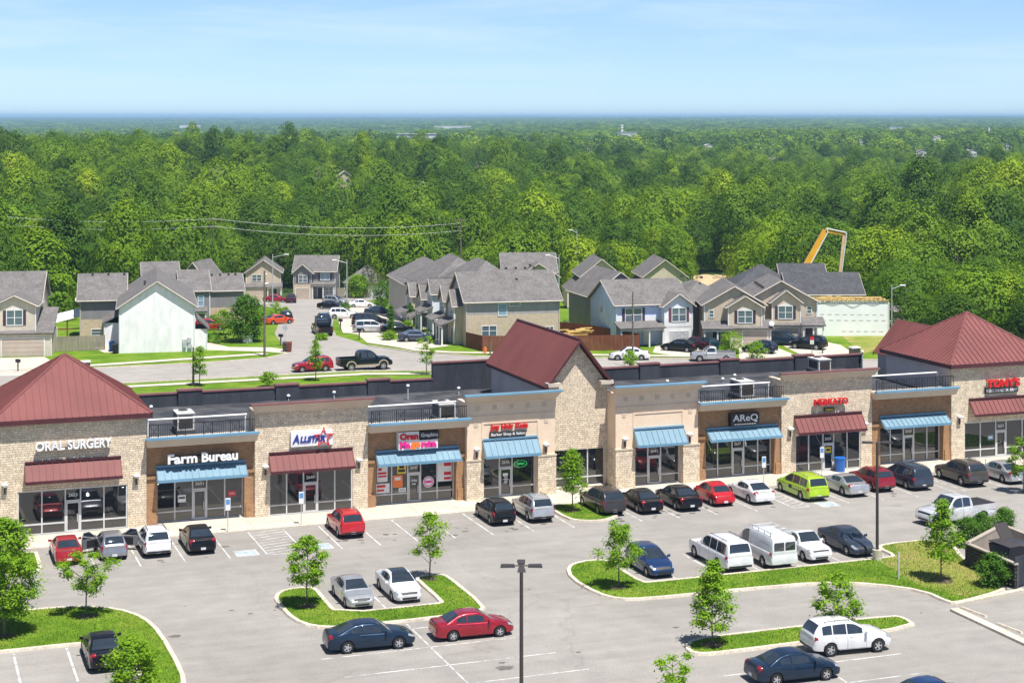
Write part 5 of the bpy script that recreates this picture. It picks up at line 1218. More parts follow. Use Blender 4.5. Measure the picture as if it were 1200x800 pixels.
pad((418, 391), (470, 398.5), (505, 398.5), (527, 405), (500, 408.5), (465, 406), (430, 401)); pad((393, 368), (404, 360), (440, 357), (466, 370), (480, 391), (440, 394), (402, 390))
pad((866, 405), (900, 403), (935, 417), (866, 421)); pad((903, 397), (960, 399), (985, 404), (1012, 421), (950, 421), (925, 409)); pad((345, 350), (361, 350), (361, 346), (346, 346)); pad((312, 356), (288, 351), (308, 349), (316, 352)); pad((672, 372), (690, 360), (700, 362), (694, 380), (676, 388)); pad((768, 405), (830, 405), (842, 413), (800, 418), (765, 413))
pad((430, 348), (449, 346), (448, 343), (434, 345)); pad((122, 413), (141, 413), (140, 407), (108, 407))
drape('bare_earth', gp((985, 393), (1045, 389), (1060, 396), (1010, 416), (1000, 405)), .006, M['dryturf'])
b = MB(); rng = random.Random(3); rows = []
for i in range(9):
    D = 352+i*5; row = []
    for j in range(15):
        px = 798+j*5; h = 1.6*math.sin(math.pi*i/8)*math.sin(math.pi*j/14)**.5*rng.uniform(.7, 1.1)
        row.append(tuple(PX(px, D, tz(D)+h-.1)))
    rows.append(row)
M['sand'] = noisy('tan_earth', (.48, .34, .19), (.58, .43, .26), .4, .95, .3, 4.); b.grid(rows); struct(b, 'graded_earth', [M['sand']], smooth=60)
# ---------------------------------------------------------------- house kit (local metres: x right, y back, front wall on y0)
def roof_gable(t, x0, x1, y0, y1, ze, rise, axis, ov=.35, m='shingle', name='roof', th=.16, fas='fascia'):
    b = MB()
    if axis == 'x':
        ym = (y0+y1)/2; k = rise/((y1-y0)/2); zo = ze-k*ov
        S1 = [(x0-ov, y0-ov, zo), (x1+ov, y0-ov, zo), (x1+ov, ym, ze+rise), (x0-ov, ym, ze+rise)]; S2 = [(x1+ov, y1+ov, zo), (x0-ov, y1+ov, zo), (x0-ov, ym, ze+rise), (x1+ov, ym, ze+rise)]
    else:
        xm = (x0+x1)/2; k = rise/((x1-x0)/2); zo = ze-k*ov
        S1 = [(x0-ov, y0-ov, zo), (x0-ov, y1+ov, zo), (xm, y1+ov, ze+rise), (xm, y0-ov, ze+rise)]; S2 = [(x1+ov, y1+ov, zo), (x1+ov, y0-ov, zo), (xm, y0-ov, ze+rise), (xm, y1+ov, ze+rise)]
    for S_ in (S1, S2):
        S_ = [Vector(p)+Vector((0, 0, th)) for p in S_]; b.slab(S_, th, 0)
        lo = [p-Vector((0, 0, th*.4)) for p in S_[:2]]
    rf = b.build(name, M[m], t)
    f = MB()   # fascia boards along rakes and eaves
    for S_ in (S1, S2):
        P = [Vector(p) for p in S_]
        for a, c in ((P[0], P[1]), (P[1], P[2]), (P[3], P[0])):
            f.tube(a+Vector((0, 0, .06)), c+Vector((0, 0, .06)), .085, n=4)
    f.build('fascia', M[fas], rf); return rf
def roof_hip(t, x0, x1, y0, y1, ze, rise, ov=.35, m='shingle', name='roof'):
    w = min(x1-x0, y1-y0)/2; x0 -= ov; x1 += ov; y0 -= ov; y1 += ov; w += ov
    zo = ze-.1; a, b2, c, d = (x0, y0, zo), (x1, y0, zo), (x1, y1, zo), (x0, y1, zo); b = MB()
    if x1-x0 >= y1-y0: p, q = (x0+w, (y0+y1)/2, ze+rise), (x1-w+.001, (y0+y1)/2, ze+rise); F = [[a, b2, q, p], [b2, c, q], [c, d, p, q], [d, a, p]]
    else: p, q = ((x0+x1)/2, y0+w, ze+rise), ((x0+x1)/2, y1-w+.001, ze+rise); F = [[a, b2, p], [b2, c, q, p], [c, d, q], [d, a, p, q]]
    for f in F: b.poly(f)
    b.box(x0+.02, x1-.02, y0+.02, y1-.02, zo-.16, zo-.012, 1)
    return b.build(name, [M[m], M['fascia']], t)
def walls(t, x0, x1, y0, y1, z0, z1, m, gable=None, rise=0, up=None, split=None, name='wall'):
    b = MB()
    zs = [(z0, z1, 0)] if split is None else [(z0, split, 0), (split, z1, 1)]
    for a, c, k in zs:
        q = 0 if k == 0 else .002
        P = [(x0-q, y0-q), (x1+q, y0-q), (x1+q, y1+q), (x0-q, y1+q)]
        for i in range(4):
            (xa, ya), (xb, yb) = P[i], P[(i+1) % 4]; b.poly([(xa, ya, a), (xb, yb, a), (xb, yb, c), (xa, ya, c)], k)
    k = 0 if split is None else 1; q = 0 if k == 0 else .002
    if gable == 'y':
        for y, s in ((y0-q, 1), (y1+q, -1)): P = [(x0-q, y, z1), (x1+q, y, z1), ((x0+x1)/2, y, z1+rise)]; b.poly(P if s > 0 else P[::-1], k)
    if gable == 'x':
        for x, s in ((x0-q, -1), (x1+q, 1)): P = [(x, y0-q, z1), (x, y1+q, z1), (x, (y0+y1)/2, z1+rise)]; b.poly(P if s > 0 else P[::-1], k)
    c = MB()
    w = b.build(name, [M[m]]+([M[up]] if up else []), t)
    for x in (x0, x1):
        for y in (y0, y1): c = MB(); c.box(x-.07, x+.07, y-.07, y+.07, z0, z1); c.build('corner_board', M['trimw'] if m != 'tanbrick' else M['fascia'], w)
    return w
def block(t, x0, x1, y0, y1, z0, z1, axis, rise, m, up=None, split=None, roof='shingle', ov=.4):
    if axis == 'h': w = walls(t, x0, x1, y0, y1, z0, z1, m, None, 0, up, split); roof_hip(t, x0, x1, y0, y1, z1, rise, ov, roof)
    else: w = walls(t, x0, x1, y0, y1, z0, z1, m, 'y' if axis == 'y' else 'x', rise, up, split); roof_gable(t, x0, x1, y0, y1, z1, rise, axis, ov, roof)
    return w
def face(side, off):     # matrix: x along wall (seen from outside left to right), y inward, z up
    if side == 'F': return Matrix.Translation((0, off, 0))
    if side == 'R': return Matrix.Translation((off, 0, 0)) @ Matrix.Rotation(R(90), 4, 'Z')
    if side == 'L': return Matrix.Translation((off, 0, 0)) @ Matrix.Rotation(R(-90), 4, 'Z')
def window(t, side, off, x0, x1, z0, z1, shut=None, mun=2, arch=False, glass='houseglass'):
    T_ = face(side, off); f = MB(); f.T = T_; w = .09
    f.box(x0-w, x1+w, -.06, -.004, z0-w, z0); f.box(x0-w, x1+w, -.06, -.004, z1, z1+w); f.box(x0-w, x0, -.06, -.004, z0, z1); f.box(x1, x1+w, -.06, -.004, z0, z1)
    for i in range(1, mun): x = x0+(x1-x0)*i/mun; f.box(x-.05, x+.05, -.055, -.004, z0, z1)
    f.box(x0, x1, -.05, -.004, (z0+z1)/2-.03, (z0+z1)/2+.03)
    if arch: f.hexa([(x0-w, -.06, z1+w), (x1+w, -.06, z1+w), ((x0+x1)/2, -.06, z1+w+.3)], [(x0-w, -.004, z1+w), (x1+w, -.004, z1+w), ((x0+x1)/2, -.004, z1+w+.3)])
    fr = f.build('window', M['trimw'], t); g = MB(); g.T = T_; g.poly([(x0, -.012, z0), (x1, -.012, z0), (x1, -.012, z1), (x0, -.012, z1)]); g.build('pane', M[glass], fr)
    if shut:
        for a, c in ((x0-w-.36, x0-w-.03), (x1+w+.03, x1+w+.36)):
            s = MB(); s.T = T_; s.box(a, c, -.05, -.004, z0-.05, z1+.05); s.build('shutter', M[shut], t)
def garage(t, off, x0, x1, z1=2.15, side='F', m='garage'):
    T_ = face(side, off); g = MB(); g.T = T_
    for i in range(4): g.box(x0, x1, -.035, -.004, .02+i*(z1/4), z1/4*(i+1)-.02)
    f = MB(); f.T = T_; f.box(x0-.12, x0, -.05, -.004, 0, z1+.12); f.box(x1, x1+.12, -.05, -.004, 0, z1+.12); f.box(x0, x1, -.05, -.004, z1, z1+.12)
    d = g.build('garage_door', M[m], t); f.build('door_frame', M['trimw'], d)
def door(t, off, x0, x1, z1=2.1, side='F', m='doorp'):
    T_ = face(side, off); g = MB(); g.T = T_; g.box(x0, x1, -.04, -.004, .05, z1); d = g.build('door', M[m], t)
    f = MB(); f.T = T_; f.box(x0-.1, x0, -.06, -.004, .05, z1+.1); f.box(x1, x1+.1, -.06, -.004, .05, z1+.1); f.box(x0, x1, -.06, -.004, z1, z1+.1); f.build('door_frame', M['trimw'], d)
def porch(t, x0, x1, y0, y1, zl, zh, posts=3, roof='shingle', side='F'):
    b = MB(); b.slab([(x0-.2, y0-.25, zl+.15), (x1+.2, y0-.25, zl+.15), (x1+.2, y1, zh+.15), (x0-.2, y1, zh+.15)] if side == 'F' else [(x0-.25, y1+.2, zl+.15), (x0-.25, y0-.2, zl+.15), (x1, y0-.2, zh+.15), (x1, y1+.2, zh+.15)], .14)
    r = b.build('porch_roof', M[roof], t)
    f = MB(); f.box(x0, x1, y0, y0+.12, zl-.22, zl-.02) if side == 'F' else f.box(x0, x0+.12, y0, y1, zl-.22, zl-.02); f.build('porch_beam', M['trimw'], r)
    for i in range(posts):
        k = i/max(1, posts-1); p = MB()
        if side == 'F': x = x0+.1+(x1-x0-.2)*k; p.box(x-.09, x+.09, y0, y0+.18, 0, zl-.22)
        else: y = y0+.1+(y1-y0-.2)*k; p.box(x0, x0+.18, y-.09, y+.09, 0, zl-.22)
        p.build('post', M['trimw'], t)
def vents(t, pts):
    for x, y, z in pts: b = MB(); b.box(x-.14, x+.14, y-.14, y+.14, z-.1, z+.16); b.build('roof_vent', M['bronze'], t)
def house(name, label, p, rz, cat='house', group=None): return thing(name, label, cat, p, rz, group)
hg = 'houses of the estate behind the strip'
# H1 beige garage house, left
t = house('garage_house', 'beige house with a wide garage door at the left edge', G(60, 417), R(-11), group=hg)
walls(t, -10.5, 0, 0, 6.5, 0, 2.7, 'sd_beige'); b = MB(); b.slab([(-10.8, -.35, 2.8), (.3, -.35, 2.8), (.3, 6.2, 5.2), (-10.8, 6.2, 5.2)], .16); b.build('lower_roof', M['shingle'], t)
walls(t, -6.7, -1.85, .35, 6, 2.6, 6.0, 'sd_beige', 'y', 1.15); roof_gable(t, -6.7, -1.85, .35, 6, 6.0, 1.15, 'y'); block(t, -13, -1.9, 4.5, 14, 0, 6.0, 'x', 3.2, 'sd_beige')
window(t, 'F', .35, -5.15, -3.4, 3.75, 5.45, 'shut', 2, True); garage(t, 0, -5.7, -.85)
# H2 white gable townhouse
t = house('white_gable_townhouse', 'townhouse with a tall blank white gable wall facing the main street', G(140, 414), R(-8), 'townhouse', hg)
block(t, 0, 8.9, 0, 20, 0, 5.55, 'y', 2.95, 'sd_white'); block(t, -5, .4, 12, 22, -.3, 5.3, 'x', 2.75, 'tanbrick', 'sd_slate', 2.8); walls(t, -1.9, -.001, 6, 12, 0, 3.0, 'sd_white')
b = MB(); b.slab([(-2.2, 5.7, 3.05), (.0, 5.7, 4.1), (.0, 12, 4.1), (-2.2, 12, 3.05)], .14); b.build('lean_to_roof', M['shingle'], t)
walls(t, 8.902, 10.4, .8, 6, 0, 2.6, 'sd_white'); b = MB(); b.slab([(10.75, .5, 2.6), (8.95, .5, 4.3), (8.95, 6.2, 4.3), (10.75, 6.2, 2.6)], .14); b.build('lean_to_roof', M['shingle'], t)
vents(t, [(3.0, y, 7.75) for y in (5, 6.2, 7.4, 8.6)]+[(-3.6, 16.6, 8.05), (-1.6, 16.6, 8.05), (.4, 16.6, 8.05)])
b = MB(); b.box(7.5, 7.9, -.2, -.004, .5, 1.5); b.box(8.1, 8.6, -.22, -.004, .4, .9); b.box(8.0, 8.5, -.16, -.004, 1.1, 1.7); b.build('meter_box', M['galv'], t); window(t, 'F', 12, -3.6, -2.4, .8, 1.5, None, 1)
b = MB(); b.T = Matrix.Translation((-5.2, 13, 5.2)) @ Matrix.Rotation(R(60), 4, 'X'); b.lathe([(0, 0), (.3, .03), (.5, .12), (.48, .14), (.28, .05), (0, .02)], n=14); b.build('dish_antenna', M['trimw'], t)
window(t, 'R', 8.9, 8, 9.4, 3.2, 4.8, None, 2)
# H3 townhouses behind it
t = house('brown_townhouse', 'grey brown townhouses behind the white gable townhouse, partly hidden by the round tree', G(285, 380), R(-6), 'townhouse', hg)
block(t, -5, 0, 0, 8, -.5, 4.9, 'x', 2.0, 'tanbrick', 'sd_slate', 2.5, ov=.25); block(t, -9, -5.01, -3.5, 8, -.3, 5.3, 'x', 2.4, 'sd_slate', ov=.25); block(t, -14, -9.01, -1, 14, -.3, 5.6, 'x', 3.0, 'sd_grey', ov=.25)
for x in (-8.2, -6.6): window(t, 'F', -3.5, x, x+.7, 3.2, 4.6, None, 1, False, 'houseglass2')
porch(t, -8.6, -5.6, -5, -3.5, 2.5, 3.0, 3); vents(t, [(x, 3.5, 6.9) for x in (-4.2, -3, -1.8, -.8)])
# H3b dark gable in the trees
t = house('dark_gable_house', 'dark gabled roof poking out of the trees behind the white gable townhouse', PX(214, 282, tz(282)), R(-30), group=hg); block(t, 0, 3.6, 0, 8, 0, 5.9, 'y', 2.2, 'sd_slate', ov=.3)
# H4 two storey tan with garage
t = house('tan_two_storey_house', 'tan two storey gabled house at the far left of the street end', G(288, 351.5), R(-14), group=hg)
block(t, 0, 6.6, 1.2, 10, 0, 5.2, 'y', 2.3, 'sd_tan'); walls(t, -.6, 3.7, 0, 1.2, 0, 2.5, 'sd_tan'); garage(t, 0, -.2, 3.4); b = MB(); b.slab([(-.9, -.3, 2.5), (7, -.3, 2.5), (7, 1.25, 3.1), (-.9, 1.25, 3.1)], .12); b.build('lower_roof', M['shingle'], t)
window(t, 'F', 1.2, 1.2, 2.9, 3.5, 4.7); door(t, 1.2, 5.0, 5.9); porch(t, 4.1, 6.8, -.2, 1.2, 2.35, 2.5, 2)
# H5 grey with porch
t = house('grey_porch_house', 'grey two storey house with a white porch at the street end', G(343.5, 350.5), R(-21), group=hg)
block(t, 0, 8.0, 1.5, 9, 0, 5.4, 'x', 2.6, 'sd_slate'); block(t, .1, 3.6, 0, 5, 0, 5.2, 'y', 1.5, 'tanbrick', 'sd_slate', 2.9); garage(t, 0, .5, 3.2); window(t, 'F', 0, 1.1, 2.7, 3.3, 4.6, 'shut'); window(t, 'F', 1.5, 5.2, 6.9, 3.6, 4.9, 'shut', 2, False, 'houseglass2')
porch(t, 3.7, 8, 0, 1.5, 2.7, 3.2, 3); door(t, 1.5, 4.6, 5.5); window(t, 'F', 1.5, 6.1, 7.5, .9, 2.1)
b = MB(); b.box(8.1, 9.5, 4, 4.06, 0, 1.8); b.build('side_fence', M['woodgrey'], t)
# H6 single storey garage house
t = house('low_garage_house', 'low house with a white garage door behind the wide bright green tree', G(404, 349), R(-21), group=hg)
block(t, 0, 8.0, 0, 9, 0, 3.2, 'h', 3.0, 'sd_tan'); garage(t, 0, 4.8, 7.4, m='trimw'); window(t, 'F', 0, 1.2, 2.6, .9, 2.2)
# H7 long townhouse row
t = house('townhouse_row', 'long tan and grey townhouse row with its end wall behind the brown fence', G(546.5, 406.5), R(-7), 'townhouse', hg)
block(t, 0, 11.9, 0, 10, 0, 5.65, 'x', 3.1, 'tanbrick', 'sd_grey', 3.9); block(t, .6, 11.2, 10.01, 27, -1, 5.4, 'h', 3.9, 'sd_tan'); block(t, .2, 10.8, 27.01, 44, -2.5, 4.8, 'h', 3.7, 'sd_grey', 'sd_lblue', 1.2); block(t, 0, 11, 44.01, 60, -3.6, 3.6, 'y', 2.6, 'sd_grey')
window(t, 'F', 0, 2.0, 3.8, 1.3, 2.5); window(t, 'F', -.002, 4.1, 5.1, 3.8, 5.2, None, 1, False, 'houseglass2'); window(t, 'F', -.002, 5.5, 6.8, 5.0, 5.35, None, 1); window(t, 'F', 0, 10.2, 11.1, 1.3, 2.2)
for y0, m2 in ((2.2, 'sd_tan'), (8.2, 'sd_tan'), (17, 'sd_lblue'), (24, 'sd_grey'), (33, 'sd_tan')):
    z = -.065*y0*.9 if y0 > 18 else 0
    walls(t, -1.1, .4, y0, y0+3.4, z, 5.0+z, m2, 'x', 1.6); roof_gable(t, -1.1, 3.2, y0, y0+3.4, 5.0+z, 1.7, 'x', .3); window(t, 'L', -1.1, -y0-2.6, -y0-.8, 2.9+z, 4.5+z)
    porch(t, -2.8, -1.1, y0-.4, y0+3.6, 2.4+z, 3.1+z, 3, side='L'); door(t, -1.1, -y0-1.6, -y0-.7, 2.0, 'L')
for y0 in (5.7, 12.5, 21): b = MB(); b.box(-1.9, .3, y0, y0+.15, 0, 1.9); b.build('porch_screen', M['sd_grey'], t)
vents(t, [(x, 6.3, 9.05) for x in (6.5, 7.8, 9, 10.2)]+[(7.2, 3.4, 7.9), (9.6, 3.2, 7.6)])
# H8..H10 houses behind
t = house('tan_gable_house', 'tan gabled house showing over the long townhouse row roof', PX(608, 300, tz(300)), R(-16), group=hg)
block(t, -2.5, 6.8, 3, 12, 0, 5.9, 'x', 2.9, 'sd_tan'); block(t, 0, 7, 0, 8, 0, 5.3, 'y', 2.2, 'sd_tan'); vents(t, [(2.2, y, 7.1) for y in (1.5, 2.5, 3.5)])
t = house('tan_house_with_wing', 'tan house with a low side wing, left behind the blue house', G(682, 362), R(-15), group=hg)
block(t, 0, 6.8, 0, 11, 0, 5.7, 'y', 2.7, 'sd_tan', roof='shingle'); walls(t, -2.2, 0, 2, 9, 0, 3.0, 'sd_tan'); b = MB(); b.slab([(-2.5, 1.7, 3.0), (0, 1.7, 5.0), (0, 9.3, 5.0), (-2.5, 9.3, 3.0)], .14); b.build('wing_roof', M['shingle'], t); window(t, 'F', 0, 1.7, 3.4, 3.4, 4.8, 'shut', 2, False, 'trimw'); garage(t, 0, .6, 3.6)
t = house('tan_house_with_white_window', 'tan gabled house with a white window, right behind the blue house', G(755, 362), R(-15), group=hg)
block(t, 0, 7.2, 0, 11, 0, 5.6, 'y', 2.7, 'sd_tan'); walls(t, -2.0, 0, 2, 9, 0, 3.0, 'sd_tan'); b = MB(); b.slab([(-2.3, 1.7, 3.0), (0, 1.7, 5.0), (0, 9.3, 5.0), (-2.3, 9.3, 3.0)], .14); b.build('wing_roof', M['shingle'], t); window(t, 'F', 0, 2.4, 4.4, 3.3, 4.7, 'shut', 3, True); vents(t, [(4.6, y, 7.7) for y in (2, 3, 4, 5, 6)])
# H11 blue duplex
t = house('blue_house', 'blue and white house with purple shutters behind the brown fence', G(726.5, 407), R(-4), group=hg)
block(t, 0, 9.6, 1.3, 11, 0, 5.15, 'x', 2.5, 'sd_blue', 'sd_blue', 2.6); block(t, 5.9, 9.6, 0, 5, 0, 5.0, 'y', 1.3, 'trimw', 'sd_lblue', 2.7); block(t, 9.61, 17, 3.5, 13, 0, 5.0, 'h', 2.2, 'sd_grey'); block(t, .3, 8, 11.5, 21, -.4, 5.2, 'y', 2.9, 'sd_slate')
b = MB(); b.box(.01, 5.89, 1.27, 1.298, 2.6, 3.6); b.build('white_band', M['trimw'], t); b = MB(); b.box(5.91, 9.59, -.03, -.002, 2.3, 3.5); b.build('white_band', M['trimw'], t)
window(t, 'F', 1.27, 1.2, 3.3, 3.0, 4.6, 'shut', 2); window(t, 'F', -.03, 6.9, 8.7, 3.0, 4.6, 'shutr', 2); garage(t, 0, 6.5, 9.1, 1.7, m='galv'); porch(t, -.2, 5.5, -.9, 1.3, 2.3, 2.9, 4); door(t, 1.3, 3.6, 4.5, m='sd_white'); window(t, 'F', 1.3, .8, 2.6, .9, 2.1); vents(t, [(11, 7, 7.9), (13.5, 6.4, 7.7)])
window(t, 'L', 0, -7.2, -6.6, 3.6, 4.3, None, 1)
# H12 and H13 tan duplex halves
t = house('tan_duplex', 'tan duplex with purple shutters behind the silver pickup by the street', G(827, 408), R(-20), group=hg)
block(t, 0, 7.4, 1.3, 12, 0, 5.3, 'y', 2.1, 'sd_tan'); walls(t, 2.8, 6.9, 0, 4, 2.55, 5.1, 'sd_tan', 'y', 1.25); roof_gable(t, 2.8, 6.9, 0, 4, 5.1, 1.25, 'y'); walls(t, 3.2, 8.0, .02, 4, 0, 2.5, 'sd_tan'); b = MB(); b.slab([(3.0, -.4, 2.5), (8.4, -.4, 2.5), (8.4, 1.35, 3.4), (7.0, 1.35, 3.4), (7.0, -.02, 2.7), (3.0, -.02, 2.7)], .1); b.build('lower_roof', M['shingle'], t)
window(t, 'F', 0, 4.0, 5.7, 3.15, 4.6, 'shut', 2, True); window(t, 'F', 1.3, .6, 1.1, 3.7, 4.5, None, 1); garage(t, .02, 4.6, 7.6); porch(t, -.3, 3.1, -.7, 1.3, 2.35, 3.1, 3); door(t, 1.3, 1.0, 1.9)
b = MB(); b.T = Matrix.Translation((8.1, -.3, 3.1)) @ Matrix.Rotation(R(65), 4, 'X'); b.lathe([(0, 0), (.2, .02), (.33, .08), (.32, .1), (.19, .04), (0, .02)], n=14); b.build('dish_antenna', M['trimw'], t)
t = house('tan_duplex', 'tan duplex with an open porch next to the white wrapped building site', G(903, 404), R(-20), group=hg)
block(t, -3.0, 6.0, 1.3, 11, 0, 5.3, 'y', 2.5, 'sd_tan'); walls(t, .2, 3.7, 0, 4, 2.6, 5.4, 'sd_tan', 'y', 1.35); roof_gable(t, .2, 3.7, 0, 4, 5.4, 1.35, 'y'); walls(t, .1, 3.9, .02, 3, 0, 2.5, 'sd_tan'); b = MB(); b.slab([(-.2, -.4, 2.5), (4.1, -.4, 2.5), (4.1, -.02, 2.7), (-.2, -.02, 2.7)], .1); b.build('lower_roof', M['shingle'], t)
window(t, 'F', 0, 1.0, 2.7, 3.3, 4.8, 'shut', 2, True); window(t, 'F', 1.3, 4.8, 5.3, 3.8, 4.6, None, 1); garage(t, .02, .5, 3.5); porch(t, 3.95, 6.6, -.6, 1.3, 2.4, 3.2, 3); door(t, 1.3, 4.6, 5.5); vents(t, [(-.6, 2.5+i*1.3, 6.95) for i in range(6)])
# H14 new dark roofed house, H15 wrapped shell
t = house('dark_roofed_house', 'new house with dark shingles behind the tan duplex', PX(926, 232, tz(232)), R(-20), group=hg)
block(t, 0, 9.8, 0, 9, 0, 4.9, 'x', 2.4, 'sd_beige', roof='shingledk'); block(t, -8, 2.2, 2, 12, 0, 5.2, 'h', 3.2, 'sd_beige', roof='shingledk'); block(t, .5, 6.5, 8, 16, 0, 5.0, 'x', 2.9, 'sd_beige', roof='shingledk')
t = house('house_under_construction', 'white wrapped building shell with yellow lumber on top', PX(957.5, 222), R(-18), 'building site', hg)
M['wrap'] = noisy('house_wrap', (.80, .83, .82), (.87, .89, .88), .5, .6); M['lumber'] = noisy('yellow_lumber', (.62, .42, .14), (.72, .52, .22), 2., .7)
walls(t, 0, 9.4, 0, 3.6, 0, 4.4, 'wrap'); b = MB(); rng = random.Random(8)
for r_, (z, n, x0) in enumerate(((2.75, 9, .4), (2.0, 10, .6), (.55, 6, 3.2))):
    for i in range(n): b.box(x0+i*.98, x0+i*.98+.55, -.012, -.003, z-i*.012, z+.12-i*.012)
b.build('printed_marks', M['galv'], t); b = MB(); P = [(x*.47, 4.05+.18*math.sin(x*1.1)-.3*math.exp(-((x-10)/2.2)**2)) for x in range(20)]
b.grid([[(x, -.02, z) for x, z in P], [(min(9.39, x), -.02, min(4.3, z+.22)) for x, z in P]]); b.build('torn_flap', M['galv'], t)
b = MB()
for i in range(16): x = .2+i*.6; b.box(x, x+.12, -.1, 3.7, 4.42, 4.6)
for y in (-.12, 1.8, 3.72): b.box(0, 9.4, y-.05, y+.05, 4.602, 4.7)
for i in range(22): x = rng.uniform(.2, 8.4); y = rng.uniform(.2, 3.3); b.box(x, x+rng.uniform(.5, 1.6), y, y+.18, 4.701, 4.701+rng.uniform(.05, .2))
b.build('roof_lumber', M['lumber'], t)
t = house('storage_shed', 'low pale shed right of the white wrapped building shell', PX(1030, 240, tz(240)), R(-30), 'shed', hg); block(t, 0, 4.2, 0, 3, 0, 2.2, 'x', .5, 'sd_white', 'sd_grey', .01, ov=.2)
# ---------------------------------------------------------------- fences
def fence(name, label, pts, h, m, group='fences round the gardens', post=2.4):
    P = [G(*p) for p in pts]; t = thing(name, label, 'fence', P[0], 0, group); b = MB()
    for a, c in zip(P, P[1:]):
        d = c-a; L = d.length; d.normalize(); n = Vector((-d.y, d.x, 0))*.02; k = int(L/.16)
        for i in range(k):
            p = a+d*(i*L/k); q = a+d*((i+.92)*L/k); Z = Vector((0, 0, h+.03*((i*7) % 3)/3))
            b.hexa([p-n, q-n, q+n, p+n], [x+Z for x in (p-n, q-n, q+n, p+n)])
    b.build('boards', M[m], t, world=True); b = MB()
    for a, c in zip(P, P[1:]):
        d = c-a; k = max(1, int(d.length/post))
        for i in range(k+1): p = a+d*i/k; b.tube(p+Vector((.06, .06, 0)), p+Vector((.06, .06, h+.05)), .06, n=4)
    b.build('posts', M[m], t, world=True)
fence('board_fence', 'dark red brown board fence at the end wall of the townhouse row', [(546, 407), (565, 411.5), (625, 412)], 1.9, 'wood')
fence('board_fence', 'red brown board fence right of the centre gable roof', [(662, 411), (749, 410)], 1.85, 'wood')
fence('board_fence', 'brown board fence slanting back from the blue house to the townhouse row', [(749, 409), (690, 398), (655, 394)], 1.9, 'wood')
fence('board_fence', 'weathered grey board fence left of the white gable townhouse', [(60, 412), (122, 410)], 1.8, 'woodgrey')
fence('white_picket_fence', 'white fence line behind the brown fence beside the blue house', [(735, 402), (660, 386)], 1.3, 'trimw')
t = thing('lumber_pile', 'orange brown lumber pile behind the brown fence', 'lumber', G(672, 400)); b = MB(); rng = random.Random(2)
for i in range(26): x = rng.uniform(-2.2, 1.0); y = rng.uniform(-1, 1); z = .1+rng.uniform(0, 1.6); b.box(x, x+rng.uniform(1, 2), y, y+.15, z, z+.1)
b.box(-2.3, 2.3, -1.1, 1.1, 0, .3); b.build('boards', M['lumber'], t)
t = thing('tarp_carport', 'white tarp shelter on wooden posts beside the weathered fence', 'shelter', PX(58, 216)); b = MB(); b.slab([(0, 0, 2.3), (4.6, 0, 3.3), (4.6, 3.5, 3.9), (0, 3.5, 2.9)], .06); b.build('tarp', M['trimw'], t)
b = MB()
for x, y, z in ((.3, .2, 2.3), (4.3, .2, 3.2), (.3, 3.3, 2.8), (4.3, 3.3, 3.7), (2.2, .2, 2.7)): b.box(x-.08, x+.08, y-.08, y+.08, 0, z)
b.box(.3, 4.3, .15, .25, 1.5, 1.65); b.build('frame', M['wood'], t)
# ---------------------------------------------------------------- street furniture
def wood_pole(p, h, label, arms=True, r=.15):
    t = thing('utility_pole', label, 'utility pole', p, 0, 'wooden poles along the street'); b = MB(); b.tube((0, 0, 0), (0, 0, h), r, r*.7, 8); b.build('pole', M['bark'], t, 40)
    if arms:
        b = MB(); b.box(-.08, .08, -.08, .08, h-1.8, h-1.3); b.tube((-.0, 0, h-.4), (.3, 0, h-.4), .05, n=5); b.tube((0, 0, h-1.6), (.5, 0, h-1.5), .12, n=6); b.build('bracket', M['galv'], t)
wood_pole(G(310, 417.5), 10.2, 'tall wooden pole at the corner of the side street'); wood_pole(G(741.5, 430), 8.6, 'wooden pole in front of the blue house', False, .12); wood_pole(G(226.5, 452), 4.1, 'short dark pole beside the thin street tree', False, .13)
def street_lamp(p, h, arm, label):
    t = thing('street_lamp', label, 'street lamp', p, 0, 'street lamps of the estate'); b = MB(); b.tube((0, 0, 0), (0, 0, h), .1, .07, 8); b.build('pole', M['galv'], t, 40)
    d = Vector((_c, -_s, 0))*arm; b = MB(); b.tube((0, 0, h-.6), d+Vector((0, 0, h-.1)), .05, n=6); b.build('arm', M['galv'], t); b = MB(); e = d+Vector((0, 0, h-.1)); u = d.normalized(); n = Vector((-u.y, u.x, 0))
    b.hexa([e-n*.14-u*.1, e-n*.14+u*.7, e+n*.14+u*.7, e+n*.14-u*.1], [x+Vector((0, 0, .14)) for x in (e-n*.1-u*.1, e-n*.1+u*.7, e+n*.1+u*.7, e+n*.1-u*.1)]); b.build('lamp_head', M['trimw'], t)
street_lamp(G(319.5, 358), 9.2, 2.2, 'grey street lamp rising before the far tan two storey house, arm to the right'); street_lamp(G(406.5, 358), 8.2, -1.9, 'grey street lamp left of the low garage house, arm to the left')
street_lamp(PX(655, 290, tz(290)), 9.3, -1.6, 'street lamp over the roofs beside the tan gable house'); street_lamp(PX(1045, 236, tz(236)), 6.0, 1.2, 'street lamp right of the white wrapped building shell'); street_lamp(PX(676, 345, tz(345)), 13.5, -1.0, 'tall lamp mast before the woods above the tan house with a wing')
def small(name, label, cat, p, parts, rz=0, group=None):
    t = thing(name, label, cat, p, rz, group)
    for nm, mt, fn in parts:
        b = MB(); fn(b); b.build(nm, M[mt] if isinstance(mt, str) else mt, t)
    return t
def mailbox(px, py, label): small('mailbox', label, 'mailbox', G(px, py), [('post', 'bark', lambda b: b.box(-.06, .06, -.06, .06, 0, 1.1)), ('box', 'black', lambda b: b.box(-.14, .14, -.3, .3, 1.1, 1.45))], R(30), 'mailboxes along the streets')
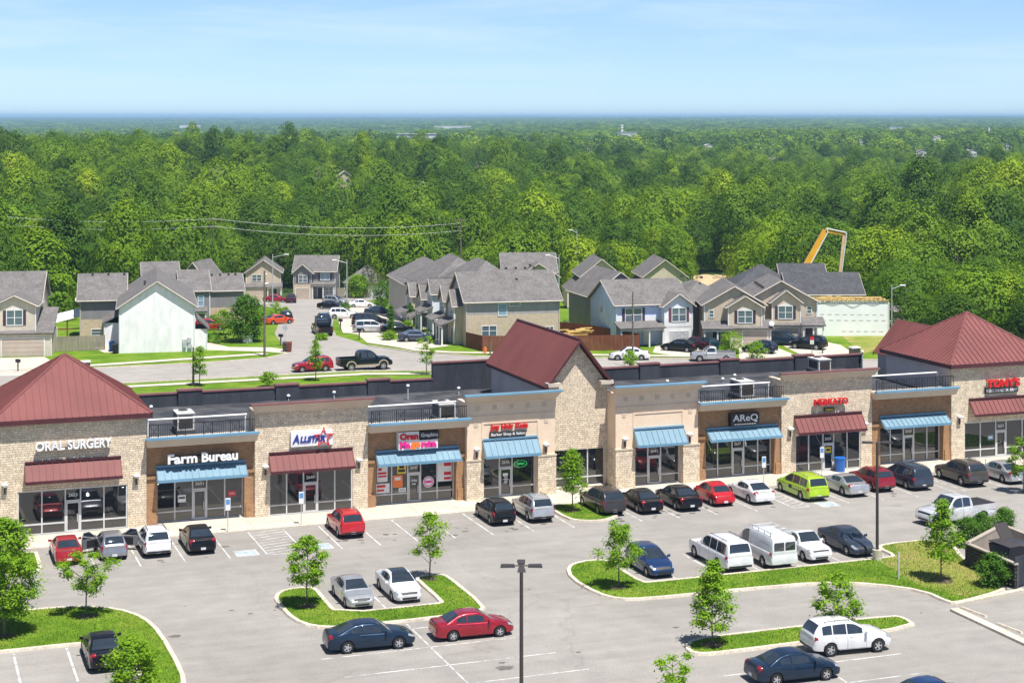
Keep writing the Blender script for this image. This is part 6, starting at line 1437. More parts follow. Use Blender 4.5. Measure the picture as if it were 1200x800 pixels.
mailbox(21, 436, 'black mailbox in front of the beige house driveway'); mailbox(329, 405, 'black mailbox at the corner of the side street'); mailbox(421, 398, 'mailbox on the verge before the grey sedan'); mailbox(964, 414, 'black mailbox on the driveway of the porch duplex'); mailbox(399, 386, 'brown mailbox beside the row of parked cars')
def cabinet(px, py, label, mt='galv'): small('utility_cabinet', label, 'utility box', G(px, py), [('cabinet', mt, lambda b: b.box(-.55, .55, -.4, .4, 0, .75)), ('lid', 'trimw', lambda b: b.box(-.6, .6, -.45, .45, .753, .9))], 0, 'utility boxes on the lawns')
cabinet(99.5, 432, 'utility box with a white lid on the lawn below the white gable townhouse', 'bronze'); cabinet(1001.5, 415, 'utility box with a white lid on the lawn right of the porch duplex', 'bronze'); cabinet(290, 401, 'pale utility box at the foot of the big round tree', 'trimw')
for px, py, lab, mt in ((334, 412, 'dark brown wheeled bin at the street corner, left of its twin', 'bronze'), (339, 412, 'brown wheeled bin at the street corner, right of its twin', 'wood'), (131, 411, 'blue wheeled bin beside the white gable townhouse', 'binblue'), (135, 414, 'dark wheeled bin beside the white gable townhouse', 'black')):
    small('wheeled_bin', lab, 'bin', G(px, py), [('body', mt, lambda b: b.hexa([(-.26, -.3, .08), (.26, -.3, .08), (.26, .3, .08), (-.26, .3, .08)], [(-.32, -.38, 1.1), (.32, -.38, 1.1), (.32, .38, 1.1), (-.32, .38, 1.1)])), ('lid', mt, lambda b: b.hexa([(-.34, -.4, 1.103), (.34, -.4, 1.103), (.34, .42, 1.103), (-.34, .42, 1.103)], [(-.3, -.36, 1.18), (.3, -.36, 1.18), (.3, .42, 1.2), (-.3, .42, 1.2)]))], R(-15), 'wheeled bins')
small('stop_sign_back', 'round edged street sign seen from behind at the side street corner', 'sign', G(334, 409), [('post', 'galv', lambda b: b.tube((0, 0, 0), (0, 0, 3.0), .04, n=6)), ('plate', 'galv', lambda b: b.hexa([(.38*math.cos(k*.785+.39), -.02, 2.6+.38*math.sin(k*.785+.39)) for k in range(8)], [(.38*math.cos(k*.785+.39), .0, 2.6+.38*math.sin(k*.785+.39)) for k in range(8)]))], R(-25))
small('fire_hydrant', 'orange fire hydrant on the verge before the brown fence', 'hydrant', G(568.5, 414), [('barrel', 'orange', lambda b: b.lathe([(0, 0), (.2, 0), (.2, .06), (.14, .08), (.14, .6), (.17, .62), (.12, .75), (0, .8)], n=10)), ('cap', 'orange', lambda b: b.tube((-.24, 0, .45), (.24, 0, .45), .07, n=8))])
small('marker_post', 'thin dark post beside the fire hydrant', 'post', G(574.5, 416), [('post', 'bark', lambda b: b.box(-.07, .07, -.07, .07, 0, 1.5))])
small('red_white_sign', 'small red and white sign on a post before the black crossover', 'sign', G(951.5, 417), [('post', 'bronze', lambda b: b.tube((0, 0, 0), (0, 0, 2.1), .04, n=6)), ('plate', 'trimw', lambda b: b.box(-.22, .22, -.03, -.01, 1.4, 1.9)), ('red_plate', 'signred', lambda b: b.box(-.22, .22, -.03, -.01, 1.93, 2.3))], R(-20))
small('patio_slab_grill', 'dark covered grill on a small patio left of the white gable townhouse', 'grill', G(116, 409), [('body', 'black', lambda b: b.box(-.7, .7, -.3, .3, .3, .9)), ('legs', 'black', lambda b: [b.box(x-.04, x+.04, -.2, .2, 0, .3) for x in (-.6, .6)])])
# ---------------------------------------------------------------- cars of the estate
ng2 = 'cars parked on the estate streets and drives'
car('suv', 'red', G(366, 434.5), R(181), 'red crossover parked at the kerb behind a slim street tree', ng2, sc=.98)
o = car('pickup', 'navyblack', G(427, 432.8), R(1), 'lifted dark pickup truck with tan fenders parked at the kerb', ng2, sc=1.06, z=.0)
o.location.z = .16
M['tanpaint'] = mat('tan_fender_paint', (.40, .33, .25), .45)
for ax in (S['pickup']['fx'], S['pickup']['rx']):
    for sg in (1, -1):
        b = MB(); r0, r1 = .45, .57; y0, y1 = sg*.99, sg*1.06
        for k in range(10):
            a0, a1 = math.pi*k/10, math.pi*(k+1)/10
            q = [(ax-2.9+r*math.cos(a), y, .40+r*math.sin(a)) for y in (y0, y1) for r, a in ((r0, a0), (r0, a1), (r1, a1), (r1, a0))]; b.hexa(q[:4], q[4:])
        b.build('fender_flare', M['tanpaint'], o)
for sg in (1, -1): b = MB(); b.box(-1.2, 1.3, min(sg*.97, sg*1.03), max(sg*.97, sg*1.03), .3, .52); b.build('side_step', M['tanpaint'], o)
for k in kids(o):
    if k.name.startswith('wheel'): k.location.z -= .10; k.scale = (1.12, 1.2, 1.12)
car('pickup', 'black', G(377.5, 391), R(86), 'black pickup truck seen from behind on the side street, nearer of two', ng2); car('suv', 'navy', G(378.5, 380), R(86), 'dark crossover on the side street just beyond the black pickup truck', ng2)
car('suv', 'plum', G(341, 354.5), R(80), 'maroon car alone at the left of the street end', ng2); car('suv', 'black', G(334.5, 377), R(84), 'black crossover at the left kerb beside an orange red car', ng2); car('coupe', 'orange', G(325.5, 379.5), R(20), 'orange red car half hidden by garden bushes', ng2)
car('sedan', 'cherry', G(323, 354), R(-20), 'red sedan on the far left drive behind the street lamp', ng2); car('suv', 'plum', G(352.5, 348), R(-95), 'dark car in the drive of the grey porch house', ng2)
car('suv', 'silver', G(393, 357), R(-40), 'silver crossover at the right of the street end', ng2); car('sedan', 'black', G(388, 362), R(-40), 'dark car just in front of the far silver crossover', ng2)
car('sedan', 'white', G(423, 360), R(-12), 'white sedan behind the white crossover by the street lamp', ng2); car('suv', 'white', G(402, 373), R(-14), 'white crossover parked left of the dark van', ng2)
car('sedan', 'navy', G(444, 369), R(-15), 'dark blue sedan at the drives behind the dark van', ng2); car('minivan', 'black', G(434, 382), R(-12), 'dark van parked behind the silver minivan', ng2, sc=1.04); car('minivan', 'silver', G(435, 389), R(-8), 'silver minivan on the grass edge left of the evergreen', ng2, sc=.95)
car('sedan', 'black', G(466, 390), R(-10), 'black sedan partly behind the columnar evergreen', ng2); car('sedan', 'slate', G(488, 399.5), R(-12), 'grey sedan on the light drive before the townhouse porches', ng2)
car('suv', 'red', G(247, 387), R(-15), 'red car right of the white gable townhouse, nearer of two', ng2, sc=.95); car('sedan', 'bright', G(243, 381), R(-15), 'red car right of the white gable townhouse, farther of two', ng2); car('hatch', 'white', G(288, 356), R(-60), 'small white car by the far tan two storey house', ng2)
car('sedan', 'white', G(737.5, 421), R(161), 'white sedan parked before the red brown fence', ng2); car('regpickup', 'silver', G(835, 422.5), R(160), 'silver pickup truck parked in front of the tan duplex', ng2, opts=())
car('sedan', 'black', G(797, 411), R(128), 'black sedan in the drive of the blue house', ng2); car('sedan', 'plum', G(816, 408), R(110), 'dark maroon car between the black sedan and the tan duplex', ng2); car('hatch', 'teal', G(826, 409), R(100), 'dark teal car partly behind the silver pickup truck', ng2)
car('hatch', 'navy', G(890, 413), R(128), 'dark hatchback in the first drive of the tan duplex', ng2); car('minivan', 'navy', G(920, 404), R(-38), 'dark blue minivan facing out in the shade by the duplex', ng2, sc=.95); car('suv', 'black', G(947, 408.5), R(132), 'black crossover on the drive of the porch duplex', ng2)
car('suv', 'black', G(687, 358), R(-80), 'black car on the drive of the tan house with a wing', ng2); car('sedan', 'white', G(682, 368), R(-70), 'white car on the drive nearer than the black car', ng2)
# ---------------------------------------------------------------- concrete pump
t = thing('concrete_pump_truck', 'orange concrete pump boom folded over the dark roofed house', 'pump truck', PX(938, 272, tz(272)), R(-20)); M['orangep'] = noisy('orange_boom_paint', (.80, .36, .02), (.88, .44, .04), 1., .4)
z0 = -tz(272); s_ = 272/2000.; A = [((px-938)*s_, 0, 28.5-(py-137)*s_+z0) for px, py in ((934, 330), (967, 269.5), (989.5, 274), (984, 322))]
def beam(b, p, q, w0, w1): 
    p = Vector(p); q = Vector(q); d = (q-p).normalized(); n = Vector((-d.z, 0, d.x)); y = Vector((0, .25, 0))
    b.hexa([p-n*w0-y, p+n*w0-y, p+n*w0+y, p-n*w0+y], [q-n*w1-y, q+n*w1-y, q+n*w1+y, q-n*w1+y])
b = MB(); beam(b, A[0], A[1], .5, .36); b.build('boom', M['orangep'], t); b = MB(); beam(b, A[1], A[2], .36, .26); b.build('boom', M['orangep'], t); b = MB(); beam(b, A[2], A[3], .28, .22); b.build('boom', noisy('worn_orange_paint', (.70, .42, .22), (.78, .52, .32), 1., .5), t)
b = MB(); o = Vector((.55, -.3, -.1)); b.path([Vector(A[0])+o, Vector(A[1])+Vector((.35, -.3, -.4)), Vector(A[1])+Vector((.2, -.3, .25)), Vector(A[2])+Vector((.1, -.3, .25)), Vector(A[2])+Vector((.3, -.3, 0)), Vector(A[3])+Vector((.2, -.3, 0))], .1, 8); b.build('pipe', M['trimw'], t)
b = MB(); b.box(-4.5, 3.5, -1.2, 1.2, .9, 1.5); b.box(-1, 1, -.9, .9, 1.5, A[0][2]); b.box(-3.8, -1.2, -1.1, 1.1, 1.5, 2.4); b.build('chassis', M['galv'], t); b = MB(); b.hexa([(3.5, -1.2, .8), (5.6, -1.2, .8), (5.6, 1.2, .8), (3.5, 1.2, .8)], [(3.5, -1.2, 3.1), (5.1, -1.2, 3.1), (5.1, 1.2, 3.1), (3.5, 1.2, 3.1)]); b.build('cab', M['trimw'], t)
for x in (-3.6, -2.3, 4.4):
    for y in (-1.05, 1.05): w = MB(); w.T = Matrix.Translation((x, y, .52)) @ Matrix.Rotation(R(90), 4, 'X'); w.lathe([(0, -.15), (.52, -.15), (.52, .15), (0, .15)], n=16); w.build('wheel', M['tyre'], t)
# =================================================================== terrain, woods, distance
TPX = [-400, -100, 100, 300, 450, 600, 750, 900, 1050, 1200, 1600]
TD = [225, 345, 420, 500, 620, 800, 1100, 1500, 2200, 3500, 6000, 9000, 14000, 20000, 27000]
TH = {-400: [0, -7.8, -5.5, -3.5, .5, 0, -6, -8, -12, -18, -18, -12, -2, 2, 4], -100: [0, -7.8, -5.5, -3.5, .5, 0, -6, -8, -12, -18, -18, -12, -2, 2, 4],
      100: [0, -7.8, -6, -3.5, .5, .6, -6, -8, -12, -18, -18, -12, -2, 2, 4], 300: [0, -7.8, -6.5, -5, -1.5, .6, -5, -8, -12, -18, -18, -12, -2, 4, 8],
      450: [0, -7.8, -7, -6.5, -4, -1.5, -5, -9, -10, -16, -14, -8, 0, 8, 14], 600: [0, -7.8, -8, -8, -8.5, -6.5, -6, -8, -9, -10, -7, -1, 4, 12, 24],
      750: [0, -7.8, -8.5, -10, -12, -13, -13, -12, -8, -8, -5, 3, 6, 14, 24], 900: [0, -7.8, -9, -11, -13, -14, -14, -13, -3, -10, -4, 3, 6, 16, 30],
      1050: [0, -7.8, -8, -8, -11, -13, -13, -10, -2, -9, -4, 3, 8, 20, 33], 1200: [0, -6, -4, -3, -5, -12, -13, -10, -2, -9, -4, 3, 9, 22, 34], 1600: [0, -6, -4, -2, -5, -12, -13, -10, -2, -9, -4, 3, 9, 22, 34]}
def lerp_at(xs, ys, x):
    if x <= xs[0]: return ys[0]
    for i in range(len(xs)-1):
        if x <= xs[i+1]:
            t = (x-xs[i])/(xs[i+1]-xs[i]); return ys[i]+(ys[i+1]-ys[i])*t
    return ys[-1]
LTD = [math.log(d) for d in TD]
def ground(px, D):
    if D <= 345: b = tz(D)
    else: b = None
    ld = math.log(max(D, 1)); px = max(TPX[0], min(TPX[-1], px))
    i = 0
    while px > TPX[i+1]: i += 1
    t = (px-TPX[i])/(TPX[i+1]-TPX[i]); t = t*t*(3-2*t)
    z = lerp_at(LTD, TH[TPX[i]], ld)*(1-t)+lerp_at(LTD, TH[TPX[i+1]], ld)*t
    if D > 1200: z += (noise.noise(Vector((px*.012, ld*6, 3)))*4+noise.noise(Vector((px*.04, ld*9, 7)))*2)*min(1, (D-1200)/1500)*(1 if D < 6000 else D/9000.)
    if D > 9000: z += 9*max(0, noise.noise(Vector((px*.0065+1.7, D*.00012, 5))))*min(1, (D-9000)/6000)*(.55+max(0, min(1, (px-300)/700)))
    if D <= 345 and px < 1080: return b
    if D <= 345: return b+(z-b)*max(0, (D-225)/120)
    return z
M['forestfloor'] = noisy('woodland_floor', (.03, .06, .012), (.055, .10, .018), .05, .95, .2, .6)
b = MB(); Ds = [-30, 40, 110, 170, 200, 225, 250, 285, 320, 345, 370, 400, 440, 480, 530, 590, 660, 740, 830, 940, 1070, 1220, 1400, 1620, 1900, 2250, 2700, 3300, 4100, 5100, 6300, 7800, 9600, 12000, 15000, 18500, 22500, 27000]
rows = []
for D in Ds:
    row = []
    for k in range(-34, 35):
        a = k/34.; L = a*max(230, D*.62); px = 600+L/max(D, 60)*FPX
        row.append(tuple(LD(L, D, (ground(px, D) if D > 200 else 0)-.06)))
    rows.append(row)
b.grid(rows, 0, True); struct(b, 'ground', [M['forestfloor']], smooth=60)
M['foliage'] = leafmat('woodland_leaf', ((.068, .148, .006), (.132, .25, .010), (.205, .33, .016)), .22, .2, True)
def crown_mesh(name, seed, Rr=5.6, H=13., z0=1.0, nl=38, per=88, s=.27, kind='round'):
    q = random.Random(seed); b = MB(); ctr = Vector((0, 0, z0+(H-z0)*.46)); hv = (H-z0)*.54; ph = [q.uniform(0, 6.28) for _ in range(4)]
    for i in range(nl):
        zc = 1-1.62*(i+.5)/nl; a = i*2.39996+q.uniform(-.25, .25); rr = math.sqrt(max(0, 1-zc*zc))
        env = 1+.16*math.sin(2*a+ph[0])+.12*math.sin(3*a+ph[1]+zc*2)+q.uniform(-.1, .1)
        if kind == 'tall': rr *= .78-.25*zc
        if kind == 'broad': rr *= 1.1
        d = Vector((rr*math.cos(a), rr*math.sin(a), zc)); c = ctr+Vector((d.x*Rr*.76*env, d.y*Rr*.76*env, d.z*hv*.8*(.9+.15*env)))
        lr = Rr*q.uniform(.24, .36)
        for _ in range(int(per*(lr/(Rr*.3))**2)):
            e = Vector((q.gauss(0, 1), q.gauss(0, 1), q.gauss(.2, .9))).normalized()
            if e.dot(d) < -.35: e = -e
            p = c+Vector((e.x, e.y, e.z*.8))*lr*q.uniform(.75, 1.08)
            n = e*.55+d*.85+Vector((q.uniform(-.28, .28), q.uniform(-.28, .28), q.uniform(-.05, .25)))
            leafcard(b, p, n, s*q.uniform(.6, 1.3), q)
    return b.mesh(name, [M['foliage']])
CR = [crown_mesh('woodland_crown', 1), crown_mesh('woodland_crown', 2, 6.2, 13.5, 1, 42), crown_mesh('woodland_crown', 3, 5.4, 15, 1.2, 40, kind='tall'), crown_mesh('woodland_crown', 4, 6.4, 12, 1, 42, kind='broad'), crown_mesh('woodland_crown', 5, 5.0, 11, 1, 34), crown_mesh('woodland_crown', 6, 6.0, 13, 1, 40, kind='broad'), crown_mesh('woodland_crown', 7, 4.6, 16, 1., 40, kind='tall')]
LOD = crown_mesh('distant_crown', 21, 5.8, 12.5, 1., 22, 14, .85)
LOD2 = crown_mesh('distant_crown', 22, 5.8, 13.5, 1., 22, 14, .85, kind='broad')
tb = MB(); tb.tube((0, 0, -.5), (.1, 0, 3.2), .28, .2, 7); tb.tube((.1, 0, 3.2), (-.1, .1, 8.5), .2, .06, 6)
for a in range(5): tb.tube((.05, 0, 3+a*.6), (2.2*math.cos(a*1.3), 2.2*math.sin(a*1.3), 6+a*.6), .1, .03, 5)
TRK = tb.mesh('woodland_trunk', [M['bark']], 40)
EDGE = [(-400, 252), (60, 252), (100, 264), (180, 280), (265, 305), (285, 352), (455, 352), (470, 330), (600, 326), (655, 320), (735, 320), (790, 330), (796, 398), (872, 398), (880, 300), (1005, 292), (1035, 250), (1060, 222), (1075, 206), (1600, 200)]
EX, EY = [e[0] for e in EDGE], [e[1] for e in EDGE]
rng = random.Random(77)
# houses and other things in the woods: (px, py of the base, label)
WH = [(248, 222, 'grey roofed house with dark gables half sunk in the woods on the left hill', 'sd_slate', 'shingle', 9), (403, 196, 'white house with a pale roof high on the wooded hill', 'trimw', 'fascia', 9), (374, 217, 'brown brick house low among the trees left of the white hill house', 'tanbrick', 'shingle', 6),
      (402, 223, 'reddish house just below the white hill house', 'sd_tan', 'fascia', 6), (490, 236, 'tan roof peeping from the trees above the long townhouse row', 'sd_tan', 'fascia', 6), (97, 284, 'brick house with tan roof in the trees behind the white gable townhouse', 'wood', 'fascia', 10), (120, 288, 'white walled house right of the brick house in the trees', 'trimw', 'fascia', 6),
      (752, 224, 'brown roofed house in the middle of the woods', 'wood', 'fascia', 8), (628, 174, 'small pale house far off in the woods, left of the mast', 'trimw', 'fascia', 14), (1080, 186, 'grey white house far off on the right, left of the tall mast', 'trimw', 'shingle', 13), (1140, 186, 'white house far off on the right under the tall mast', 'trimw', 'fascia', 14), (1100, 167, 'pale house on the far right ridge', 'trimw', 'fascia', 18), (1008, 172, 'small white house on the far ridge', 'trimw', 'fascia', 12), (560, 206, 'tan house in a gap of the woods over the long townhouse row', 'sd_tan', 'fascia', 9), (660, 168, 'grey roofed house far off left of the mast', 'sd_tan', 'shingle', 13), (830, 178, 'pale house far off in the woods left of the boom', 'trimw', 'fascia', 12), (905, 196, 'brown house in the woods behind the boom', 'sd_tan', 'shingle', 9), (1180, 178, 'pale house far off at the right edge', 'trimw', 'shingle', 13), (690, 184, 'low pale house in the middle of the far woods', 'trimw', 'fascia', 11)]
CLR = []
for px, py, lab, wm, rm, w in WH:
    best = None
    for k in range(400):
        D = 300*1.008**k; y = 137+2000*(28.5-ground(px, D))/D
        if best is None or abs(y-py) < best[0]: best = (abs(y-py), D)
        if y < py: break
    D = best[1]; CLR.append((px, (w*.62)*2000/D, D*.74, D+8) if D > 480 else (px, w*.3*2000/D, D*.93, D+8))
    t = house('distant_house', lab, PX(px-w*1000/D*.8, D, ground(px, D)+(1.2 if D > 480 else -4.2)), R(-25+(px % 7)*5), group='distant houses in the woods')
    block(t, 0, w, 0, w*.7, 0, 4.6, 'x' if px % 2 else 'y', 2.2, wm, roof=rm); window(t, 'F', 0, w*.2, w*.4, 1.4, 3.2, None, 2); window(t, 'F', 0, w*.6, w*.8, 1.4, 3.2, None, 2)
def clear(px, D, r=4.):
    m = r*2000/D*.55
    for cx, cw, d0, d1 in CLR:
        if d0 < D < d1 and abs(px-cx) < cw+m: return True
    return False
near = []; far = []; D = 204.
while D < 26000:
    sp = 8.6 if D < 800 else (9.6 if D < 1500 else 9.6*(D/1500.)**1.05)
    half = D*.42; n = int(2*half/sp)
    for k in range(n):
        L = -half+(k+rng.uniform(.05, .95))*sp; d = D+rng.uniform(-.5, .5)*sp; px = 600+L/d*FPX
        if d < lerp_at(EX, EY, px)+2 or clear(px, d) or (d > 380 and rng.random() < .1): continue
        g = ground(px, d); gs = sp/9.6
        s = rng.choice((.55, .75, .92, 1.08, 1.32))*rng.uniform(.9, 1.1)*(1 if gs < 1.05 else gs); zs = s**.9*rng.uniform(.7, 1.3) if gs < 1.2 else min(s, rng.uniform(.75, 1.3))
        if d < 360 and 470 < px < 800: s *= .85; zs *= .85
        if px > 1040 and d < 300: s *= .8; zs *= .62
        e = (px, d, g, s, zs, rng.uniform(0, 6.283), rng.randrange(7))
        (near if (d < 560 and -25 < px < 1225) else far).append(e)
    D += sp*(.86 if D < 1500 else .95)
near.sort(key=lambda e: e[1]); far += near[300:]; near = near[:300]
wood = {}
def zone(px, D):
    if px < 115: return 'behind the beige and white houses at the left'
    if px < 280: return 'behind the left townhouses'
    if px < 470: return 'behind the houses of the street end'
    if px < 660: return 'behind the long townhouse row'
    if px < 800: return 'behind the blue house'
    if px < 1020: return 'behind the dark roofed new house'
    return 'right of the white wrapped building shell'
KIND = ['full round', 'large round', 'tall', 'broad spreading', 'compact round', 'loose broad', 'slim tall']
for px, d, g, s, zs, rz, vi in near:
    t = thing('woodland_tree', '%s tree in the wood %s' % (KIND[vi], zone(px, d)), 'tree', PX(px, d, g-1.5*s), rz, 'nearest trees of the wood behind the estate')
    t.scale = (s, s, zs)
    for nm, me in (('trunk', TRK), ('crown', CR[vi])): o = bpy.data.objects.new(nm, me); link(o); o.parent = t
    wood.setdefault(vi, [c for c in t.children if c.name.startswith('crown')][0])
# stand-outs of the left hill
for px, d, top, vi, sc, lab in ((425, 640, 150, 6, 1.1, 'tall dark pointed tree rising above the wooded hill'), (165, 640, 152, 1, 1.15, 'big round tree crowning the left wooded hill'), (96, 600, 164, 5, 1.1, 'broad tree on the skyline left of the big round hill tree')):
    g = ground(px, d); h = 28.5-(top-137)*d/2000.-g; H0 = [13, 13.5, 15, 12, 11, 13, 16][vi]
    t = thing('woodland_tree', lab, 'tree', PX(px, d, g-.1), 1.0); t.scale = (sc, sc, h/H0)
    for nm, me in (('trunk', TRK), ('crown', CR[vi])): o = bpy.data.objects.new(nm, me); link(o); o.parent = t
lod = []
for px, d, me in ((-20, 640, LOD), (1222, 640, LOD2)):
    t = thing('woodland_tree', 'distant tree of the wood cut by the %s edge of the picture' % ('left' if px < 0 else 'right'), 'tree', PX(px, d, ground(px, d)-.1))
    for nm, m2 in (('trunk', TRK), ('crown', me)): o = bpy.data.objects.new(nm, m2); link(o); o.parent = t
    lod.append(o)
me = bpy.data.meshes.new('wood_points'); me.from_pydata([tuple(PX(e[0], e[1], e[2]-.8)) for e in far], [], [])
for nm, ty, vals in (('sc', 'FLOAT_VECTOR', [c for e in far for c in (e[3], e[3], e[4])]), ('ro', 'FLOAT_VECTOR', [c for e in far for c in (0, 0, e[5])]), ('vi', 'INT', [e[6] if e[1] < 1300 else 7+e[6] % 2 for e in far])):
    a = me.attributes.new(nm, ty, 'POINT'); a.data.foreach_set('vector' if ty == 'FLOAT_VECTOR' else 'value', vals)
wo = tag(link(bpy.data.objects.new('far_woods', me)), kind='stuff'); me.materials.append(M['foliage'])
ng_ = bpy.data.node_groups.new('woods', 'GeometryNodeTree'); ng_.interface.new_socket('Geometry', in_out='INPUT', socket_type='NodeSocketGeometry'); ng_.interface.new_socket('Geometry', in_out='OUTPUT', socket_type='NodeSocketGeometry')
gi = ng_.nodes.new('NodeGroupInput'); go = ng_.nodes.new('NodeGroupOutput'); ip = ng_.nodes.new('GeometryNodeInstanceOnPoints'); ip.inputs['Pick Instance'].default_value = True; gt = ng_.nodes.new('GeometryNodeGeometryToInstance')
src = [wood[i] for i in sorted(wood)]+lod
for o in src[::-1]:
    oi = ng_.nodes.new('GeometryNodeObjectInfo'); oi.inputs['Object'].default_value = o; oi.transform_space = 'ORIGINAL'; oi.inputs['As Instance'].default_value = False
    gt_ = ng_.nodes.new('GeometryNodeGeometryToInstance'); ng_.links.new(oi.outputs['Geometry'], gt_.inputs[0])
    if 'jn' not in globals(): jn = ng_.nodes.new('GeometryNodeJoinGeometry')
    ng_.links.new(gt_.outputs[0], jn.inputs[0])
ng_.nodes.remove(gt); ng_.links.new(jn.outputs[0], ip.inputs['Instance']); ng_.links.new(gi.outputs[0], ip.inputs['Points'])
for nm, ty, sk in (('sc', 'FLOAT_VECTOR', 'Scale'), ('ro', 'FLOAT_VECTOR', 'Rotation'), ('vi', 'INT', 'Instance Index')):
    na = ng_.nodes.new('GeometryNodeInputNamedAttribute'); na.data_type = ty; na.inputs['Name'].default_value = nm; ng_.links.new(na.outputs['Attribute'], ip.inputs[sk])
ng_.links.new(ip.outputs[0], go.inputs[0]); md = wo.modifiers.new('woods', 'NODES'); md.node_group = ng_
# ---- power line, masts, distant sheds
def pylon(px, D, h, label):
    t = thing('power_pole', label, 'utility pole', PX(px, D, ground(px, D)), R(20), 'tall poles of the power line'); b = MB()
    b.tube((0, 0, 0), (0, 0, h), .15, .09, 7); b.build('pole', M['bark'], t); b = MB()
    for z in (.9, .975): b.tube((-1.6, 0, h*z), (1.6, 0, h*z), .07, n=5)
    b.build('crossarm', M['bark'], t); return t
for px, lab in ((-60, 'tall grey power line pole beyond the left edge'), (250, 'tall grey power line pole in the woods left of the street lamp'), (540, 'tall grey power line pole in the woods above the long townhouse row')): pylon(px, 295, 15.6, lab)
def cable(pts, label):
    t = MB(); n = 14
    for (xa, za, da), (xb, zb, db) in zip(pts, pts[1:]):
        q = []
        for i in range(n+1):
            k = i/n; px = xa+(xb-xa)*k; D = da+(db-da)*k; z = za+(zb-za)*k-1.2*(4*k*(1-k)); q.append(tuple(PX(px, D, z)))
        t.path(q, .022, 4)
    tag(t.build('power_cable', M['galv']), label, 'cable', 'cables of the power line')
for dz, lab in ((0, 'upper pale power cable crossing the woods'), (-1.3, 'lower pale power cable crossing the woods')):
    cable([(-60, 12.4+dz, 294), (250, 11.0+dz, 294), (540, 10.2+dz, 294)], lab)
def mast(px, yt, D, label, r=.45):
    g = ground(px, D); h = 28.5-(yt-137)*D/2000.-g; b = MB(); b.tube((0, 0, 0), (0, 0, h), r, r*.6, 6)
    t = thing('radio_mast', label, 'mast', PX(px, D, g), 0, 'radio masts on the skyline'); b.build('mast', M['trimw'], t)
    b = MB(); [b.box(-r*2, r*2, -r, r, h*k, h*k+2) for k in (.7, .85, .96)]; b.build('antenna', M['trimw'], t)
mast(729, 147, 2300, 'white radio mast with a low pale building at its foot', .7); mast(1159, 151, 2000, 'thin tall radio mast on the right ridge', .4)
def shed(px, D, w, h, label, m='trimw'):
    t = thing('distant_building', label, 'building', PX(px, D, ground(px, D)), R(-20), 'pale far buildings'); b = MB(); b.box(-w/2, w/2, 0, w*.4, 0, h); b.build('wall', M[m], t); b = MB(); b.box(-w/2-.5, w/2+.5, -.5, w*.4+.5, h+.01, h+.6); b.build('roof', M['galv'], t)
shed(735, 2290, 26, 17, 'pale low building at the foot of the white radio mast'); shed(222, 5200, 60, 22, 'pale far building on the left beyond the hill'); shed(530, 4200, 90, 18, 'long pale far building left of the middle'); shed(488, 1500, 34, 22, 'pale roof beyond the hill above the tall pointed tree'); shed(1050, 3000, 22, 17, 'pale far building left of the thin mast')
# =================================================================== sky, air, sun, camera
EL = R(67.5); hz = Vector((.24, -.97, 0)).normalized(); to_sun = Vector((hz.x*math.cos(EL), hz.y*math.cos(EL), math.sin(EL)))
w = bpy.data.worlds.new('World'); SC.world = w; w.use_nodes = True; nt = w.node_tree; bg = nt.nodes['Background']
sky = nt.nodes.new('ShaderNodeTexSky'); sky.sky_type = 'NISHITA'; sky.sun_disc = False; sky.sun_elevation = EL; sky.sun_rotation = math.atan2(hz.x, hz.y); sky.altitude = 200; sky.air_density = .45; sky.dust_density = 0.; sky.ozone_density = 3.0
tc = nt.nodes.new('ShaderNodeTexCoord'); mp = nt.nodes.new('ShaderNodeMapping'); mp.inputs['Scale'].default_value = (3, 3, 26); nt.links.new(tc.outputs['Generated'], mp.inputs[0])
f = nz(nt, mp.outputs[0], 1.6, 6, .6, .4); cl = ramp(nt, f, [(.48, (0, 0, 0)), (.8, (.4, .4, .4))])
bw = nt.nodes.new('ShaderNodeRGBToBW'); nt.links.new(cl, bw.inputs[0])
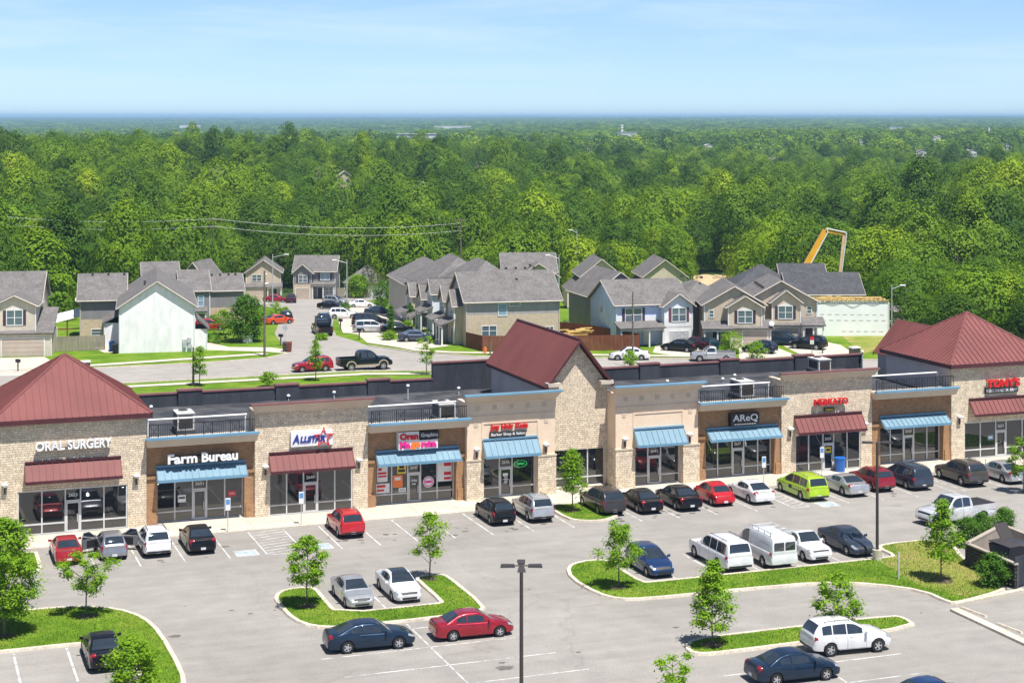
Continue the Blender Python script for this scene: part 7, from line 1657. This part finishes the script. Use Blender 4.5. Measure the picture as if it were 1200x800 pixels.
c = mixc(nt, bw.outputs[0], mixc(nt, 1., sky.outputs[0], (1.09, 1.04, 1.0), 'MULTIPLY'), (7., 7.4, 7.8)); sx = nt.nodes.new('ShaderNodeSeparateXYZ'); nt.links.new(tc.outputs['Generated'], sx.inputs[0]); c = mixc(nt, 1., c, ramp(nt, sx.outputs[2], [(0., (.66, .70, .74)), (.07, (.92, .95, 1.0)), (.3, (1, 1, 1))]), 'MULTIPLY'); nt.links.new(c, bg.inputs[0]); bg.inputs[1].default_value = .1
sl = bpy.data.lights.new('sun', 'SUN'); sl.energy = 4.4; sl.angle = R(.53); sl.color = (1, .965, .92); so = link(bpy.data.objects.new('sun', sl)); so.rotation_euler = to_sun.to_track_quat('Z', 'Y').to_euler(); so.location = (0, 0, 100)
hm = bpy.data.materials.new('haze_air'); hm.use_nodes = True; nt = hm.node_tree; nt.nodes.clear(); ou = nt.nodes.new('ShaderNodeOutputMaterial'); pv = nt.nodes.new('ShaderNodeVolumePrincipled')
pv.inputs['Color'].default_value = (.40, .61, .92, 1); pv.inputs['Density'].default_value = HAZE = 9e-5; pv.inputs['Anisotropy'].default_value = .0; nt.links.new(pv.outputs[0], ou.inputs['Volume'])
b = MB(); b.box(-30000, 34000, -3000, 34000, -75, 56); tag(b.build('haze', hm), kind='stuff')
cam = bpy.data.cameras.new('camera'); cam.sensor_width = 36; cam.lens = FPX/1200*36; cam.shift_y = -(400-137)/1200.; cam.clip_start = 1; cam.clip_end = 60000
co = link(bpy.data.objects.new('camera', cam)); co.location = (0, 0, CAMH); co.rotation_euler = (R(90), 0, -YAW); SC.camera = co
SC.view_settings.view_transform = 'Standard'; SC.view_settings.look = 'None'; SC.view_settings.exposure = .75; SC.view_settings.gamma = 1.; SC.view_settings.use_curve_mapping = False
SC.render.engine = 'CYCLES'; SC.cycles.max_bounces = 6; SC.cycles.diffuse_bounces = 3; SC.cycles.glossy_bounces = 3; SC.cycles.transmission_bounces = 3; SC.cycles.transparent_max_bounces = 4; SC.cycles.volume_bounces = 1; SC.cycles.use_denoising = True; SC.cycles.caustics_reflective = False; SC.cycles.caustics_refractive = False
